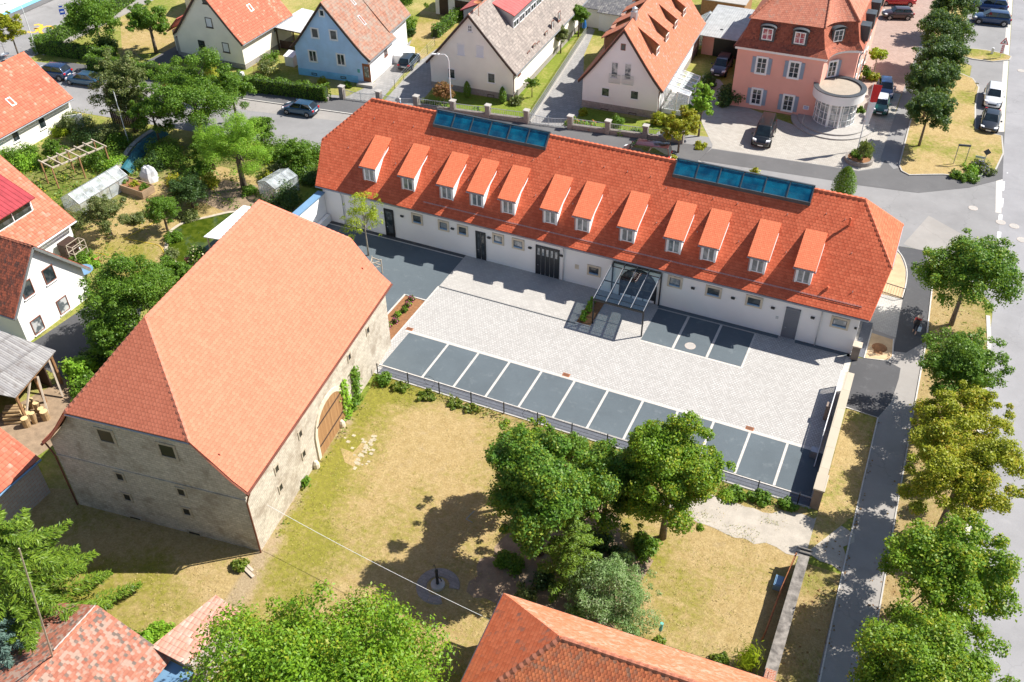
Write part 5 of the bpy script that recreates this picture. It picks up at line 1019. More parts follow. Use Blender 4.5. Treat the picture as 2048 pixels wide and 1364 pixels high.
# rear part of the blue house
mb = MB(); D0, D1 = 6.6, 12.2
mb.poly([F.P(8.4, D0, 0), F.P(8.4, D1, 0), F.P(8.4, D1, 4.0), F.P(8.4, D0, 4.0)]).poly([F.P(8.4, D1, 0), F.P(0, D1, 0), F.P(0, D1, 3.5), F.P(4.25, D1, 8.6), F.P(8.4, D1, 4.0)]).poly([F.P(0, D1, 0), F.P(0, D0, 0), F.P(0, D0, 3.5), F.P(0, D1, 3.5)]); mb.build('rear_wall', M['white'], h)
r = MB().poly([F.P(8.9, D0-.1, 3.6), F.P(8.9, D1+.3, 3.6), F.P(4.25, D1+.3, 8.88), F.P(4.25, D0-.1, 8.88)]).poly([F.P(-.4, D1+.3, 3.25), F.P(-.4, D0-.1, 3.25), F.P(4.25, D0-.1, 8.88), F.P(4.25, D1+.3, 8.88)]).build('rear_roof', M['tile_mott'], h, solid=-.12); fix_up(r); gutter(h, F.P(8.98, D0-.1, 3.55), F.P(8.98, D1+.3, 3.55))
for px, py in ((723, 42), (752, 17), (703, 2)): p, n = slope_pt(h, F, px, py); rooflight(h, p+Vector((0, 0, .06)), F.V, F.V.cross(n), .5, 1.3 if px < 740 else 1.6)
MB().box(-59.0, 93.0, 0, -57.5, 96, 1.0).build('cellar_stairs', M['white'], h)
# pale cream house, grey roof
h, F = gable_house('pale_cream_house', 'pale cream house with grey tiled roof and red seamed dormer', 'house', (-51.4, 88.95), R(2.4), 10.0, 23.5, 3.35, 3.5, 5.0, 9.0, 'cream2', 'tile_grey', .4, .2, 'plinth', .7, kick=.1)
for px, py, g in ((922, 99, 1), (960, 103, 1), (903, 147, 0), (983, 156, 0)): gwin(h, F, px, py, .9, 1.25 if g else 1.15, frame='frame_white', glass='glass_shutter' if g else 'glass', mull=0)
gwin(h, F, 940, 57, .5, .7, mull=1, bar=1)
gwin(h, F, 982, 192, .8, .4, frame='frame_dark', mull=0, sill=False)
for px, py in ((1038, 140), (1057, 112), (1068, 97), (1076, 93), (1092, 72), (1105, 50), (1118, 32)): swin(h, F, 10.0, px, py, .75, 1.1, frame='frame_brown', glass='glass_curtain', mull=0)
def shed_dormer(root, F, v0, v1, uf, zf, ub, roofmat, cheek, nwin, depth=.3, side=1, W=None, name='dormer', winh=.75):
    i = root_info[root.name]; s_ = i['sr'] if side > 0 else i['sl']; W_ = i['W']; base = (i['zr'] if side > 0 else i['zl']); zr_ = lambda k: base+s_*k
    U = lambda k: (W_-k) if side > 0 else k
    mb = MB(); zt = zf
    mb.poly([F.P(U(uf), v0, zr_(uf)-.1), F.P(U(uf), v1, zr_(uf)-.1), F.P(U(uf), v1, zt), F.P(U(uf), v0, zt)])
    for v in (v0, v1): mb.poly([F.P(U(uf), v, zr_(uf)-.1), F.P(U(uf), v, zt), F.P(U(ub), v, zr_(ub)), F.P(U(ub), v, zr_(ub)-.15)])
    d = mb.build(name, M[cheek], root)
    r = MB().poly([F.P(U(uf-depth), v0-.2, zt-.04), F.P(U(uf-depth), v1+.2, zt-.04), F.P(U(ub+.15), v1+.2, zr_(ub)+.16), F.P(U(ub+.15), v0-.2, zr_(ub)+.16)]).build('dormer_roof', M[roofmat], d, solid=-.1); fix_up(r)
    if nwin:
        zb = zr_(uf)+.12; hh = min(winh, zt-zb-.15); wv = (v1-v0)/nwin
        for k in range(nwin): window(d, F.P(U(uf), v0+wv*(k+.5), zb), F.V*side, F.U*side, wv-.25, hh, mull=1 if wv > 1.6 else 0, sill=False)
    return d
shed_dormer(h, F, 5.2, 15.8, 2.1, 7.55, 4.6, 'red_metal2', 'zinc', 6)
shed_dormer(h, F, 4.6, 14, 2.2, 7.5, 4.6, 'red_metal2', 'zinc', 4, side=-1)
c = F.P(4.6, 4.4, 8.6); MB().box(c.x-.3, c.y-.3, 7.6, c.x+.3, c.y+.3, 10.3).build('chimney', M['brick_red'], h)
s_ = F.P(5.6, 1.2, 9.1); MB().tube([s_+Vector((0, 0, -1)), s_+Vector((0, 0, .8))], .03, 6).lathe(s_+Vector((0, -.1, .8)), [(0, .0), (.3, .06), (.45, .16)], 14).build('satellite_dish', M['rust'], h)
downpipe(h, F.P(10.35, .1, 3.3), 0, 'copper', .05, (-.3, 0, 0))
# white house with dormers
h, F = gable_house('white_gabled_house', 'white house with orange roof, shed dormers and two balcony windows in its gable', 'house', (-33.95, 91.1), R(3.0), 8.35, 19.5, 3.3, 3.5, 4.25, 9.15, 'white', 'tile_old', .45, .2, 'plinth', .8, kick=.3)
M['tile_h6'] = tiles('orange brown tile', (.42, .14, .075), (.51, .185, .105), w=.22, h=.22, old=.15, joint_shade=.6); h.children[[c.name.split('.')[0] for c in h.children].index('roof')].data.materials[0] = M['tile_h6']
for px, py in ((1229.5, 140), (1256, 143)):
    f = gwin(h, F, px, py, .75, 1.75, glass='glass_curtain', mull=0); n = -F.V; p = hit(px, py+16, F.A, n); mb = MB(); q = (p.x, p.y, p.z-.55)
    mb.obox(q, F.U, n, -.62, .62, .12, .15, .95, 1.0); mb.obox(q, F.U, n, -.62, .62, .12, .15, 0, .05)
    for k in range(12): x = -.6+k*1.2/11; mb.obox(q, F.U, n, x-.012, x+.012, .12, .145, .05, .95)
    mb.build('railing', M['galv'], f)
for px, py in ((1211, 184), (1269, 190)): gwin(h, F, px, py, .9, 1.0, mull=0)
gwin(h, F, 1246.5, 94, .5, .7, frame='frame_brown', mull=0, sill=False)
for px, py in ((1209, 220), (1265, 228)): gwin(h, F, px, py, .85, .32, frame='frame_dark', mull=0, sill=False)
for k in range(4): shed_dormer(h, F, 3.0+k*3.9, 4.5+k*3.9, 1.35, 6.85, 3.55, 'tile_h6', 'wood_brown', 1, .35, 1)
for k in range(4): shed_dormer(h, F, 3.0+k*3.9, 4.5+k*3.9, 1.35, 6.75, 3.55, 'tile_h6', 'wood_brown', 1, .35, -1)
c = F.P(4.25, 3.4, 0); MB().box(c.x-.3, c.y-.3, 8.5, c.x+.3, c.y+.3, 9.9).lathe((c.x, c.y, 9.9), [(.25, 0), (.25, .3), (.3, .32), (.0, .5)], 10).build('chimney', M['galv'], h)
downpipe(h, F.P(8.75, .05, 3.35), 0, 'copper', .05, (-.35, .1, 0))
mb = MB(); mb.poly([F.P(-.02, 0, .0), F.P(-.02, 0, .01), F.P(-.02, 1, .01)])
# cross wing with stone look wall at its left rear
c0 = F.P(-2.6, 7.5); MB().prism([F.P(-.5, 9).xy[:], F.P(.3, 9).xy[:], F.P(.3, 16).xy[:], F.P(-.5, 16).xy[:]], 0, 4.6).build('side_wing', M['brick_red'], h)
# conservatory
o = empty('conservatory', 'white glazed conservatory with ribbed glass roof beside the white house', 'conservatory', F.P(9.9, 3.4)); P_ = lambda u, v, z: F.P(u, v, z)
r = MB().poly([P_(8.7, 1.6, 2.9), P_(11.3, 1.6, 2.35), P_(11.3, 6.8, 2.35), P_(8.7, 6.8, 2.9)]).build('roof', M['poly'], o, solid=-.03); fr = MB()
for k in range(6): v = 1.6+k*5.2/5; fr.beam(P_(8.7, v, 2.93), P_(11.3, v, 2.38), .07, .06)
for k in range(3): u = 8.7+k*1.3; fr.beam(P_(u, 1.6, 2.93-k*.275), P_(u, 6.8, 2.93-k*.275), .07, .06)
for u, v in ((8.7, 1.6), (10, 1.6), (11.25, 1.6), (11.25, 3.2), (11.25, 5), (11.25, 6.8)): fr.beam(P_(u, v, 0), P_(u, v, 2.9-(u-8.7)*.21), .09)
fr.build('frame', M['white_trim'], o); MB().poly([P_(8.7, 1.62, 0), P_(11.2, 1.62, 0), P_(11.2, 1.62, 2.3), P_(8.7, 1.62, 2.75)]).poly([P_(11.2, 1.6, 0), P_(11.2, 6.8, 0), P_(11.2, 6.8, 2.3), P_(11.2, 1.6, 2.3)]).build('glass_wall', M['poly'], o, solid=.02); MB().prism([P_(8.45, 1.6, 0).xy[:], P_(11.3, 1.6, 0).xy[:], P_(11.3, 6.8, 0).xy[:], P_(8.45, 6.8, 0).xy[:]], 0, .5).build('base', M['white'], o)
# ---------------------------------------------------------------- pink villa with mansard roof
v = empty('pink_villa', 'salmon pink villa with brown mansard roof and grey blue shutters', 'house', (-13.5, 106, 0))
def curve_poly(ins):
    """plan outline with the swept-in corner; ins = inset from the eave line"""
    x0, y0 = -19.65+ins, 97.55+ins; xr, yt = -7.15-ins, 118.0-ins; xc, yc = -10.05-ins, 97.85+ins; s_ = Vector((xc, yc)); e_ = Vector((xr, 101.45+ins*.4)); c_ = Vector((xc+.15, e_.y-.35))
    cv = [((1-t)**2)*s_+2*t*(1-t)*c_+t*t*e_ for t in np.linspace(0, 1, 9)]
    return [(x0, y0)]+[tuple(p) for p in cv]+[(xr, yt), (x0, yt)]
def loft(mb, A, za, B, zb, m=0):
    n = len(A)
    for k in range(n): a, b = A[k], A[(k+1) % n]; c, d = B[(k+1) % n], B[k]; mb.poly([(a[0], a[1], za), (b[0], b[1], za), (c[0], c[1], zb), (d[0], d[1], zb)], m)
W0 = curve_poly(.35); mb = MB(); mb.prism(W0, 0, 6.55); mb.build('wall', M['pink'], v)
mb = MB(); mb.prism(curve_poly(.10), 6.45, 6.72, cap0=True); mb.build('cornice', M['white_trim'], v)
mb = MB(); loft(mb, curve_poly(-.05), 6.74, curve_poly(.55), 7.5); loft(mb, curve_poly(.55), 7.5, curve_poly(1.15), 9.55); r = mb.build('mansard_roof', M['tile_mansard'], v)
T0 = curve_poly(.95); n = len(T0); mb = MB(); rg = [(-14.9, 103.2, 13.2), (-14.9, 113, 13.2), (-11.9, 104.6, 13.2), (-11.9, 113, 13.2)]
zt = 9.5; tp = lambda k: (T0[k][0], T0[k][1], zt)
mb.poly([tp(0), tp(1), (-11.9, 104.6, 13.2), (-14.9, 103.2, 13.2)])
for k in range(1, n-3): mb.poly([tp(k), tp(k+1), (-11.9, 104.6, 13.2)])
mb.poly([tp(n-3), tp(n-2), (-11.9, 113, 13.2), (-11.9, 104.6, 13.2)]); mb.poly([tp(n-2), tp(n-1), (-14.9, 113, 13.2), (-11.9, 113, 13.2)]); mb.poly([tp(n-1), tp(0), (-14.9, 103.2, 13.2), (-14.9, 113, 13.2)]); mb.poly(rg[:1]+[rg[2], rg[3], rg[1]])
r = mb.build('upper_roof', M['tile_mansard_top'], v, recalc=True); fix_up(r)
for P_ in ([tp(0), (-14.9, 103.2, 13.2)], [tp(1), (-11.9, 104.6, 13.2)], [tp(n-3), (-11.9, 104.6, 13.2)]): ridge(r, P_, 'ridge_old', .11)
fy = W0[0][1]; vt, vn = Vector((1, .03, 0)).normalized(), Vector((.03, -1, 0)).normalized(); pa = Vector((W0[0][0], fy, 0))
def vwin(px, py, w, h, t=vt, n=vn, p0=pa, sh=True, **kw):
    p = hit(px, py, p0, n); f = window(v, (p.x, p.y, p.z-h/2), t, n, w, h, mull=1, bar=2, surround='white_trim', sw=.14, shutters='shutter_blue' if sh else None, **kw); return f
for px, py in ((1523, 131), (1588, 140), (1513, 193), (1576, 206)): vwin(px, py, 1.0, 1.7)
b0 = Vector((*W0[4], 0)); b1 = Vector((*W0[7], 0)); bt = (b1-b0).normalized(); bn = Vector((bt.y, -bt.x, 0)); vwin(1664, 138, .95, 1.65, bt, bn, (b0+b1)/2+bn*.06)
# arched dormers in the mansard
def mdormer(px, py, t, n, p0, glass):
    p = hit(px, py, p0, n); w, h = .62, 1.35; o = Vector((p.x, p.y, p.z-h/2)); mb = MB(); mb.obox(o, t, n, -w-.14, w+.14, -1.6, .0, -.1, h+.02)
    ar = [(-w-.22, h)]+[((w+.22)*math.sin(a), h+.28*math.cos(a)) for a in np.linspace(-1.3, 1.3, 9)]+[(w+.22, h)]
    for (a, z), (b, z2) in zip(ar[:-1], ar[1:]): mb.hull8([o+t*a+n*(-1.6)+Vector((0, 0, z-.06)), o+t*b+n*(-1.6)+Vector((0, 0, z2-.06)), o+t*b+n*.18+Vector((0, 0, z2-.06)), o+t*a+n*.18+Vector((0, 0, z-.06)), o+t*a+n*(-1.6)+Vector((0, 0, z)), o+t*b+n*(-1.6)+Vector((0, 0, z2+.001)), o+t*b+n*.18+Vector((0, 0, z2+.001)), o+t*a+n*.18+Vector((0, 0, z))])
    d = mb.build('dormer', M['dark_zinc'], v); f = window(d, o+n*.02+Vector((0, 0, .06)), t, n, w*2-.15, h-.12, glass=glass, mull=1, bar=1, sill=False, fw=.1); return d
fy2 = Vector((W0[0][0], 98.05, 0)); mdormer(1535, 68, vt, vn, fy2, 'glass_red'); mdormer(1600, 76, vt, vn, fy2, 'glass_red'); mdormer(1677, 71, bt, bn, (b0+b1)/2-bn*.35, 'glass')
for y in (103.6, 107.2, 110.8, 114.4): MB().box(-8.3, y-.7, 7.2, -7.05, y+.7, 8.8).build('dormer', M['dark_zinc'], v)
for y in (104, 108, 112): window(v, (W0[-2][0], y, 1.2), (0, 1, 0), (1, 0, 0), 1.0, 1.6, mull=1, bar=2, surround='white_trim'); window(v, (W0[-2][0], y, 4.1), (0, 1, 0), (1, 0, 0), 1.0, 1.6, mull=1, bar=2, surround='white_trim')
downpipe(v, (-7.12, 101.7, 6.5), 0, 'dark_zinc', .06, (-.25, 0, 0)); p = hit(1612, 215, pa, vn); MB().obox(p, vt, vn, -.3, .3, .0, .04, -.22, .22).obox(p, vt, vn, -.22, .22, .04, .045, .05, .12, 1).obox(p, vt, vn, -.22, .22, .04, .045, -.06, -.02, 1).obox(p, vt, vn, -.22, .22, .04, .045, -.15, -.11, 1).build('name_plate', [M['white_trim'], M['sign_blue']], v)
# round glazed entrance
rc = Vector((-8.35, 98.35, 0)); e = empty('entrance_rotunda', 'round glazed entrance with white band and gravelled flat roof on the pink villa', 'porch', rc)
MB().lathe(rc, [(4.3, 0), (4.3, .15), (3.6, .15), (3.6, .30), (0, .30)], 48).build('steps', M['concrete'], e); gz = .30
MB().lathe(rc, [(2.6, 2.95), (2.62, 3.95), (2.25, 3.97), (2.2, 3.7)], 56).lathe(rc, [(2.6, 2.95), (2.1, 2.95)], 56).build('fascia', M['white_trim'], e); MB().lathe(rc, [(2.66, 3.93), (2.66, 4.0), (2.15, 4.0), (2.15, 3.85)], 56).build('metal_rim', M['dark_zinc'], e); MB().lathe(rc, [(2.2, 3.85), (0, 3.86)], 40).build('gravel_roof', M['gravel_roof'], e, recalc=True)
MB().lathe(rc, [(2.05, gz), (2.05, 2.95)], 40, 0, -math.pi*1.02, .15).build('glass_wall', M['glass_room'], e); mb = MB(); nseg = 11
for k in range(nseg+1): a = -math.pi*1.02+(math.pi*1.02+.15)*k/nseg; d_ = Vector((math.cos(a), math.sin(a), 0))*2.07; mb.beam(rc+d_+Vector((0, 0, gz)), rc+d_+Vector((0, 0, 2.95)), .07)
for z in (gz+.05, 1.0, 1.75, 2.45): mb.tube([rc+Vector((2.075*math.cos(a), 2.075*math.sin(a), z)) for a in np.linspace(-math.pi*1.02, .15, 30)], .03, 5)
for a in (-1.75, -1.2): d_ = Vector((math.cos(a), math.sin(a), 0))*2.12; mb.tube([rc+d_+Vector((0, 0, gz)), rc+d_+Vector((0, 0, 2.95))], .11, 10)
mb.build('mullions', M['white_trim'], e)
mb = MB()
for k in range(3): a = -2.55+k*.12; q = rc+Vector((math.cos(a), math.sin(a), 0))*(3.3+k*.35); mb.tube([q, q+Vector((0, 0, .9))], .02, 5)
mb.tube([rc+Vector((math.cos(-2.55)*3.3, math.sin(-2.55)*3.3, 1.15)), rc+Vector((math.cos(-2.31)*4.0, math.sin(-2.31)*4.0, .95))], .025, 5); mb.build('handrail', M['galv'], e)
# carport wing left of the villa
o = empty('carport', 'pink carport with grey ribbed roof left of the villa', 'carport', (-22.4, 109, 0)); MB().prism([(-26.0, 110), (-20.0, 110), (-20.0, 117), (-26.0, 117)], 0, 2.75).build('wall', M['pink'], o); r = MB().poly([(-26.4, 108.5, 2.8), (-19.7, 108.5, 2.8), (-19.7, 117.5, 3.3), (-26.4, 117.5, 3.3)]).build('roof', M['grey_roof'], o, solid=-.08); fix_up(r); MB().box(-24.6, 109.96, 0, -20.6, 109.99, 2.3).build('opening', M['black_metal'], o)
downpipe(o, (-26.3, 109.2, 2.7), 0, 'black_metal', .05)
o = empty('lamp_post', 'black post with round head in front of the pink carport', 'lamp post', at(1437, 108)); b = at(1437, 108); MB().tube([b, b+Vector((0, 0, 2.6))], .04, 8).build('post', M['black_metal'], o); MB().lathe(b+Vector((0, 0, 2.6)), [(.0, 0), (.22, .08), (.25, .25), (.2, .42), (0, .48)], 14).build('lamp_head', M['black_metal'], o)
# sheds and garages along the upper edge
def small_shed(name, label, cat, x0, y0, x1, y1, z0, z1, wall, roof, rz=.1, door=None):
    o = empty(name, label, cat, ((x0+x1)/2, (y0+y1)/2, 0)); MB().prism([(x0, y0), (x1, y0), (x1, y1), (x0, y1)], 0, z0).build('wall', M[wall], o); r = MB().poly([(x0-.2, y0-.3, z0+.02), (x1+.2, y0-.3, z0+.02), (x1+.2, y1+.2, z1), (x0-.2, y1+.2, z1)]).build('roof', M[roof], o, solid=-rz); fix_up(r)
    if door:
        for d0, d1, m_ in door: MB().box(d0, y0-.05, 0, d1, y0-.002, z0-.35).build('door', M[m_], o)
    return o
g0 = at(876, 28); small_shed('garden_shed', 'shed with white posts and dark brown doors at the back of the lawn', 'shed', g0.x-.3, g0.y, g0.x+6.2, g0.y+5, 2.6, 2.9, 'white', 'red_metal2', door=((g0.x+.3, g0.x+1.6, 'wood_dark'), (g0.x+2.6, g0.x+5.4, 'wood_dark')))
g0 = at(1136, 47); small_shed('garage', 'beige garage with dark tiled roof behind the pale cream house', 'garage', g0.x, g0.y, g0.x+4.2, g0.y+7, 2.4, 4.6, 'cream2', 'tile_slate'); small_shed('garage', 'white garage with slate grey roof behind the driveway end', 'garage', g0.x+4.4, g0.y-.6, g0.x+9.6, g0.y+7, 2.4, 4.8, 'white', 'tile_slate', door=((g0.x+5.0, g0.x+6.0, 'white_trim'),))
g0 = at(1400, 30); small_shed('garden_shed', 'wooden shed with pale felt roof beside the grey carport', 'shed', g0.x, g0.y, g0.x+5.6, g0.y+4.5, 2.1, 2.4, 'wood_brown', 'concrete')
def greenhouse(label, c, yaw, w, l, ze, zr, mat='poly', group='greenhouses'):
    F = Frame(c, yaw); o = empty('greenhouse', label, 'greenhouse', F.P(w/2, l/2), group); g = MB(); P = F.P
    for v_, sg in ((0, 1), (l, -1)): pl = [P(0, v_), P(w, v_), P(w, v_, ze), P(w/2, v_, zr), P(0, v_, ze)]; g.poly(pl if sg > 0 else pl[::-1])
    g.poly([P(w, 0), P(w, l), P(w, l, ze), P(w, 0, ze)]).poly([P(0, l), P(0, 0), P(0, 0, ze), P(0, l, ze)]).poly([P(w, 0, ze), P(w, l, ze), P(w/2, l, zr), P(w/2, 0, zr)]).poly([P(0, l, ze), P(0, 0, ze), P(w/2, 0, zr), P(w/2, l, zr)]); g.build('glazing', M[mat], o, solid=.01); fr = MB(); nb = max(3, int(l/1.0))
    for k in range(nb+1):
        v_ = l*k/nb
        for u, z, u2, z2 in ((0, 0, 0, ze), (w, 0, w, ze), (0, ze, w/2, zr), (w, ze, w/2, zr)): fr.beam(P(u, v_, z), P(u2, v_, z2), .05)
    for u, z in ((0, ze), (w, ze), (w/2, zr), (0, .05), (w, .05)): fr.beam(P(u, -.03, z), P(u, l+.03, z), .06)
    for v_ in (0, l): fr.beam(P(0, v_, ze), P(w, v_, ze), .05)
    fr.build('frame', M['galv'], o); MB().box(0, 0, 0, .1, .1, .1)
    return o
greenhouse('small garden greenhouse with opened roof pane behind the white house', at(1378, 88).xy, R(3), 2.4, 5.2, 1.6, 2.4)

# ================================================================== HOUSES AND SHEDS LEFT AND IN FRONT
h, F = gable_house('tiled_house', 'cream house with red pantile roof and small skylight at the street corner', 'house', (-92.1, 46), 0, 9.2, 20.3, 2.95, 2.95, 4.6, 6.75, 'cream2', 'tile_red', .5, .2, None, kick=0, ridge_mat='ridge_new')
for px, py in ((84, 246), (31, 272)): swin(h, F, 9.2, px, py, .9, 1.15, frame='frame_white', glass='glass', mull=0)
p, n = slope_pt(h, F, 22, 205); rooflight(h, p+Vector((0, 0, .05)), F.V, F.V.cross(n), .6, 1.0)
b = F.P(4.6, 18.3, 6.8); MB().tube([b, b+Vector((0, 0, 1.9))], .03, 6).tube([b+Vector((-.5, 0, 1.75)), b+Vector((.5, 0, 1.75))], .015, 5).tube([b+Vector((-.4, 0, 1.45)), b+Vector((.4, 0, 1.45))], .015, 5).lathe(b+Vector((.15, -.15, .6)), [(0, 0), (.28, .05), (.42, .16)], 14).build('aerial', M['zinc'], h)
h, F = gable_house('dormer_house', 'white house with orange tiles and long wine red dormer beside the garden', 'house', (-79, 33), 0, 14.4, 14.7, 3.2, 3.2, 7.2, 8.5, 'white', 'tile_orange', .6, .25, None, kick=0, barge='rust', gut='steel_white')
shed_dormer(h, F, .5, 13.0, 1.5, 5.7, 6.4, 'red_metal', 'white', 3, .5, winh=.95)
h2, F = gable_house('white_side_house', 'white gabled house with dark brown tiles and four brown framed windows', 'house', (-58.35, 36.0), R(90), 6.75, 13, 3.35, 2.95, 3.15, 7.1, 'white', 'tile_brown', .45, .35, None, kick=0, barge='zinc')
for px, py, g in ((98, 549, 'glass'), (54, 578, 'glass'), (126, 610, 'glass_curtain'), (75, 650, 'glass_curtain')): gwin(h2, F, px, py, 1.05, 1.35, frame='frame_brown', glass=g, mull=0, sillmat='white_trim')
# wood shed with logs
o = empty('wood_shed', 'open timber shed with grey corrugated roof and stacked logs', 'shed', (-54, 31.3, 0)); r = MB().poly([(-56.6, 27.6, 3.6), (-51.35, 29.2, 2.6), (-52.2, 33.9, 2.9), (-58.5, 33.2, 3.9)]).build('roof', M['asbestos'], o, solid=-.07); fix_up(r)
for x, y, z in ((-51.7, 29.5, 2.55), (-52.4, 33.5, 2.8), (-52.0, 31.5, 2.65), (-55.5, 28.2, 3.3), (-56.5, 33.1, 3.5)): MB().beam((x, y, 0), (x, y, z), .17).build('post', M['wood_brown'], o)
MB().beam((-51.6, 29.4, 2.45), (-52.4, 33.7, 2.75), .12, .2).build('beam', M['wood_brown'], o); MB().beam((-51.9, 29.7, .3), (-52.3, 31.5, 2.6), .12).beam((-51.8, 31.6, 2.5), (-50.8, 30.6, .1), .12).beam((-52.3, 33.2, 2.6), (-51.2, 32.4, .1), .12).build('brace', M['wood_pale'], o); MB().box(-57.4, 32.9, 0, -52.8, 33.0, 2.6).box(-57, 28.5, 0, -56.9, 33, 3).build('back_wall', M['wood_dark'], o)
rs = random.Random(3); k = 0
for (px, py) in ((66, 815), (78, 822), (58, 838), (71, 845), (86, 830), (93, 838), (55, 852)):
    p = at(px, py); r_ = rs.uniform(.2, .27); h_ = rs.uniform(.55, 1.0); mb = MB().tube([p, p+Vector((.02, .01, h_))], r_, 12, 0, cap=False); mb.lathe((p.x+.02, p.y+.01, h_), [(r_*1.0, 0), (.0, .01)], 12, 1)
    tag(mb.build('log', [M['log_bark'], M['log_end']], recalc=True), 'thick sawn log standing upright in the cluster in front of the wood shed', 'log', 'upright logs by the wood shed')
base = at(32, 838); d = Vector((.82, .45, 0)).normalized(); nrm = Vector((-d.y, d.x, 0))
for row in range(4):
    for j in range(6-row):
        p = base+nrm*((j-2.5+row*.5)*.27+.2)+Vector((0, 0, .12+row*.23)); L_ = rs.uniform(1.0, 1.35); mb = MB().tube([p-d*L_/2, p+d*L_/2], rs.uniform(.10, .13), 9, 0, cap=False)
        for e_ in (-1, 1): q = p+d*e_*L_/2; mb.poly([q+nrm*.11*math.cos(a)+Vector((0, 0, .11*math.sin(a))) for a in (np.linspace(0, 6.28, 9)[:-1] if e_ < 0 else np.linspace(6.28, 0, 9)[:-1])], 1)
        tag(mb.build('log', [M['log_bark'], M['log_end']]), 'long thin log lying in the pile beside the wood shed', 'log', 'lying logs by the wood shed')
o = empty('lean_to', 'low lean-to with orange pantiles and blue gutter below the wood shed', 'shed', (-55.6, 27.6, 0)); r = MB().poly([(-57.8, 26.2, 2.9), (-53.6, 27.9, 2.2), (-54.3, 29.3, 2.45), (-57.9, 28.4, 3.1)]).build('roof', M['tile_orange'], o, solid=-.1); fix_up(r); MB().box(-57.4, 26.6, 0, -54.4, 28.2, 2.1).build('wall', M['wood'], o); MB().tube([(-53.5, 27.9, 2.2), (-54.2, 29.4, 2.45)], .07, 6).build('gutter', M['blue_zinc'], o)
h, F = gable_house('outbuilding', 'outbuilding with pale orange pantiles and bare block wall left of the barn', 'outbuilding', (-53.2, 14), 0, 8.0, 11.2, 3.1, 3.1, 4.0, 5.6, 'block_grey', 'tile_red', .15, .2, None, kick=0, barge='blue_zinc', gut='blue_zinc')
h, F = gable_house('ruined_shed', 'old shed with crumbling lichened tile roof at the bottom left', 'shed', (-36.3, 6), 0, 7.6, 11.8, 2.4, 2.2, 3.5, 4.2, 'wall_stone', 'tile_lichen', .2, .15, None, kick=0, gut=None, barge='wood_dark')
MB().poly([(-32.95, 15, 4.33), (-32.3, 15, 4.0), (-32.3, 17.9, 4.0), (-32.95, 17.9, 4.33)]).build('cement_band', M['concrete'], h)
b = hit(105, 1318, (-33.2, 0, 0), (1, 0, 0)); o = empty('leaning_pole', 'tall thin pale pole leaning from the crumbling shed roof', 'pole', b); t = hit(38, 1097, b, (.3, .95, 0)); MB().tube([b-Vector((0, 0, .3)), t], [.05, .03], 7).build('pole', M['wood_pale'], o); MB().box(b.x-.1, b.y-.35, b.z-.25, b.x+.3, b.y+.1, b.z-.05).build('foot_plate', M['galv'], o)
o = empty('pent_shed', 'small shed with faded pink tile roof beside the walnut tree', 'shed', (-28.2, 19.7, 0)); MB().prism([(-29.3, 18.0), (-27.1, 17.9), (-26.8, 21.3), (-28.3, 21.5)], 0, 2.5).build('wall', M['tile_h6'] if False else M['block_grey'], o); r = MB().poly([(-29.62, 17.83, 2.62), (-27.3, 17.75, 2.55), (-26.5, 21.45, 2.75), (-28.4, 21.75, 2.85)]).build('roof', M['tile_faded'] if 'tile_faded' in M else M['tile_old'], o, solid=-.1); fix_up(r)
M['tile_faded'] = tiles('faded pink tile', (.52, .24, .17), (.62, .33, .25), w=.26, h=.36, pan=True, old=.4, oldc=(.55, .45, .38)); r.data.materials[0] = M['tile_faded']
o = empty('awning', 'blue sheet awning below the small pink roofed shed', 'awning', (-28.4, 16.9, 0)); MB().poly([(-29.4, 16.6, 1.75), (-27.0, 16.4, 1.75), (-27.0, 17.8, 2.0), (-29.3, 17.9, 2.0)]).build('sheet', M['blue_zinc'], o, solid=.03)
for x in (-29.3, -27.1): MB().beam((x, 16.6, 0), (x, 16.6, 1.74), .08).build('post', M['wood_dark'], o)
# hipped roof at the bottom right
F = Frame((-13.77, 27.86), .054); P = F.P; W_, Dp, ze, zr = 16.5, 7.6, 3.5, 7.3; hb = empty('hipped_building', 'building with flaky orange hipped tile roof at the bottom edge', 'building', P(8, -4))
ri = 4.5; sN = [P(0, 0, ze), P(W_, 0, ze), P(W_, -Dp/2, zr), P(ri, -Dp/2, zr)]; MB().prism([P(.3, -.3).xy[:], P(W_, -.3).xy[:], P(W_, -Dp+.3).xy[:], P(.3, -Dp+.3).xy[:]], 0, ze-.05).build('wall', M['wall_stone'], hb)
mb = MB(); mb.poly([sN[1], sN[0], sN[3], sN[2]], 0); mb.poly([P(0, 0, ze), P(0, -Dp, ze), P(ri, -Dp/2, zr)], 1); mb.poly([P(0, -Dp, ze), P(W_, -Dp, ze), P(W_, -Dp/2, zr), P(ri, -Dp/2, zr)], 2); r = mb.build('roof', [M['tile_flaky'], M['tile_hip'] if 'tile_hip' in M else M['tile_old'], M['tile_biber']], hb, solid=-.12); fix_up(r)
M['tile_hip'] = tiles('dark jointed red tile', (.50, .12, .05), (.60, .165, .075), w=.24, h=.28, old=.15, oldc=(.22, .12, .09), bump=1.0, curve=.15); r.data.materials[1] = M['tile_hip']
ridge(r, [P(ri, -Dp/2, zr+.03), P(W_, -Dp/2, zr+.03)], 'ridge_old', .14); ridge(r, [P(0, -Dp, ze+.03), P(ri, -Dp/2, zr+.03)], 'ridge_old', .15); ridge(r, [P(0, 0, ze+.03), P(ri, -Dp/2, zr+.03)], 'ridge_old', .10)
MB().tube([P(-.06, .09, ze-.04), P(W_, .09, ze-.04)], .08, 7).build('gutter', M['black_metal'], hb); MB().tube([P(-.08, .05, ze-.04), P(-.08, -Dp, ze-.04)], .06, 7).build('gutter', M['zinc'], hb)
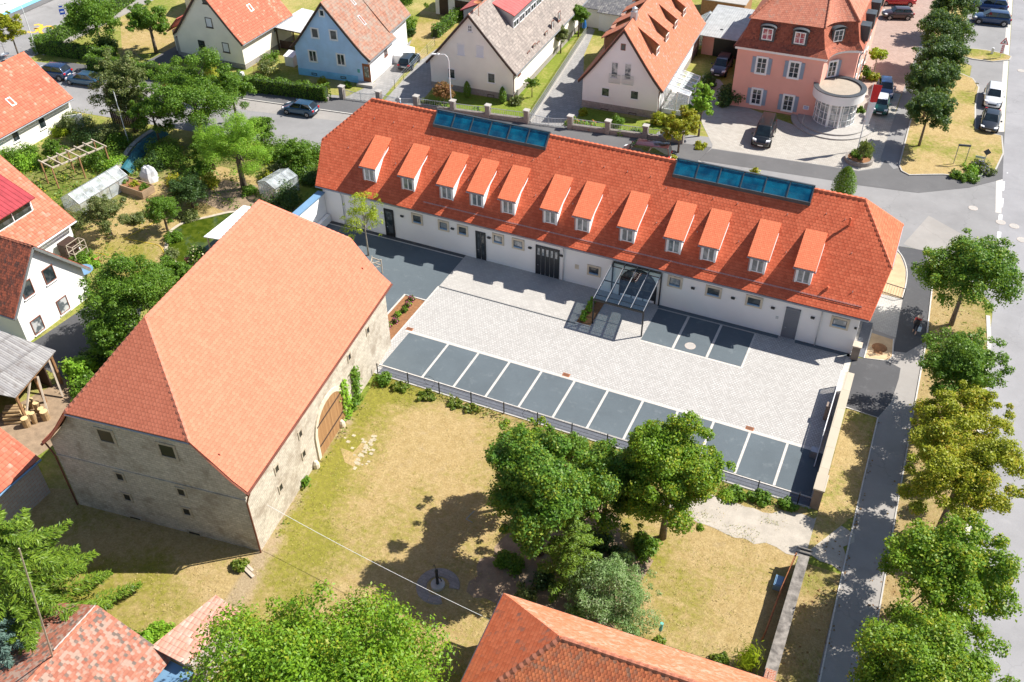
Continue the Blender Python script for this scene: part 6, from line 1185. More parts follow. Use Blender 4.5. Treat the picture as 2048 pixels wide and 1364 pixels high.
q = hit(1077, 1296, P(0, -Dp/2, 0), (-(zr-ze)/ri*F.U.x, -(zr-ze)/ri*F.U.y, 1)); q = P(2.5, -Dp/2+.2, ze+(zr-ze)*2.5/ri) if (q-P(ri, -Dp/2, zr)).length > 8 else q
MB().tube([q+Vector((0, 0, -.1)), q+Vector((0, 0, .45))], .03, 6, 1).lathe(q+Vector((0, 0, .45)), [(.0, 0), (.12, .05), (.13, .15), (.0, .25)], 12, 0).build('insulator', [M['white_trim'], M['black_metal']], hb)
# cable from the barn to the insulator
a = hit(535, 1010, ra+rn*.05, rn); z_ = q+Vector((0, 0, .55)); mb = MB().tube([a.lerp(z_, t)+Vector((0, 0, -1.1*4*t*(1-t)*.35)) for t in np.linspace(0, 1, 24)], .014, 6); tag(mb.build('overhead_cable', M['cloth_white']), 'white overhead cable from the barn wall to the hipped roof', 'cable')

# ================================================================== WALLS, FENCES AND GATES
w = empty('sandstone_wall', 'straight wall with pale sandstone coping along the right side of the courtyard', 'wall', (.24, 50, 0)); MB().prism([(.0, 44.1), (.48, 44.1), (.40, 55.95), (-.06, 55.95)], 0, 1.68).build('wall_body', M['sandstone_dark'], w); MB().prism([(-.06, 45.4), (.54, 45.4), (.46, 55.98), (-.12, 55.98)], 1.683, 1.82, cap0=True).build('coping', M['coping'], w)
MB().box(-.02, 44.0, 0, .56, 45.35, 1.75).build('end_pillar', M['sandstone_dark'], w); MB().box(-.09, 43.92, 1.753, .62, 45.42, 1.87).build('pillar_cap', M['coping'], w)
w = empty('old_wall', 'dark old wall with lichen spotted coping beside the lawn', 'wall', (.6, 34, 0)); MB().prism([(.1, 27.5), (.62, 27.5), (.68, 39.3), (.22, 39.3)], 0, 1.4).build('wall_body', M['sandstone_dark'], w); MB().prism([(.04, 27.5), (.70, 27.5), (.75, 39.4), (.15, 39.4)], 1.403, 1.52, cap0=True).build('coping', M['old_coping'], w); MB().beam((-.05, 39.2, 1.58), (.85, 39.25, 1.58), .06).beam((-.05, 38.9, 1.58), (.85, 38.95, 1.58), .06).build('iron_bar', M['black_metal'], w)
MB().box(.12, 29.4, 1.525, .66, 30.6, 1.66).box(.30, 29.6, 1.663, .48, 30.4, 1.70).build('wall_box', M['brick_red'], w)
tag(MB().tube([(.0, 39.0, 1.3), (-.25, 36.5, .95), (-.42, 33.6, .5), (-.5, 33.2, .1)], .05, 8).build('rusty_pipe', M['rust']), 'long rusty pipe leaning along the dark old wall', 'pipe')
tag(MB().box(-.75, 36.9, 0, -.25, 37.7, .45).box(-.68, 36.95, .45, -.3, 37.65, .5).build('storage_crate', M['blue_zinc'], bevel=.02), 'blue grey crate in the shade at the foot of the dark wall', 'crate')
o = empty('gate_post', 'dark rough stone gate post at the corner of the long building', 'post', at(1708, 716)); b = at(1708, 716); MB().box(b.x-.28, b.y-.3, 0, b.x+.28, b.y+.3, 1.25).build('post_body', M['sandstone_dark'], o, bevel=.05); MB().box(b.x-.33, b.y-.35, 1.24, b.x+.33, b.y+.35, 1.34).build('cap', M['wood_pale'], o)
g = empty('sliding_gate', 'pale steel sliding gate standing open along the sandstone wall', 'gate', (-.45, 53.3, 0)); mb = MB(); y0, y1 = 49.6, 56.3
for z in (.12, 1.5): mb.beam((-.42, y0, z), (-.42, y1, z), .06, .08)
for y in (y0, y1, (y0+y1)/2): mb.beam((-.42, y, .1), (-.42, y, 1.5), .06, .06)
mb.beam((-.42, y0-2.0, .12), (-.42, y0, .12), .06); mb.beam((-.42, y0-2.0, .12), (-.42, y0, 1.5), .05); mb.build('frame', M['steel_white'], g); mb = MB()
for k in range(58): y = y0+.06+k*(y1-y0-.12)/57; mb.beam((-.42, y, .15), (-.42, y, 1.48), .06, .02)
mb.build('infill_bars', M['steel_white'], g); MB().box(-.75, 52.4, 0, -.4, 52.9, 1.3).build('guide_post', M['sandstone_dark'], g); MB().box(-.9, 48.4, 0, -.45, 48.9, .6).build('motor_box', M['zinc'], g)
f = empty('wire_fence', 'anthracite double wire fence along the front of the parking bays', 'fence', (-16, 43.9, 0)); xs = list(np.arange(-31.6, .3, 2.57))
for x in xs: MB().beam((x, 43.86+.004*(x+31), 0), (x, 43.86+.004*(x+31), 1.08), .065).build('post', M['black_metal'], f)
mb = MB()
for z in (.25, .55, .85, 1.02): mb.tube([(xs[0], 43.86, z), (xs[-1], 43.99, z)], .011, 5)
mb.build('wires', M['black_metal'], f)
# front garden walls along the street: stone pillars, low wall, railings
PIL = [680, 0], []
pil_px = [(684, 199), (765.5, 202.7), (836.6, 215), (907.9, 225.7), (979.2, 233.4), (1052, 247.6), (1139.3, 259), (1213.7, 269.4), (1289.4, 278.4)]
PP = [at(*p) for p in pil_px]
def yl(x): return 82.3+.132*(x+59.1)
PP = [Vector((p.x, yl(p.x), 0)) for p in PP]+[Vector((-21.6, yl(-21.6), 0))]
def pillar(root, p): MB().box(p.x-.26, p.y-.26, 0, p.x+.26, p.y+.26, 1.45).build('pillar', M['wall_stone'], root); MB().box(p.x-.32, p.y-.32, 1.45, p.x+.32, p.y+.32, 1.56).build('pillar_cap', M['concrete'], root)
def railing_mb(a, b, z0, z1, n): 
    mb = MB(); mb.beam((a.x, a.y, z0), (b.x, b.y, z0), .04); mb.beam((a.x, a.y, z1), (b.x, b.y, z1), .05)
    for k in range(n+1): p = a.lerp(b, k/n); mb.beam((p.x, p.y, z0), (p.x, p.y, z1), .025)
    return mb
def gate_mb(a, b, n):
    mb = MB()
    for k in range(n+1): t = k/n; p = a.lerp(b, t); z1 = 1.15-.22*math.sin(math.pi*t); mb.beam((p.x, p.y, .1), (p.x, p.y, z1), .028)
    for t0, t1 in zip(np.linspace(0, 1, 13)[:-1], np.linspace(0, 1, 13)[1:]): p, q_ = a.lerp(b, t0), a.lerp(b, t1); mb.beam((p.x, p.y, 1.15-.22*math.sin(math.pi*t0)), (q_.x, q_.y, 1.15-.22*math.sin(math.pi*t1)), .05)
    mb.beam((a.x, a.y, .12), (b.x, b.y, .12), .05); m_ = a.lerp(b, .5); mb.beam((m_.x, m_.y, 0), (m_.x, m_.y, 1.15), .07); return mb
w1 = empty('garden_wall', 'low stone wall with three pillars and railings before the pale cream house', 'wall', PP[3]); w2 = empty('garden_wall', 'low stone wall with pillars and railings before the white gabled house', 'wall', PP[7]); w0 = empty('gate_pillars', 'two stone gate pillars before the blue house drive', 'gate pillar', PP[0])
for i in (0, 1): pillar(w0, PP[i])
for i in (2, 3, 4, 5): pillar(w1, PP[i])
for i in (6, 7, 8, 9): pillar(w2, PP[i])
for w, seg in ((w1, ((2, 3), (3, 4), (4, 5))), (w2, ((6, 7), (7, 8), (8, 9)))):
    for a, b in seg: MB().beam(PP[a]+Vector((.26, .03, .25)), PP[b]+Vector((-.26, -.03, .25)), .36, .6).build('base_wall', M['wall_stone'], w); railing_mb(PP[a]+Vector((.28, .03, 0)), PP[b]-Vector((.28, .03, 0)), .65, 1.2, 18).build('railing', M['galv'], w)
for a, b, lab in ((0, 1, 'grey wrought iron gate with dipped top before the blue house drive'), (1, 2, 'grey iron gate before the second drive beside the lamp post'), (5, 6, 'grey arched iron gate before the drive of the white gabled house')): tag(gate_mb(PP[a]+Vector((.3, .04, 0)), PP[b]-Vector((.3, .04, 0)), 26).build('iron_gate', M['galv']), lab, 'gate')
o = empty('garden_fence', 'pale slatted metal fence between lawn and drive beside the white house', 'fence', at(1110, 150)); a, b = at(1060, 246), at(1172, 72); mb = MB()
for z in (.15, .45, .75, 1.1): mb.beam(a+Vector((0, 0, z)), b+Vector((0, 0, z)), .04)
n_ = int((b-a).length/.22)
for k in range(n_+1): p = a.lerp(b, k/n_); mb.beam(p+Vector((0, 0, .05)), p+Vector((0, 0, 1.15)), .03)
mb.build('slats', M['galv'], o); MB().beam(a+Vector((0, 0, .1)), b+Vector((0, 0, .1)), .18, .25).build('base_wall', M['concrete'], o)
o = empty('wire_fence', 'thin wire mesh fence between the two concrete drives', 'fence', at(830, 150)); P0, P1 = at(790, 178), at(870, 92); mb = MB()
for k in range(6): p = P0.lerp(P1, k/5); MB().tube([p, p+Vector((0, 0, 1.2))], .025, 6).build('post', M['black_metal'], o)
for z in (.2, .5, .8, 1.1): mb.tube([P0+Vector((0, 0, z)), P1+Vector((0, 0, z))], .008, 4)
mb.build('wires', M['galv'], o)
o = empty('driveway_gate', 'dark iron gate with rounded leaf at the cream house drive', 'gate', at(300, 135)); a, b = at(272, 124), at(320, 150); gate_mb(a, b, 16).build('gate_leaf', M['black_metal'], o); MB().box(b.x+.1, b.y-.25, 0, b.x+.6, b.y+.25, 1.3).build('pillar', M['brick_red'], o)
tag(railing_mb(at(893, 300), at(893, 300)+Vector((1.5, 0, 0)), .1, .9, 4).build('bed_railing', M['black_metal']), 'x', 'railing') if False else None
f = empty('corner_railing', 'dark frame railing around the paver pad beside the long building', 'railing', (1.7, 69.2, 0)); mb = MB(); a, b = Vector((.85, 69.3, 0)), Vector((2.5, 69.05, 0))
for p in (a, b): mb.beam(p, p+Vector((0, 0, 1.05)), .06)
for z in (.1, 1.02): mb.beam(a+Vector((0, 0, z)), b+Vector((0, 0, z)), .05)
for k in range(1, 8): p = a.lerp(b, k/8); mb.beam(p+Vector((0, 0, .1)), p+Vector((0, 0, 1.0)), .018)
mb.build('frame', M['black_metal'], f)
tag(MB().prism([(-60.2, 81.4), (-69, 80.2), (-91, 77.2), (-91, 76.85), (-69, 79.85), (-60.2, 81.05)], 0, .42).build('hedge_wall', M['wall_stone']), 'low stone base wall under the clipped hedge along the street', 'wall')

# ================================================================== VEHICLES
def lb(mb, name, mat, root, **kw): o = mb.build(name, mat, None, loc=(0, 0, 0), **kw); o.parent = root; return o
def paint(name, c): 
    m, t, b, o = nt_new(name); n = N(t); b.inputs['Base Color'].default_value = (*c, 1); b.inputs['Metallic'].default_value = .35; b.inputs['Roughness'].default_value = .35; b.inputs['Coat Weight'].default_value = 1; b.inputs['Coat Roughness'].default_value = .03; return m
CT = { # length, width, height, hood z, belt z, [roof rear x, roof front x], [glass rear base x, windscreen base x], deck z
 'hatch': (4.05, 1.72, 1.45, .88, .93, (-1.45, .25), (-1.95, .95), .98), 'sedan': (4.65, 1.82, 1.42, .86, .92, (-1.05, .30), (-1.85, 1.05), .98),
 'suv': (4.55, 1.86, 1.66, 1.02, 1.06, (-1.75, .35), (-2.15, 1.10), 1.10), 'van': (5.0, 1.92, 1.95, 1.08, 1.12, (-2.25, .95), (-2.45, 1.75), 1.14), 'mini': (3.85, 1.73, 1.42, .92, .98, (-1.40, .35), (-1.75, .80), 1.0)}
def car(kind, col, pos, head, label, roof=None, trim=None):
    Lc, Wc, Hc, hz, bz, (rr, rf_), (gr, gf), dz = CT[kind]; root = empty('parked_car', label, 'car', (pos[0], pos[1], pos[2] if len(pos) > 2 else .02)); root.rotation_euler = (0, 0, head); hw = Wc/2
    st = [(-Lc/2, .36, .74, .74), (-Lc/2+.10, .24, dz-.10, .88), (-Lc/2+.35, .20, dz-.02, .97), (gr+.15, .18, dz, 1), (-.2, .18, bz, 1), (gf-.1, .18, bz-.0, 1), (gf+.25, .18, hz+.01, .985), (Lc/2-.55, .20, hz-.07, .95), (Lc/2-.16, .22, hz-.19, .86), (Lc/2, .34, .60, .70)]
    mb = MB(); rings = []
    for x, zb, zt, k in st:
        w = hw*k; zm = zb+(zt-zb)*.55; i = len(mb.v); P = [(-w*.86, zb), (-w*.98, zb+.12), (-w, zm), (-w*.955, zt-.09), (-w*.84, zt), (0, zt+.025), (w*.84, zt), (w*.955, zt-.09), (w, zm), (w*.98, zb+.12), (w*.86, zb)]; mb.v += [Vector((x, y, z)) for y, z in P]; rings.append(i)
    m_ = 11
    for a, b in zip(rings[:-1], rings[1:]):
        for j in range(m_): mb.f.append([a+j, a+(j+1) % m_, b+(j+1) % m_, b+j]); mb.m.append(0)
    mb.f.append([rings[0]+j for j in range(m_)][::-1]); mb.m.append(0); mb.f.append([rings[-1]+j for j in range(m_)]); mb.m.append(0)
    # greenhouse
    w0, w1 = hw*.88, hw*.70; zr = Hc; B = [(gr, -w0*.93, dz-.03), (gf, -w0*.90, bz-.03), (gf, w0*.90, bz-.03), (gr, w0*.93, dz-.03)]; T = [(rr, -w1*.95, zr-.05), (rf_, -w1*.97, zr-.04), (rf_, w1*.97, zr-.04), (rr, w1*.95, zr-.05)]; mid = (rr+rf_)/2
    RF = MB(); RF.hull8(B+T, 0)
    bo = lb(mb, 'body', paint_of(col), root, smooth=True, recalc=True); bo.modifiers.new('round', 'SUBSURF').levels = 1; bo.modifiers['round'].render_levels = 1
    rmat = paint_of(roof or col); cab = lb(RF, 'cabin', rmat, root, bevel=.07, smooth=True); 
    def panel(a, b, c, d, ins, off, name):
        a, b, c, d = map(Vector, (a, b, c, d)); ce = (a+b+c+d)/4; n = (b-a).cross(d-a).normalized()
        if n.dot(ce-Vector((mid, 0, zr*.6))) < 0: n = -n
        q = [p.lerp(ce, ins)+n*off for p in (a, b, c, d)]; lb(MB().poly(q), name, M['car_glass'], root, solid=.008)
    panel(B[1], B[2], T[2], T[1], .09, .012, 'windscreen'); panel(B[3], B[0], T[0], T[3], .12, .012, 'rear_window')
    for sg, (b0, b1, t0, t1) in ((-1, (B[0], B[1], T[0], T[1])), (1, (B[3], B[2], T[3], T[2]))):
        b0, b1, t0, t1 = map(Vector, (b0, b1, t0, t1)); bm_, tm_ = b0.lerp(b1, .52), t0.lerp(t1, .50); off = Vector((0, sg*.0, 0))
        panel(b0, bm_, tm_, t0, .09, .014, 'side_window'); panel(bm_, b1, t1, tm_, .09, .014, 'side_window')
    wr = .31 if kind in ('hatch', 'mini', 'sedan') else .35
    for x in (-Lc/2+.78, Lc/2-.82):
        for sg in (-1, 1):
            y = sg*(hw-.10); t = MB(); n = 20; i = 0; prof_ = [(wr*.62, -.11), (wr*.95, -.11), (wr, -.06), (wr, .06), (wr*.95, .115), (wr*.62, .12)]
            for r_, d_ in prof_:
                for j in range(n): a = 6.2832*j/n; t.v.append(Vector((x+r_*math.cos(a), y+sg*d_, wr+r_*math.sin(a))))
            for q in range(len(prof_)-1):
                for j in range(n): t.f.append([q*n+j, q*n+(j+1) % n, (q+1)*n+(j+1) % n, (q+1)*n+j]); t.m.append(0)
            ty = lb(t, 'wheel', M['rubber'], root, recalc=True); rim = MB()
            for k in range(10): a0 = 6.2832*k/10; a1 = a0+.38; rim.poly([(x+.05*math.cos(a0), y+sg*.112, wr+.05*math.sin(a0)), (x+wr*.62*math.cos(a0), y+sg*.108, wr+wr*.62*math.sin(a0)), (x+wr*.62*math.cos(a1), y+sg*.108, wr+wr*.62*math.sin(a1)), (x+.05*math.cos(a1), y+sg*.112, wr+.05*math.sin(a1))])
            ro = lb(rim, 'rim', M['rim'], ty); ar = MB(); ar.tube([(x+(wr+.06)*math.cos(a), sg*(hw*.985), wr+(wr+.06)*math.sin(a)) for a in np.linspace(-.1, 3.24, 14)], .045, 5); lb(ar, 'wheel_arch', M['trim_dark'] if kind in ('suv', 'van', 'mini') else paint_of(col), root)
    for sg in (-1, 1):
        lb(MB().hull8([(Lc/2-.34, sg*hw*.52, hz-.30), (Lc/2-.10, sg*hw*.50, hz-.33), (Lc/2-.26, sg*hw*.87, hz-.30), (Lc/2-.50, sg*hw*.90, hz-.27), (Lc/2-.34, sg*hw*.52, hz-.12), (Lc/2-.14, sg*hw*.50, hz-.16), (Lc/2-.28, sg*hw*.89, hz-.15), (Lc/2-.52, sg*hw*.93, hz-.11)]), 'headlight', M['lamp_clear'], root, recalc=True)
        lb(MB().box(-Lc/2-.012, sg*hw*.72-.13, dz-.30, -Lc/2+.14, sg*hw*.72+.13, dz-.12), 'taillight', M['lamp_red'], root, bevel=.02)
        lb(MB().hull8([(gf-.25, sg*hw*.98, bz+.02), (gf-.08, sg*hw*.98, bz+.02), (gf-.08, sg*(hw+.16), bz+.04), (gf-.22, sg*(hw+.16), bz+.04), (gf-.25, sg*hw*.98, bz+.14), (gf-.08, sg*hw*.98, bz+.14), (gf-.10, sg*(hw+.16), bz+.15), (gf-.22, sg*(hw+.16), bz+.15)]), 'mirror', paint_of(col), root, recalc=True)
    lb(MB().box(Lc/2-.05, -.26, .40, Lc/2+.012, .26, .51), 'number_plate', M['plate'], root); lb(MB().box(-Lc/2-.014, -.26, .55, -Lc/2+.05, .26, .66), 'number_plate', M['plate'], root)
    lb(MB().box(Lc/2-.10, -hw*.45, .53, Lc/2-.005, hw*.45, .68), 'grille', M['trim_dark'], root); lb(MB().box(-Lc/2-.005, -hw*.8, .30, -Lc/2+.12, hw*.8, .44), 'bumper', M['trim_dark'] if kind != 'sedan' else paint_of(col), root)
    return root
_P = {}
CARC = {'navy': (.012, .04, .11), 'slate': (.03, .085, .15), 'grey': (.035, .055, .075), 'black': (.012, .014, .017), 'white': (.75, .75, .75), 'maroon': (.05, .02, .02), 'magenta': (.34, .01, .06), 'red': (.42, .015, .015), 'blue': (.012, .05, .17), 'teal': (.0, .085, .065), 'brown': (.07, .02, .022), 'purple': (.05, .035, .06)}
def paint_of(c):
    if c not in _P: _P[c] = paint(c+' car paint', CARC[c])
    return _P[c]
W_ = math.pi
car('suv', 'navy', at(108, 154), W_+.15, 'dark blue estate car partly hidden behind the corner house roof'); car('sedan', 'slate', at(172, 167), W_+.12, 'blue grey saloon parked on the street beside the clipped hedge'); car('hatch', 'magenta', at(356, 184), W_+.12, 'magenta car mostly hidden behind the street trees')
car('hatch', 'slate', at(601, 226), W_+.10, 'blue grey hatchback parked on the street before the blue house'); car('hatch', 'grey', at(819, 130), R(100), 'dark grey hatchback on the concrete drive right of the blue house'); p = hit(1290, 293, (0, 0, 1.7), (0, 0, 1)); car('van', 'brown', (p.x, p.y+.5, 0), W_+.12, 'dark brown people carrier seen behind the tiled ridge')
car('van', 'black', at(1527, 277), R(-86), 'black van parked on the forecourt of the pink villa'); car('mini', 'maroon', at(1793, 36), W_+.35, 'dark maroon small car on the reddish parking court'); car('sedan', 'red', at(1792, 8), W_+.3, 'red car cut by the upper edge on the reddish court')
car('suv', 'blue', at(1975, 20), W_+.12, 'farther of two dark blue cars nose in by the road trees'); car('suv', 'navy', at(1980, 46), W_+.1, 'nearer of two dark blue cars nose in by the road trees'); car('suv', 'white', at(1983, 203), R(-89), 'white car parked in the lane along the main road'); car('sedan', 'black', at(1978, 250), R(-91), 'black car parked below the white car along the main road')
car('hatch', 'blue', at(1768, 186), R(-82), 'blue car parked behind the green car beside the villa'); car('mini', 'teal', at(1759, 219), R(-86), 'green small car with white roof beside the round entrance', roof='white'); car('suv', 'purple', at(1442, 142), R(-88), 'dark purple car with soft top under the trees beside the pink carport')

# ================================================================== STREET FURNITURE
def street_lamp(label, base, hgt, d, arm=1.1):
    o = empty('street_lamp', label, 'street lamp', base); d = Vector(d).normalized(); b = Vector(base); t = b+Vector((0, 0, hgt))
    MB().tube([b, b+Vector((0, 0, 1.2)), b+Vector((0, 0, 1.25)), t-Vector((0, 0, .7))], [.09, .09, .06, .05], 10).tube([t-Vector((0, 0, .7)), t-Vector((0, 0, .25))+d*.12, t+d*.4, t+d*arm], .04, 8).build('pole', M['steel_white'], o)
    q = t+d*arm; MB().hull8([q+Vector(v) for v in ((-.12, -.12, -.06), (.12, -.12, -.06), (.12, .12, -.06), (-.12, .12, -.06), (-.16, -.16, .06), (.16, -.16, .06), (.16, .16, .06), (-.16, .16, .06))]).build('lamp_base', M['steel_white'], o); MB().beam(q-d*.1, q+d*.65, .24, .12).build('lamp_head', M['steel_white'], o, bevel=.04); return o
street_lamp('tall pale street lamp with curved arm beside the stone pillars', at(903, 222), 6.4, (-.85, -.3, 0)); street_lamp('tall pale street lamp at the corner by the yellow road number', at(75, 107), 6.3, (-.8, -.6, 0), 1.6)
b = at(258, 288); o = empty('garden_pole', 'bare white pole standing in the garden by the street trees', 'pole', b); MB().tube([b, b+Vector((0, 0, 5.9))], [.06, .045], 8).build('shaft', M['steel_white'], o)
# sign with two blue plates at the corner
b = at(133, 52); o = empty('traffic_sign', 'blue zone sign on a post by the corner hedge', 'traffic sign', b); MB().tube([b, b+Vector((0, 0, 2.9))], .035, 8).build('post', M['galv'], o); s = MB(); d = Vector((.75, -.66, 0)); t = Vector((.66, .75, 0)); q = b-d*-.05
s.obox(q, t, d, -.32, .32, 0, .03, 1.55, 2.25, 0).obox(q, t, d, -.30, .30, 0, .03, 2.3, 2.85, 1).obox(q, t, d, -.2, .2, .03, .034, 1.8, 1.98, 1).obox(q, t, d, -.2, .2, .03, .034, 2.48, 2.66, 2).build('sign_plate', [M['sign_blue'], M['mark_white'], M['sign_blue']], o)
# warning triangle with striped board on the small island
b = at(1999, 117); o = empty('traffic_sign', 'red bordered warning triangle with striped board on the small traffic island', 'traffic sign', b); MB().tube([b, b+Vector((0, 0, 2.5))], .035, 8).build('post', M['galv'], o); d = Vector((-.1, -1, 0)).normalized(); t = Vector((1, -.1, 0)).normalized(); q = b+d*.05; V_ = lambda a, z, e=0.0: q+t*a+d*e+Vector((0, 0, z))
mb = MB(); mb.poly([V_(-.48, 1.75), V_(.48, 1.75), V_(0, 2.6)], 0).poly([V_(-.32, 1.84, .006), V_(.32, 1.84, .006), V_(0, 2.42, .006)], 1).poly([V_(-.06, 1.9, .012), V_(.06, 1.9, .012), V_(.06, 2.15, .012), V_(-.06, 2.15, .012)], 2); mb.build('sign_plate', [M['sign_red'], M['mark_white'], M['sign_back']], o)
mb = MB(); mb.poly([V_(-.16, .65), V_(.16, .65), V_(.16, 1.65), V_(-.16, 1.65)], 0)
for k in range(4): z = .68+k*.25; mb.poly([V_(-.16, z, .006), V_(.16, z+.12, .006), V_(.16, z+.24, .006), V_(-.16, z+.12, .006)], 1)
mb.build('striped_board', [M['mark_white'], M['sign_red']], o)
b = at(1983, 109); tag(MB().box(b.x-.14, b.y-.12, 0, b.x+.14, b.y+.12, .75).box(b.x-.12, b.y-.1, .75, b.x+.12, b.y+.1, .82).build('marker_stone', M['steel_white'], bevel=.02), 'short pale marker stone beside the warning sign', 'marker stone')
b = at(1949, 183); tag(MB().tube([b, b+Vector((0, 0, 1.0))], .025, 6).obox(b, (1, 0, 0), (0, -1, 0), -.18, .18, 0, .03, .9, 1.05).build('small_sign', M['galv']), 'small grey plate on a stake in the dry grass beside the cars', 'sign')
# metal frame and diamond sign on the lawn island
a, b = at(1906, 329), at(1921, 331); o = empty('sign_frame', 'tall grey metal frame without board on the dry grass island', 'sign frame', a); a2 = a; b2 = a+Vector((1.0, .25, 0)); MB().beam(a2, a2+Vector((0, 0, 2.05)), .07).beam(b2, b2+Vector((0, 0, 2.05)), .07).build('posts', M['zinc'], o); MB().beam(a2+Vector((-.05, 0, 2.12)), b2+Vector((.05, 0, 2.12)), .12, .18).build('top_bar', M['dark_zinc'], o)
b = at(1964, 336); o = empty('traffic_sign', 'dark back of a diamond sign above the lavender bed', 'traffic sign', b); MB().tube([b, b+Vector((0, 0, 2.0))], .035, 8).build('post', M['galv'], o); q = b+Vector((0, -.05, 1.75)); MB().poly([q+Vector((-.36, 0, 0)), q+Vector((0, 0, -.36)), q+Vector((.36, 0, 0)), q+Vector((0, 0, .36))]).build('sign_plate', M['sign_back'], o, solid=.02); MB().box(b.x-.9, b.y-.1, 1.0, b.x-.05, b.y-.05, 1.22).build('street_name_plate', M['galv'], o)
# flag pole with red and white banner
b = at(1714, 303); o = empty('flag_pole', 'white flag pole with a tall red over white banner', 'flag', b); MB().tube([b, b+Vector((0, 0, 7.3))], [.06, .035], 8).build('pole', M['steel_white'], o); mb = MB(); n = 14
for k in range(n):
    z0, z1 = 7.2-k*.30, 7.2-(k+1)*.30; w0, w1 = .80-.42*(k/n), .80-.42*((k+1)/n); f0, f1 = .10*math.sin(k*.8), .10*math.sin((k+1)*.8); m_ = 0 if k < 6 else 1
    for j in range(3): x0, x1 = j/3, (j+1)/3; P_ = lambda x, w, z, f: b+Vector((.05+x*w, f*math.sin(x*5), z)); mb.poly([P_(x0, w0, z0, f0), P_(x1, w0, z0, f0), P_(x1, w1, z1, f1), P_(x0, w1, z1, f1)], m_)
mb.build('banner', [M['red'], M['cloth_white']], o, solid=.01)
# round planter
c = at(1717, 322); o = empty('round_planter', 'round stone planter ring beside the flag pole', 'planter', c); MB().lathe(c, [(1.35, 0), (1.35, .42), (1.12, .42), (1.12, .3)], 30).build('ring', M['wall_stone'], o); MB().lathe(c, [(1.13, .32), (0, .36)], 24).build('soil', M['soil'], o, recalc=True)
# hand pump on the lawn
c = at(876, 1172); o = empty('hand_pump', 'black hand pump standing on an old round millstone in the tree shade', 'water pump', c); MB().lathe(c, [(.42, 0), (.42, .22), (.22, .24), (0, .2)], 24).build('millstone', M['concrete'], o, recalc=True); MB().tube([c+Vector((-.03, .03, .2)), c+Vector((-.03, .03, 1.35))], [.10, .085], 10).lathe(c+Vector((-.03, .03, 1.35)), [(.11, 0), (.1, .12), (0, .2)], 10).build('pump_body', M['black_metal'], o); MB().tube([c+Vector((0, 0, .95)), c+Vector((.3, -.1, .95)), c+Vector((.34, -.12, .8))], .035, 7).build('spout', M['black_metal'], o); MB().tube([c+Vector((-.05, .05, 1.4)), c+Vector((-.3, .3, 1.5)), c+Vector((-.55, .5, .95))], .02, 6).build('handle', M['black_metal'], o)
MB().lathe(c, [(1.3, .0), (1.25, .05), (.7, .05), (.66, 0)], 40, 0, .2, 5.4).build('stone_ring', M['wall_stone'], o)
b = at(1318, 1278); o = empty('bird_feeder', 'green tube on a thin stake at the edge of the dry lawn', 'bird feeder', b); MB().tube([b, b+Vector((0, 0, 1.0))], .018, 6).build('stake', M['zinc'], o); MB().tube([b+Vector((0, 0, .85)), b+Vector((.02, .05, 1.45))], .10, 12).build('tube', M['turq'], o)
for k, (px, py) in enumerate(((496, 1142),)): p = at(px, py); tag(MB().beam(p+Vector((-.7, .2, .06)), p+Vector((.6, -.25, .07)), .2, .08).beam(p+Vector((-.7, .45, .06)), p+Vector((.3, .1, .06)), .16, .07).build('timber_planks', M['wood_pale']), 'weathered planks lying in the grass at the barn corner', 'planks')
p = at(932, 1038); tag(MB().tube([p, p+Vector((.5, -.1, .03))], .015, 5).tube([p, p+Vector((.2, .8, .03))], .015, 5).build('metal_bracket', M['blue_zinc']), 'thin bent metal bracket lying in the shade of the trees', 'bracket')
for (px, py), lab in (((860, 751), 'thin rusty hoop leaning on the wire fence near the barn'), ((1057, 820), 'thin rusty hoop leaning on the wire fence behind the shrubs')):
    p = at(px, py+20); mb = MB().tube([p+Vector((.45*math.cos(a), 0, .45+.45*math.sin(a))) for a in np.linspace(0, 6.0, 22)], .012, 5); tag(mb.build('hoop', M['black_metal']), lab, 'hoop')

# ================================================================== GARDEN THINGS AT LEFT
greenhouse('long low garden greenhouse with pale glass roof', (-70.3, 52.0), R(-3), 2.4, 5.9, 1.25, 2.0)
greenhouse('small white cold frame hut under the trees by the long building', (-55.0, 61.4), R(-10), 2.3, 2.9, 1.5, 1.95)
o = empty('pergola', 'pale timber pergola with open beams in the garden', 'pergola', (-73.8, 57.5, 0)); A0, A1, A2, A3 = (-75.4, 55.0, 2.3), (-73.8, 60.3, 2.3), (-72.0, 59.9, 2.3), (-73.6, 54.6, 2.3); mb = MB()
for a, b in ((A0, A1), (A3, A2)): MB().beam(a, b, .1, .14).build('beam', M['wood_pale'], o)
for k in range(7):
    t = k/6; a, b = Vector(A0).lerp(Vector(A1), t), Vector(A3).lerp(Vector(A2), t); d = (b-a).normalized()*.35; MB().beam(a-d+Vector((0, 0, .12)), b+d+Vector((0, 0, .12)), .09, .1).build('crossbeam', M['wood_pale'], o)
for p in (A0, A1, A2, A3, tuple(Vector(A0).lerp(Vector(A1), .5)), tuple(Vector(A3).lerp(Vector(A2), .5))): MB().beam((p[0], p[1], 0), p, .11).build('post', M['wood_brown'], o)
o = empty('raised_bed', 'timber raised bed full of vegetables beside the greenhouse', 'raised bed', (-66.5, 57.2, 0)); B0 = [(-68.3, 56.7), (-64.8, 56.4), (-64.7, 57.9), (-68.2, 58.2)]; mb = MB()
for a, b in zip(B0, B0[1:]+B0[:1]): mb.beam((*a, .4), (*b, .4), .08, .8)
mb.build('boards', M['wood'], o); MB().prism(B0, .0, .7).build('soil', M['soil'], o)
c = at(300, 358); mb = MB(); rs = random.Random(2); prof_ = [(1.05, 0), (1.0, .5), (.8, 1.0), (.45, 1.35), (0, 1.45)]
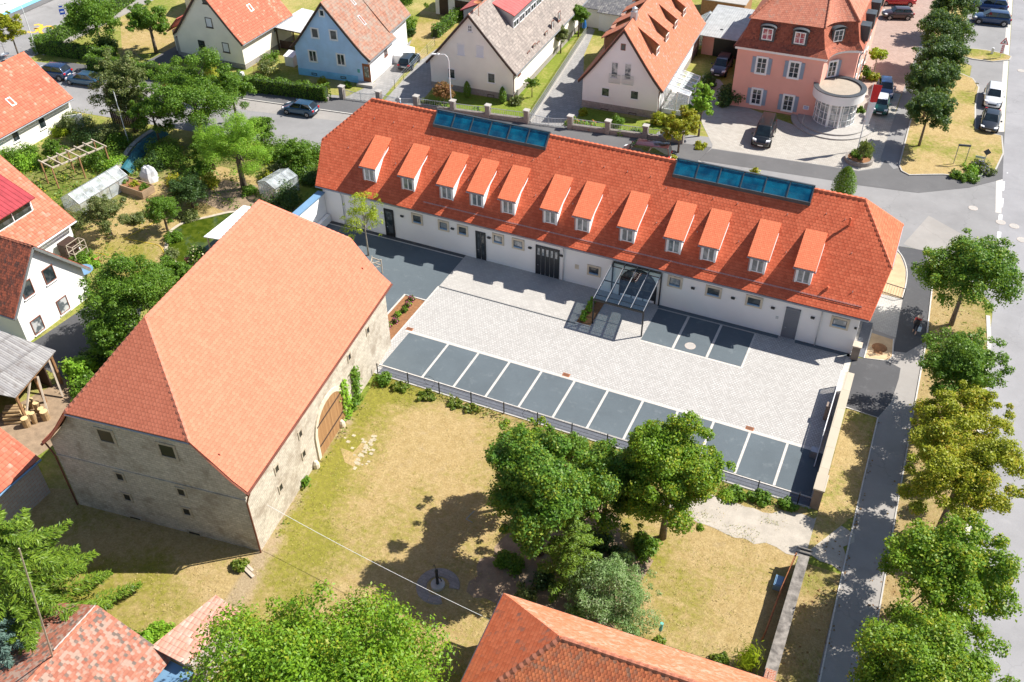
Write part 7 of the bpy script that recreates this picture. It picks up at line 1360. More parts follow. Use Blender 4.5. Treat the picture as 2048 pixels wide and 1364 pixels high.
mb.lathe((0, 0, 0), prof_, 14); 
for i_, q in enumerate(mb.v): mb.v[i_] = Vector(c)+Vector((q.x*(.85+rs.uniform(-.14, .14)), q.y*(.8+rs.uniform(-.12, .12)), q.z*(1+rs.uniform(-.1, .1))))
tag(mb.build('covered_heap', M['tarp'], smooth=False, recalc=True), 'heap covered with a grey white tarpaulin in the garden', 'tarpaulin')
mb = MB(); tp_ = smooth_path([at(247, 345, .3), at(262, 318, .5), at(280, 290, .6), at(300, 272, .6), at(325, 258, .5)], 4)
for a, b in zip(tp_[:-1], tp_[1:]):
    for k in range(5): z = lambda q: .75*math.sin(math.pi*q/5)+.05; d = (b-a).normalized(); n_ = Vector((-d.y, d.x, 0)); x0, x1 = (k/5-.5)*1.5, ((k+1)/5-.5)*1.5; mb.poly([Vector((a.x, a.y, z(k)))+n_*x0, Vector((b.x, b.y, z(k)))+n_*x0, Vector((b.x, b.y, z(k+1)))+n_*x1, Vector((a.x, a.y, z(k+1)))+n_*x1])
tag(mb.build('crop_tunnel', M['teal'], recalc=True), 'long low teal netting tunnel winding through the garden', 'netting tunnel'); mb = MB()
for a, b in zip(tp_[:-1], tp_[1:]): d = (b-a).normalized(); n_ = Vector((-d.y, d.x, 0)); mb.beam(Vector((a.x, a.y, .2))+n_*1.05, Vector((b.x, b.y, .2))+n_*1.05, .5, .4)
tag(mb.build('garden_wall', M['concrete']), 'low concrete edging wall along the teal netting tunnel', 'wall')
b = at(157, 256); tag(MB().beam(b+Vector((-.9, -.9, .8)), b+Vector((.5, .5, .8)), .08, 1.5).build('white_panel', M['white_trim']), 'white board standing beside the corner house', 'board')  # upright white panel of unknown use
a, b = at(226, 247), at(292, 254); mb = MB()
for k in range(16): p = a.lerp(b, k/16); q_ = a.lerp(b, (k+.85)/16); mb.beam(p+Vector((0, 0, .75)), q_+Vector((0, 0, .75)), .04, 1.5)
tag(mb.build('board_fence', M['wood_dark']), 'dark board fence in the shade below the street trees', 'fence')
o = empty('metal_rack', 'brown cupboard with metal rack beside the dormer house wall', 'rack', (-63.6, 46.6, 0)); MB().box(-64.3, 45.6, 0, -63.5, 47.0, 1.7).build('cupboard', M['wood_dark'], o); mb = MB()
for x, y in ((-63.2, 45.6), (-62.5, 45.6), (-63.2, 47.0), (-62.5, 47.0)): mb.beam((x, y, 0), (x, y, 1.8), .05)
for z in (.5, 1.1, 1.8): mb.beam((-63.2, 45.6, z), (-62.5, 45.6, z), .04).beam((-63.2, 47, z), (-62.5, 47, z), .04).beam((-62.5, 45.6, z), (-62.5, 47, z), .04).beam((-63.2, 45.6, z), (-63.2, 47, z), .04)
mb.build('rack_frame', M['wood_pale'], o)
c = at(170, 554, .0); o = empty('garden_table', 'blue grey garden table on the terrace of the white side house', 'table', c); MB().lathe(c, [(0, .70), (.85, .70), (.85, .74), (0, .745)], 20).build('tabletop', M['blue_zinc'], o, recalc=True)
for a in (.6, 2.2, 3.8, 5.3): MB().beam(c+Vector((.55*math.cos(a), .55*math.sin(a), 0)), c+Vector((.5*math.cos(a), .5*math.sin(a), .7)), .05).build('leg', M['black_metal'], o)
for i, (dx, dy, rz) in enumerate(((.9, -.75, 2.4), (.2, -1.3, 1.6))):
    o = empty('garden_chair', ['dark garden chair right of the blue grey table', 'dark garden chair below the blue grey table'][i], 'chair', c+Vector((dx, dy, 0)), 'garden chairs on the terrace'); q = c+Vector((dx, dy, 0)); MB().box(q.x-.25, q.y-.25, .40, q.x+.25, q.y+.25, .45).build('seat', M['wood_dark'], o); MB().box(q.x-.25, q.y-.27, .45, q.x+.25, q.y-.23, .95).build('backrest', M['wood_dark'], o)
    for sx in (-.22, .22):
        for sy in (-.22, .22): MB().beam((q.x+sx, q.y+sy, 0), (q.x+sx, q.y+sy, .4), .04).build('leg', M['black_metal'], o)
hp = smooth_path([at(*p, .03) for p in ((190, 505), (222, 512), (255, 519), (300, 529), (318, 530), (329, 515), (320, 493), (295, 486), (255, 478), (252, 476), (290, 455), (320, 437))], 5); tag(MB().tube(hp, .03, 6).build('garden_hose', M['yellow_hose']), 'yellow garden hose looping over the dry lawn', 'hose')
hp = smooth_path([at(*p, .03) for p in ((278, 540), (286, 552), (292, 560), (291, 566))], 5); tag(MB().tube(hp, .06, 6).build('garden_hose', M['yellow_hose']), 'short bunched yellow hose beside the bush by the barn roof', 'hose')
for (px, py), lab, m_ in (((197, 525), 'terracotta pot with plant on the terrace edge', 'ridge_old'), ((376, 525), 'terracotta pot by the pond at the barn roof', 'ridge_old'), ((158, 505), 'pale flower pot by the dormer house wall', 'steel_white')): p = at(px, py); tag(MB().lathe(p, [(0, 0), (.16, 0), (.24, .42), (.20, .42), (.0, .36)], 14).build('flower_pot', M[m_], recalc=True), lab, 'pot')
b = at(1168, 66); o = empty('parasol', 'closed bright blue parasol at the drive of the white gabled house', 'parasol', b); MB().tube([b, b+Vector((0, 0, 2.5))], .03, 6).build('pole', M['galv'], o); MB().tube([b+Vector((0, 0, .7)), b+Vector((0, 0, 1.2)), b+Vector((0, 0, 2.4))], [.30, .26, .05], 9).build('canopy', M['blue_plastic'], o)
b = at(586, 130); tag(MB().box(b.x-.7, b.y-.5, 0, b.x+.5, b.y+.6, 1.2).poly([(b.x-.8, b.y-.6, 1.21), (b.x+.6, b.y-.6, 1.21), (b.x+.6, b.y+.7, 1.5), (b.x-.8, b.y+.7, 1.5)]).build('garden_hutch', M['steel_white']), 'small white roofed hutch beside the blue house wall', 'hutch')
for (px, py), lab in (((1084, 127), 'small grey bench on the lawn under the fruit tree'), ((1105, 95), 'small grey table on the lawn behind the fruit tree')): p = at(px, py); tag(MB().box(p.x-.5, p.y-.25, .38, p.x+.5, p.y+.25, .44).box(p.x-.45, p.y-.2, 0, p.x-.38, p.y+.2, .38).box(p.x+.38, p.y-.2, 0, p.x+.45, p.y+.2, .38).build('garden_bench' if 'bench' in lab else 'side_table', M['zinc']), lab, 'bench' if 'bench' in lab else 'table')
b = at(484, 165); tag(MB().box(b.x-.25, b.y-.2, .5, b.x+.05, b.y+.2, 1.25).box(b.x+.12, b.y-.2, .5, b.x+.42, b.y+.2, 1.3).box(b.x-.1, b.y-.1, 0, b.x+.3, b.y+.1, .5).build('letter_boxes', M['steel_white']), 'two pale letter boxes on a post before the hedge', 'letter box')
p = at(1320, 205); tag(MB().box(p.x-.5, p.y-2.5, 0, p.x+.5, p.y+1, .5).box(p.x-.42, p.y-2.4, .5, p.x+.42, p.y+.9, .52, 1).build('planter_wall', [M['white'], M['soil']]), 'long white planter wall beside the conservatory', 'planter')
b = at(540, 137); a = at(508, 150); mb = MB()
for k in range(14): p = a.lerp(b, k/14); mb.beam(p+Vector((0, 0, .1)), p+Vector((.12, .1, 1.1)), .04)
mb.beam(a+Vector((0, 0, 1.05)), b+Vector((0, 0, 1.05)), .06).beam(a+Vector((0, 0, .2)), b+Vector((0, 0, .2)), .06); tag(mb.build('picket_fence', M['wood_brown']), 'small orange brown picket fence left of the blue house', 'fence')

# ================================================================== PEOPLE
def skin(name, nodes, mat, root, lv=2):
    """continuous skinned figure: nodes = {key: (pos, radius, parent)}"""
    keys = list(nodes); me = bpy.data.meshes.new(name); me.from_pydata([nodes[k][0] for k in keys], [(keys.index(nodes[k][2]), i) for i, k in enumerate(keys) if nodes[k][2]], []); o = bpy.data.objects.new(name, me); COL.objects.link(o); me.materials.append(mat)
    m = o.modifiers.new('skin', 'SKIN'); m.use_smooth_shade = True; sv = me.skin_vertices[0].data
    for i, k in enumerate(keys): r = nodes[k][1]; sv[i].radius = r if hasattr(r, '__len__') else (r, r); sv[i].use_root = nodes[k][2] is None
    s = o.modifiers.new('smooth', 'SUBSURF'); s.levels = lv; s.render_levels = lv; o.parent = root; return o
M['skin'] = plain('skin', (.55, .33, .24), .5, .05); M['hair_blond'] = plain('blond grey hair', (.62, .54, .42), .7, .15, 20); M['hair_white'] = plain('white hair', (.72, .70, .68), .7, .1, 20); M['shirt_red'] = plain('coral red shirt', (.62, .07, .06), .8, .1, 6); M['trousers'] = plain('dark trousers', (.02, .022, .035), .8, .15, 6); M['shirt_blue'] = plain('grey blue shirt', (.22, .29, .38), .8, .1, 6); M['bag_black'] = plain('black bag', (.015, .015, .018), .6, .2, 8); M['bag_pale'] = plain('pale blue bag', (.55, .66, .76), .6, .08, 6)
def person(label, pos, head, shirt, hair, h=1.68, raise_arm=True):
    root = empty('person', label, 'person', pos); root.rotation_euler = (0, 0, head); root.scale = (h/1.68,)*3    # faces local +y
    hr = (.27, .06, 1.30) if raise_arm else (.30, .03, 1.02); hh = (.16, .16, 1.52) if raise_arm else (.30, .12, .80)
    n = {'pelvis': ((0, 0, .92), (.15, .11), None), 'waist': ((0, 0, 1.06), (.13, .10), 'pelvis'), 'chest': ((0, .01, 1.27), (.165, .115), 'waist'), 'neck': ((0, .01, 1.43), .055, 'chest'), 'chin': ((0, .03, 1.50), .075, 'neck'), 'head': ((0, .02, 1.58), (.085, .10), 'chin'), 'crown': ((0, .01, 1.64), .06, 'head'),
         'shl': ((-.17, 0, 1.36), .062, 'chest'), 'ell': ((-.25, -.03, 1.10), .042, 'shl'), 'wrl': ((-.24, .08, .88), .028, 'ell'), 'hal': ((-.23, .11, .82), (.034, .022), 'wrl'),
         'shr': ((.17, 0, 1.36), .062, 'chest'), 'elr': (hr, .042, 'shr'), 'wrr': (hh, .028, 'elr'), 'har': ((hh[0]-.02, hh[1]+.02, hh[2]+.05), (.034, .022), 'wrr'),
         'hil': ((-.09, 0, .86), .095, 'pelvis'), 'knl': ((-.10, .12, .49), .062, 'hil'), 'anl': ((-.10, .05, .10), .04, 'knl'), 'tol': ((-.10, .19, .035), (.038, .03), 'anl'),
         'hir': ((.09, 0, .86), .095, 'pelvis'), 'knr': ((.10, -.02, .47), .062, 'hir'), 'anr': ((.10, -.22, .13), .04, 'knr'), 'tor': ((.10, -.12, .04), (.038, .03), 'anr')}
    skin('body', n, M['skin'], root)
    up = lambda k, r, par: (n[k][0], r, par); top = {'w': ((0, 0, .90), (.165, .125), None), 'm': ((0, 0, 1.08), (.155, .12), 'w'), 'c': ((0, .01, 1.28), (.185, .135), 'm'), 'n': ((0, .01, 1.41), (.09, .08), 'c'), 'a': ((-.17, 0, 1.36), .085, 'c'), 'a2': (tuple(Vector(n['shl'][0]).lerp(Vector(n['ell'][0]), .65)), .062, 'a'), 'b': ((.17, 0, 1.36), .085, 'c'), 'b2': (tuple(Vector(n['shr'][0]).lerp(Vector(n['elr'][0]), .65)), .062, 'b')}
    skin('shirt', top, M[shirt], root)
    tr = {'p': ((0, 0, .93), (.16, .12), None), 'l': ((-.09, 0, .85), .115, 'p'), 'l2': ((-.10, .12, .49), .078, 'l'), 'l3': ((-.10, .07, .22), .06, 'l2'), 'r': ((.09, 0, .85), .115, 'p'), 'r2': ((.10, -.02, .47), .078, 'r'), 'r3': ((.10, -.15, .24), .06, 'r2')}
    skin('trousers', tr, M['trousers'], root)
    hm = MB(); hm.lathe((0, .0, 1.50), [(.09, -.02), (.108, .06), (.105, .13), (.07, .19), (0, .205)], 16, 0, math.pi*.85, math.pi*2.15); hm.lathe((0, .0, 1.50), [(.105, .11), (.095, .16), (.06, .2), (0, .206)], 16); lb(hm, 'hair', M[hair], root, smooth=True, recalc=True)
    f = MB()
    for sg in (-1, 1): f.box(sg*.035-.012, .108, 1.575, sg*.035+.012, .122, 1.588)
    f.box(-.025, .108, 1.508, .025, .12, 1.516, 1); f.hull8([(-.014, .10, 1.53), (.014, .10, 1.53), (.014, .135, 1.535), (-.014, .135, 1.535), (-.008, .10, 1.58), (.008, .10, 1.58), (.006, .118, 1.58), (-.006, .118, 1.58)], 2); lb(f, 'face', [M['bag_black'], M['lamp_red'], M['skin']], root)
    hd = MB()
    for sg, hk in ((-1, 'hal'), (1, 'har')):
        c_ = Vector(n[hk][0]); dn = Vector((0, .25, -1)).normalized() if (sg < 0 or not raise_arm) else Vector((-.2, .3, .9)).normalized(); sx = Vector((0, 1, 0)) if abs(dn.y) < .5 else Vector((1, 0, 0))
        for q in range(4): a = c_+sx*(q-1.5)*.018; e = a+dn*(.075+.015*(q in (1, 2))); hd.tube([a, a.lerp(e, .55)+Vector((-sg*.006, 0, 0)), e+Vector((-sg*.02, 0, 0))], [.010, .009, .006], 5)
        a = c_+sx*.03; hd.tube([a, a+dn*.03+sx*.025, a+dn*.06+sx*.03], [.011, .010, .007], 5)
    lb(hd, 'fingers', M['skin'], root); sh = MB()
    for k in ('tol', 'tor'): p = Vector(n[k][0]); sh.box(p.x-.045, p.y-.19, 0, p.x+.045, p.y+.07, .07)
    lb(sh, 'shoes', M['sandstone_dark'], root, bevel=.015); return root
pp = at(1828, 666); pp.z = .02; person('walking woman in coral red top and dark trousers on the footway, seen from behind', pp, R(-2), 'shirt_red', 'hair_blond', 1.72)
mb = MB().box(-.17, -.31, 1.02, .17, -.13, 1.40); bk = mb.build('backpack', M['bag_black'], None, loc=(0, 0, 0), bevel=.05, smooth=True); bk.location = pp; tag(bk, 'black backpack on the back of the woman in red', 'backpack'); st_ = MB()
for sg in (-1, 1): st_.tube([(sg*.11, -.15, 1.38), (sg*.12, -.02, 1.46), (sg*.11, .13, 1.36), (sg*.13, .13, 1.15), (sg*.15, -.10, 1.05)], .02, 6)
s_ = st_.build('strap', M['bag_black'], None, loc=(0, 0, 0)); s_.parent = bk
bg_ = MB().box(.16, -.12, .30, .42, .02, .68).tube([(.20, -.05, .68), (.24, -.02, .90), (.32, -.02, .90), (.38, -.05, .68)], .01, 5).build('shopping_bag', M['bag_pale'], None, loc=(0, 0, 0), bevel=.02); bg_.location = pp; tag(bg_, 'pale blue shopping bag carried by the woman in red', 'bag')
p2 = hit(800, 205, (0, 0, 1.3), (0, 0, 1)); person('white haired person in grey blue shirt behind the tiled ridge at the iron gate', (p2.x, p2.y, .09), R(120), 'shirt_blue', 'hair_white', 1.7, False)

# ================================================================== TREES
SR = 'street trees along the main road'
tree_px('street_tree', 'deep green street tree nearest the junction with clear trunk', 'tree', 1937, 552, 96, 4.7, 'round', 'chestnut', 10500, .30, .84, group=SR, trunk=.17)
tree_px('street_tree', 'dense rounded green street tree beside the dark driveway', 'tree', 1925, 738, 84, 4.2, 'round', 'mid', 9500, .26, .85, group=SR, trunk=.16)
tree_px('street_tree', 'small gold and rust tinted street tree below the rounded green one', 'tree', 1922, 850, 94, 4.0, 'open', 'gold', 10500, .24, .85, group=SR, trunk=.15)
tree_px('street_tree', 'wide yellow green street tree opposite the end of the sandstone wall', 'tree', 1918, 962, 124, 4.6, 'open', 'gold', 15500, .24, .85, group=SR, trunk=.17)
tree_px('street_tree', 'broad green street tree opposite the dark old wall', 'tree', 1895, 1165, 134, 4.9, 'round', 'linden', 16000, .26, .86, group=SR, trunk=.18)
tree_px('street_tree', 'lowest street tree cut by the bottom edge of the picture', 'tree', 1850, 1345, 146, 5.2, 'round', 'linden', 17000, .24, .86, group=SR, trunk=.18)
SI = 'street trees on the grass island'
for i, (px, py, r_, lab) in enumerate(((1908, 12, 42, 'farthest dark street tree in the row beside the villa, at the upper edge'), (1893, 72, 56, 'second dark street tree from the upper edge in the villa row'), (1880, 122, 52, 'third dark street tree from the upper edge in the villa row'), (1866, 168, 53, 'fourth dark street tree from the upper edge in the villa row'), (1858, 222, 50, 'nearest dark street tree of the villa row with slim bare trunk'))): tree_px('street_tree', lab, 'tree', px, py, r_, 3.9, 'round', 'dark', 6500, .32, .85, group=SI, trunk=.12)
tree_px('chestnut_tree', 'tall dark green tree with large leaves in the middle of the meadow edge', 'tree', 1080, 985, 112, 5.5, 'round', 'chestnut', 25000, .26, 1.3, trunk=.24)
tree_px('maple_tree', 'spreading yellow green maple in front of the parking bays', 'tree', 1340, 968, 112, 4.9, 'round', 'linden', 21000, .25, 1.3, trunk=.2)
tree_px('maple_tree', 'darker maple standing between the two big meadow trees', 'tree', 1212, 985, 92, 3.7, 'round', 'chestnut', 14000, .24, 1.1, trunk=.18)
tree_px('maple_tree', 'smaller yellow green tree behind the tall dark meadow tree at the fence', 'tree', 1052, 915, 72, 4.3, 'round', 'linden', 9000, .24, 1.1, trunk=.15)
p = at(1145, 1110, 3.0); tree('spruce_tree', 'slim green conifer in front of the tall dark meadow tree', 'tree', (p.x, p.y), 'spruce', 1.9, 3.3, 3.5, 'spruce', 17000, .17, trunk=.12, aspect=.25)
tree_px('willow_shrub', 'silvery light green willow shrub above the hipped roof', 'shrub', 1228, 1192, 88, 2.0, 'round', 'willow', 9000, .24, .75, trunk=.1, aspect=.3)
tree_px('walnut_tree', 'large bright green walnut tree at the bottom of the meadow', 'tree', 632, 1425, 262, 5.0, 'round', 'walnut', 33000, .30, .70, trunk=.3, aspect=.5)
p = at(60, 1165, 5.5); tree('spruce_tree', 'large bright green spruce with spreading boughs at the lower left', 'tree', (p.x-.9, p.y+.1), 'spruce', 4.9, 5.2, 5.3, 'spruce', 46000, .26, trunk=.22, aspect=.22)
p = at(5, 1300, 3.0); tree('spruce_tree', 'blue grey spruce at the lower left corner', 'tree', (p.x, p.y), 'spruce', 2.4, 2.6, 2.8, 'bluespruce', 12000, .2, trunk=.13, aspect=.25)
tree_px('young_tree', 'young airy tree with yellow green leaves staked beside the barn', 'tree', 728, 440, 44, 3.6, 'open', 'lime', 1500, .19, 1.35, trunk=.07, bark='bark_pale', limbs=22); 
b = at(752, 546); o = empty('tree_stakes', 'timber stake frame around the young courtyard tree', 'tree stakes', b); T3 = [Vector((b.x+.55*math.cos(a), b.y+.55*math.sin(a), 0)) for a in (.4, 2.5, 4.6)]
for a in T3: MB().tube([a, a+Vector((0, 0, 1.4))], .05, 7).build('stake', M['wood_pale'], o)
mb = MB()
for a, c_ in zip(T3, T3[1:]+T3[:1]): mb.beam(a+Vector((0, 0, 1.25)), c_+Vector((0, 0, 1.25)), .05, .09).beam(a+Vector((0, 0, .75)), c_+Vector((0, 0, .75)), .05, .09)
mb.build('rail', M['wood_pale'], o)
# garden and street trees, upper left
tree_px('garden_tree', 'tall slender olive green tree beside the street between saloon and pole', 'tree', 248, 182, 54, 4.6, 'round', 'olive', 8000, .28, 1.5, trunk=.16)
tree_px('garden_tree', 'broad dark garden tree covering the magenta car', 'tree', 388, 205, 98, 4.2, 'open', 'mid', 16000, .28, .85, trunk=.2)
tree_px('garden_tree', 'smaller dark garden tree right of the magenta car', 'tree', 462, 182, 44, 4.2, 'open', 'mid', 5500, .26, .9, trunk=.14)
tree_px('conifer', 'narrow yellow green conifer top among the street trees', 'tree', 418, 130, 17, 4.4, 'cone', 'gold', 1800, .22, 2.2, trunk=.08, aspect=.4)
tree_px('weeping_willow', 'large bright green willow in the garden left of the long building', 'tree', 473, 305, 72, 3.9, 'round', 'bright', 15000, .24, 1.25, trunk=.26, aspect=.28)
tree_px('dark_tree', 'dark green round tree in the garden left of the willow', 'tree', 378, 385, 42, 1.7, 'round', 'dark', 5000, .22, .9, trunk=.1)
tree_px('apple_tree', 'grey green apple tree with leaning trunk on the dry garden lawn', 'tree', 208, 425, 46, 2.3, 'open', 'olive', 5600, .20, .7, trunk=.13, lean=-.5)
tree_px('garden_tree', 'small bright green round tree in front of the pond', 'tree', 325, 425, 34, 2.0, 'round', 'hedge', 5200, .18, 1.05, trunk=.1)
tree_px('hazel_tree', 'large mid green tree between white side house and barn roof', 'tree', 262, 602, 94, 3.8, 'round', 'hedge', 14500, .23, .9, trunk=.18)
tree_px('hazel_tree', 'small green tree beside the barn roof above the big one', 'tree', 335, 545, 36, 2.4, 'open', 'mid', 3600, .22, .9, trunk=.1)
bush_px('rhododendron', 'flowering pale bush at the pond touching the barn roof', 'bush', 398, 508, 30, 1.9, 'mid', 1700, .18, extra='cream')
for lab, px, py, r_, z_, k_, lf, n_ in (('bushy dark green tree right of the willow at the roadside', 520, 262, 30, 2.2, 'round', 'mid', 3000), ('spreading tree behind the teal netting by the white pole', 305, 232, 44, 3.0, 'open', 'mid', 5200), ('low bright tree between dark tree and willow', 418, 292, 40, 2.6, 'open', 'hedge', 4200), ('bushy green tree by the pergola corner', 262, 215, 36, 2.8, 'round', 'olive', 4000), ('low dark tree above the cold frame hut', 592, 312, 36, 1.8, 'round', 'mid', 3600), ('small fruit tree at the left end of the pergola', 108, 300, 24, 1.6, 'open', 'hedge', 1800), ('broad low tree over the lower pond edge at the barn roof', 368, 560, 34, 2.0, 'open', 'hedge', 2600), ('dense green tree in the gap between side house yard and barn', 222, 672, 46, 2.6, 'round', 'mid', 5000)): tree_px('garden_tree', lab, 'tree', px, py, r_, z_, k_, lf, n_, .24, .9, trunk=.12)
tree_px('garden_tree', 'green tree left of the hedge corner on the garden lawn', 'tree', 188, 40, 54, 3.8, 'round', 'hedge', 7500, .32, .8, trunk=.16)
tree_px('cherry_tree', 'dark green cherry tree with dark trunk before the cream house', 'tree', 298, 48, 46, 3.6, 'open', 'mid', 5600, .32, .85, trunk=.2)
bush_px('lilac_bush', 'dark round bush inside the hedge corner', 'bush', 207, 82, 34, 2.6, 'dark', 1900, .26)
tree_px('street_tree', 'small yellow green tree at the upper left edge by the lamp', 'tree', 20, 62, 33, 3.6, 'open', 'gold', 3600, .28, 1.1, trunk=.1)
tree_px('willow_tree', 'weeping green tree behind the blue house at the upper edge', 'tree', 805, -4, 46, 3.2, 'willow', 'hedge', 5600, .4, .8, trunk=.18, aspect=.3)
bush_px('shrub', 'bright green shrub right of the blue house', 'bush', 817, 44, 22, 2.4, 'hedge', 1500, .26); bush_px('shrub', 'dark clipped shrub below the bright one right of the blue house', 'bush', 820, 60, 13, 1.6, 'dark', 700, .22)
tree_px('garden_tree', 'round bright tree before the garages at the upper edge', 'tree', 1158, 32, 22, 2.6, 'round', 'hedge', 2600, .3, .9, trunk=.1)
tree_px('fruit_tree', 'small fruit tree on the watered lawn strip', 'tree', 1122, 71, 17, 2.2, 'round', 'olive', 1700, .24, 1.2, trunk=.08); tree_px('fruit_tree', 'young sapling low on the watered lawn strip', 'tree', 1064, 169, 16, 1.5, 'open', 'mid', 900, .2, .9, trunk=.05); bush_px('shrub', 'small shrub at the lower corner of the watered lawn', 'bush', 1032, 197, 15, 1.3, 'olive', 700, .2)
tree_px('ornamental_maple', 'bronze red ornamental maple before the pale cream house', 'tree', 887, 184, 24, 1.6, 'round', 'bronze', 2400, .2, .75, trunk=.07)
for lab, px, py in (('thin columnar bush left of the cellar window of the pale cream house', 934, 178), ('thin columnar bush right of the cellar window of the pale cream house', 1005, 189)): tree_px('columnar_shrub', lab, 'shrub', px, py, 8, 1.0, 'column', 'hedge', 650, .18, 2.1, trunk=.03)
bush_px('topiary_ball', 'clipped green ball bush before the white gabled house', 'bush', 1233, 238, 18, 1.5, 'hedge', 2200, .13, stems=False)
tree_px('maple_tree', 'gold yellow maple at the street before the conservatory', 'tree', 1362, 252, 40, 3.0, 'open', 'gold', 6200, .24, .85, trunk=.1); tree_px('maple_tree', 'bright green upright tree behind the gold maple', 'tree', 1405, 208, 27, 3.6, 'open', 'bright', 4200, .26, 1.7, trunk=.1); bush_px('shrub', 'olive shrub left of the gold maple', 'bush', 1325, 232, 24, 1.8, 'gold', 1700, .22)
bush_px('shrub', 'big dark shrub left of the black van', 'bush', 1466, 186, 36, 2.6, 'dark', 3000, .26); bush_px('shrub', 'dark shrub hedge left of the purple car', 'bush', 1415, 160, 20, 1.6, 'dark', 1200, .24, ry=2.8)
tree_px('cypress', 'dark pointed conifer behind the right end of the tiled ridge', 'tree', 1690, 366, 23, 1.9, 'column', 'mid', 2400, .2, 1.6, trunk=.07)
bush_px('shrub', 'small yellowish street shrub at the tip of the right lantern', 'bush', 1510, 341, 11, 1.4, 'gold', 420, .2); bush_px('shrub', 'small yellow shrub above the tiled ridge near the people carrier', 'bush', 1346, 312, 10, 1.2, 'gold', 380, .2)
tree_px('acacia_tree', 'lime yellow small tree with bare stems beside the villa', 'tree', 1756, 110, 19, 2.6, 'round', 'lime', 1500, .26, .6, trunk=.06, bark='bark_pale'); bush_px('shrub', 'tall shrub against the villa side wall', 'bush', 1733, 138, 12, 2.8, 'hedge', 900, .22); bush_px('shrub', 'green shrub beside the blue car at the villa', 'bush', 1748, 150, 16, 1.2, 'gold', 900, .2); bush_px('shrub', 'green shrub right of the round entrance', 'bush', 1721, 218, 12, 1.2, 'hedge', 600, .2)
bush('planter_shrub', 'green ground shrub filling the round planter', 'shrub', (*at(1717, 318).xy, .3), 1.15, .55, 'hedge', 1500, .15, stems=False); p = at(1728, 300, 1.3); tree('weeping_tree', 'small grey weeping tree in the round planter', 'tree', (p.x+.1, p.y-.3), 'willow', 1.0, .9, 1.5, 'olive', 1000, .3, trunk=.05, aspect=.25)
for k, (px, py, r_, lf, ex) in enumerate(((1915, 347, 22, 'mid', None), (1945, 336, 26, 'bright', None), (1962, 328, 22, 'olive', 'lavender'), (1975, 340, 20, 'olive', 'lavender'), (1940, 352, 24, 'mid', None))): bush_px('flower_bed_shrub', ['dark low shrub at the left of the island flower bed', 'yellow green tall shrub in the island flower bed', 'lavender under the diamond sign on the island', 'rightmost lavender on the island near the road', 'low green shrub at the lower tip of the island'][k], 'shrub', px, py, r_, .8, lf, 1000, .18, extra=ex)
# shrubs of the left garden
GS = [(150, 235, 30, 2.0, 'olive', 'olive shrub beside the white board'), (170, 268, 36, 1.8, 'dark', 'dark shrub between board and pergola'), (210, 262, 34, 1.6, 'olive', 'reddish olive shrub above the pergola'), (238, 278, 26, 1.2, 'hedge', 'bright low shrub at the foot of the white pole'), (203, 305, 40, 1.8, 'hedge', 'bright green creeping pine beside the pergola'), (225, 318, 28, 1.3, 'bright', 'small bright pine right of the pergola'), (60, 297, 26, 1.6, 'hedge', 'green shrub below the corner house window'), (20, 310, 34, 1.6, 'hedge', 'green shrub at the left edge under the corner house'), (48, 322, 30, 1.3, 'bright', 'bright shrub left of the pergola'), (118, 258, 16, 1.0, 'lime', 'lime yellow shrub at the corner house wall'), (130, 245, 20, 1.6, 'olive', 'pale climbing shrub on the corner house wall'), (330, 300, 48, 1.8, 'mid', 'dense green shrub beyond the teal netting'), (300, 318, 30, 1.3, 'dark', 'dark shrub along the teal netting'), (530, 285, 30, 1.8, 'mid', 'green shrub at the road edge above the willow'), (565, 292, 34, 2.0, 'mid', 'broad green shrub in the row by the road'), (600, 290, 30, 1.8, 'mid', 'green shrub in the row nearest the tiled roof corner'), (632, 300, 26, 1.8, 'hedge', 'shrub touching the roof corner of the long building'), (560, 335, 30, 1.4, 'olive', 'hydrangea bush with pale flowers by the hut'), (602, 335, 34, 1.6, 'mid', 'green shrub between hut and long building'), (625, 345, 30, 1.6, 'dark', 'dark shrub at the white wall of the long building'), (570, 388, 38, 1.9, 'dark', 'dark leafy bush below the cold frame hut'), (545, 350, 22, 1.0, 'gold', 'yellowish low shrub beside the hut'), (395, 330, 34, 1.4, 'hedge', 'shrub under the broad garden tree'), (420, 360, 22, 1.0, 'gold', 'yellow green shrub by the rockery'), (350, 362, 24, 1.2, 'gold', 'yellow flowering shrub beside the grey tarpaulin'), (272, 432, 24, .8, 'olive', 'low pale shrub on the dry garden lawn'), (345, 470, 18, .9, 'mid', 'reeds at the left edge of the pond'), (340, 505, 18, .8, 'olive', 'grey green reeds at the lower pond edge'), (160, 512, 24, .8, 'hedge', 'terrace plants below the dormer house'), (186, 522, 18, .6, 'bright', 'bright plant at the terrace corner'), (375, 428, 20, .8, 'olive', 'rockery plants at the pond head'), (500, 378, 16, .8, 'mid', 'low plant beneath the willow'), (115, 460, 12, .8, 'olive', 'pale flowers at the dormer house corner'), (150, 440, 20, .9, 'olive', 'silver shrub beside the greenhouse end')]
for i, (px, py, r_, h_, lf, lab) in enumerate(GS): bush_px('garden_shrub', lab, 'shrub', px, py, r_*1.22, h_*1.2, lf, int(800+r_*r_*2.2), .16, extra='cream' if 'flowers' in lab and 'hydrangea' in lab else None, stems=h_ > 1.0)
for k, t in enumerate((.15, .5, .85)): bush('vegetable_plant', ['leafy vegetables at the left end of the raised bed', 'leafy vegetables in the middle of the raised bed', 'leafy vegetables at the right end of the raised bed'][k], 'plant', (-68.2+t*3.4, 57.3, .7), .65, .4, ('hedge', 'gold', 'hedge')[k], 420, .14, stems=False)
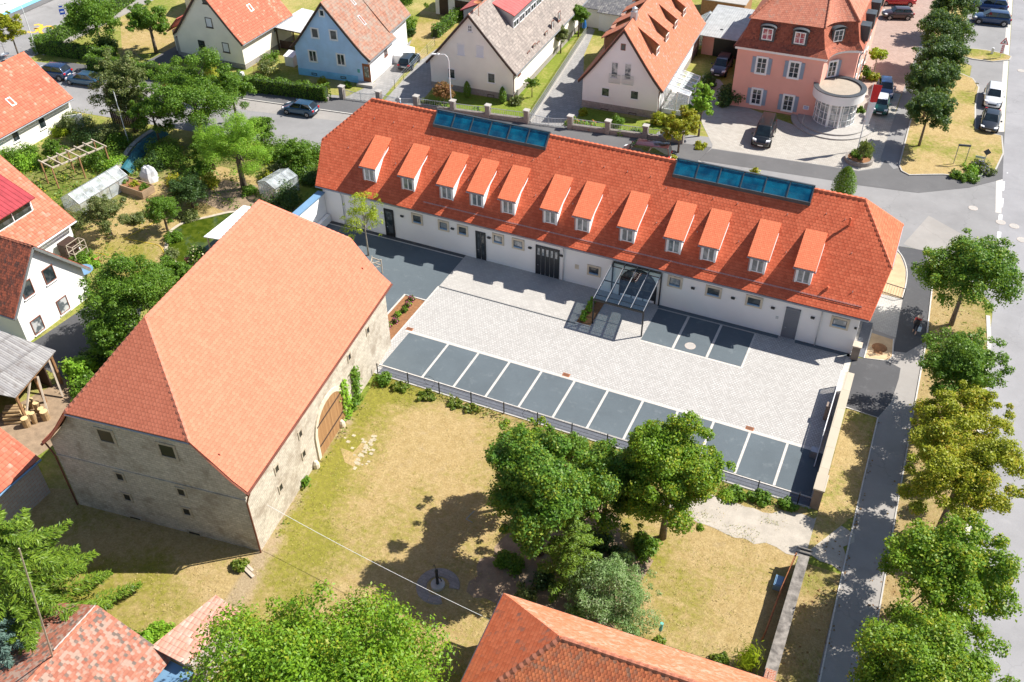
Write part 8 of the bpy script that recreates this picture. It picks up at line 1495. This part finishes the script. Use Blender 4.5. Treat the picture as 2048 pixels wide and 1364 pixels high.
bush_px('vine', 'bright climbing vine beside the wood shed', 'climbing plant', 150, 730, 44, 2.6, 'bright', 3600, .2); bush_px('vine', 'lower bright vine running toward the barn roof', 'climbing plant', 178, 762, 34, 1.6, 'hedge', 2000, .2); bush_px('shrub', 'dark shrub in the shade between wood shed and barn', 'bush', 195, 705, 40, 1.6, 'dark', 2200, .2); bush_px('shrub', 'dark green shrub close below the barn eave', 'bush', 155, 790, 22, 1.2, 'mid', 900, .18)
# hedges
hedge('hedge', 'long clipped hedge along the street before the cream and blue houses', [(-91.0, 77.05), (-69, 80.0), (-60.4, 81.2)], .9, 1.75, dens=75, size=.17)
a, b, c = at(233, 126), at(78, 104), at(165, 58); hedge('hedge', 'bright clipped corner hedge around the upper left garden', [(a.x, a.y), (b.x, b.y), (c.x, c.y)], 1.1, 1.7, dens=70, size=.18); a, b = at(205, 45), at(262, 2); hedge('hedge', 'bright hedge running up to the upper edge behind the garden tree', [(a.x, a.y), (b.x, b.y)], 1.3, 1.6, dens=55, size=.2)
a, b = at(872, 75), at(925, 30); hedge('hedge', 'loose green hedge along the drive up to the brown shed', [(a.x, a.y), (b.x, b.y)], 1.0, 1.3, dens=60, size=.2)
# garden borders along the street
BD = [(533, 128, 26, 2.2, 'olive', 'round olive bush left of the blue house'), (645, 160, 14, .8, 'gold', 'yellowish shrub at the blue house wall'), (695, 168, 12, .7, 'hedge', 'small shrub beside the blue house door'), (845, 203, 14, 1.2, 'olive', 'grey green shrub behind the first garden pillar'), (815, 50, 10, .6, 'hedge', 'x'), (1150, 240, 22, .9, 'bright', 'flowering border plant behind the gate pillar'), (1180, 250, 20, .8, 'bright', 'flowering border plant in the middle of the street border'), (1245, 262, 16, .7, 'bright', 'lime border plant below the ball bush'), (1272, 262, 14, .7, 'hedge', 'round green border plant near the third pillar'), (1330, 190, 10, .6, 'mid', 'red geraniums on the planter wall'), (1325, 205, 12, .7, 'hedge', 'red flowering plant beside the conservatory'), (540, 110, 22, 1.4, 'hedge', 'low shrub behind the picket fence'), (1400, 290, 18, .6, 'gold', 'low grass plants at the forecourt corner'), (1165, 222, 12, .8, 'gold', 'yellow shrub at the white gabled house corner'), (880, 208, 26, .35, 'bright', 'flat ground cover behind the railing left'), (960, 222, 30, .35, 'bright', 'flat ground cover behind the railing right')]
for px, py, r_, h_, lf, lab in BD:
    if lab != 'x': bush_px('border_plant', lab, 'plant', px, py, r_, h_, lf, int(420+r_*r_*1.2), .2, extra='redf' if 'red ' in lab or 'flowering border' in lab else None, stems=h_ > .9)
# shrubs along the wire fence, roses in the beds, plants by the lawn
FS = [(1290, 1085, 34, 1.3, 'mid', 'leafy shrub at the foot of the spreading maple'), (1195, 1075, 40, 1.4, 'dark', 'dark undergrowth between the two big meadow trees'), (1020, 1120, 34, 1.2, 'mid', 'low leafy shrub left of the slim conifer'), (765, 756, 26, .8, 'mid', 'weedy shrub at the barn end of the wire fence'), (800, 772, 22, .45, 'weeds', 'low weeds by the second fence post'), (852, 790, 24, .45, 'weeds', 'weedy shrub by the third fence post'), (908, 806, 20, .35, 'weeds', 'small weeds along the fence kerb'), (945, 816, 20, .45, 'weeds', 'weeds at the fence kerb near the meadow trees'), (1040, 868, 36, 1.7, 'hedge', 'yellow green shrub at the fence left of the maple'), (1150, 890, 40, 2.0, 'hedge', 'bright shrub between the meadow trees at the fence'), (1205, 900, 30, 1.5, 'mid', 'shrub at the fence under the maple'), (1470, 985, 26, .7, 'hedge', 'low ground shrub by the fence right of the maple'), (1520, 995, 28, .7, 'mid', 'low spreading shrub at the fence near the wall'), (1575, 1008, 24, .6, 'hedge', 'low shrub beside the wall end pillar'), (1240, 1110, 30, .9, 'dark', 'dark low shrub in the shade behind the willow shrub'), (1050, 1180, 26, 1.4, 'olive', 'thin olive shrub below the dark meadow tree'), (1090, 1150, 30, 1.2, 'dark', 'dark shrub at the foot of the slim conifer'), (1155, 1225, 22, .8, 'mid', 'green shrub beside the hipped roof eave'), (1318, 1282, 16, .5, 'weeds', 'weeds at the foot of the bird feeder'), (1265, 1262, 18, .6, 'weeds', 'weeds along the hipped roof near the willow shrub'), (1440, 1320, 26, .4, 'weeds', 'dry weeds along the hipped roof'), (290, 1280, 30, .9, 'bright', 'bright vine left of the pink roofed shed'), (320, 1262, 30, .8, 'bright', 'bright weeds behind the pink roofed shed'), (265, 1275, 22, .7, 'hedge', 'climbing weeds on the crumbling roof edge'), (110, 1260, 40, 1.4, 'mid', 'green shrub between spruce and crumbling roof'), (95, 1345, 30, 1.2, 'hedge', 'shrub beside the leaning pole foot'), (478, 1128, 20, .6, 'weeds', 'thistles at the barn corner')]
for px, py, r_, h_, lf, lab in FS: bush_px('shrub', lab, 'shrub', px, py, r_, h_, lf, int(400+r_*r_*1.15), .18, stems=h_ > 1.0)
p = at(1492, 1330); rng = np.random.default_rng(4); n = 1100; a = rng.uniform(0, 6.283, n); rr = np.abs(rng.normal(0, .42, n)); z = rng.random(n)*1.25; C = np.column_stack([p.x+np.cos(a)*rr*(.35+z*.8), p.y+np.sin(a)*rr*(.35+z*.8), z+.05]); Nn = np.column_stack([np.cos(a), np.sin(a), np.full(n, .35)])+unit(n, rng)*.3; Nn /= np.linalg.norm(Nn, axis=1, keepdims=True)
tag(leaf_obj('ornamental_grass', quads_mesh('ornamental_grass', C, Nn, .42, .12, L['lime'], (p.x, p.y, 0), rng, -.75), None, (p.x, p.y, 0)), 'bright lime green ornamental grass clump beside the dark wall', 'grass clump')
for i in range(7): y = 48.3+i*.75; bush('rose_bush', 'rose bush in the long planting bed beside the barn', 'rose bush', (-33.6+random.uniform(-.2, .2), y), .38, .6, 'bright' if i % 2 else 'hedge', 260, .13, group='roses in the courtyard beds', extra='pink' if i in (1, 2, 5, 6) else None)
for i in range(5): bush('rose_bush', 'rose bush in the small bed at the glass canopy', 'rose bush', (-20.05+random.uniform(-.15, .15), 56.0+i*.65), .36, .75, 'bright', 260, .13, group='roses in the canopy bed')
# uncountable grass
scatter('meadow_grass', [([(-31, 27), (-31.7, 43.6), (-1, 43.6), (-1, 28), (-14, 27.5), (-22, 22)], 1), ([(-43, 16), (-43, 25), (-31, 26.5), (-20, 22), (-28, 15)], 1.6)], 16, .085, 'straw', seed=5, zr=.12)
scatter('green_grass', [([(-29.3, 27), (-31.7, 43.6), (-27.5, 43.6), (-26, 34), (-24.5, 24)], 1.3), ([(-31, 41.5), (-31.5, 43.7), (-14, 43.7), (-14, 42.6)], 2), ([(-6, 42.9), (.1, 43.3), (.1, 43.8), (-6, 43.8)], 4), ([(.7, 44), (2.6, 44.5), (2.6, 54), (.7, 54)], 1.6), ([(.8, 25), (2.7, 28), (2.6, 39.5), (.9, 39.5)], 1.6), ([(-7.5, 29.5), (-1, 29.5), (-1, 39.5), (-6, 39.5)], .8), ([(-8, 39.8), (-3, 39.6), (0, 40.3), (-3, 40.9), (-8, 41)], 3), ([(-5, 42.2), (0, 42.9), (0, 43.4), (-6, 42.9)], 4), ([(-3.2, 41.5), (-1.4, 41.6), (-1.5, 42.1), (-3.3, 42)], 5)], 18, .085, 'grass', seed=6, zr=.12)
scatter('garden_grass', [([(-66.5, 47.5), (-57, 45.5), (-59, 53), (-58, 58), (-52.5, 63.5), (-62, 64.5), (-66.5, 58.5)], 1), ([(-80, 50), (-68, 50), (-68, 68), (-80, 66)], 1.6), ([(5.2, 30), (9, 30), (9, 70), (5.1, 72)], .9)], 7, .25, 'grass', seed=7, zr=.15)
scatter('garden_weeds', [([(-82, 48), (-72, 48), (-69.5, 52), (-70, 58), (-66, 60), (-62, 64.3), (-50, 64.3), (-48, 66), (-50, 69), (-82, 64.5)], 1), ([(-63, 58), (-52, 58.5), (-49, 61), (-48, 66), (-62, 64)], .8), ([(-66, 47.6), (-60, 46), (-60, 48.5), (-66, 50)], .8)], 22, .22, 'mid', up=.9, seed=12, aspect=.6, zr=.5)
scatter('garden_flowers', [([(-82, 48), (-72, 48), (-69.5, 52), (-70, 58), (-66, 60), (-62, 64.3), (-50, 64.3), (-48, 66), (-50, 69), (-82, 64.5)], 1)], 5, .2, 'gold', up=.9, seed=14, aspect=.7, zr=.6)
scatter('fence_weeds', [([(-31.4, 43.1), (-31.5, 43.85), (-12, 43.85), (-12, 43.3), (-20, 42.9)], 1), ([(-7, 43.0), (-7, 43.9), (.1, 43.9), (.1, 43.2)], 1.4), ([(-29.6, 27.5), (-31.4, 43), (-30.9, 43), (-29.2, 27.5)], .35)], 60, .15, 'weeds', up=.9, seed=21, aspect=.6, zr=.42)
scatter('fallen_leaves', [([(2.8, 25), (3.1, 25), (3.0, 54), (2.75, 54)], 4), ([(4.2, 30), (9, 30), (9, 55), (4.6, 55)], 1), ([(.9, 28), (2.9, 28), (2.7, 42), (.9, 42)], 1)], 8, .12, 'bronze', up=3, seed=8, aspect=.7, zr=.05)
for o in bpy.data.objects:
    if '_o' in o: del o['_o']
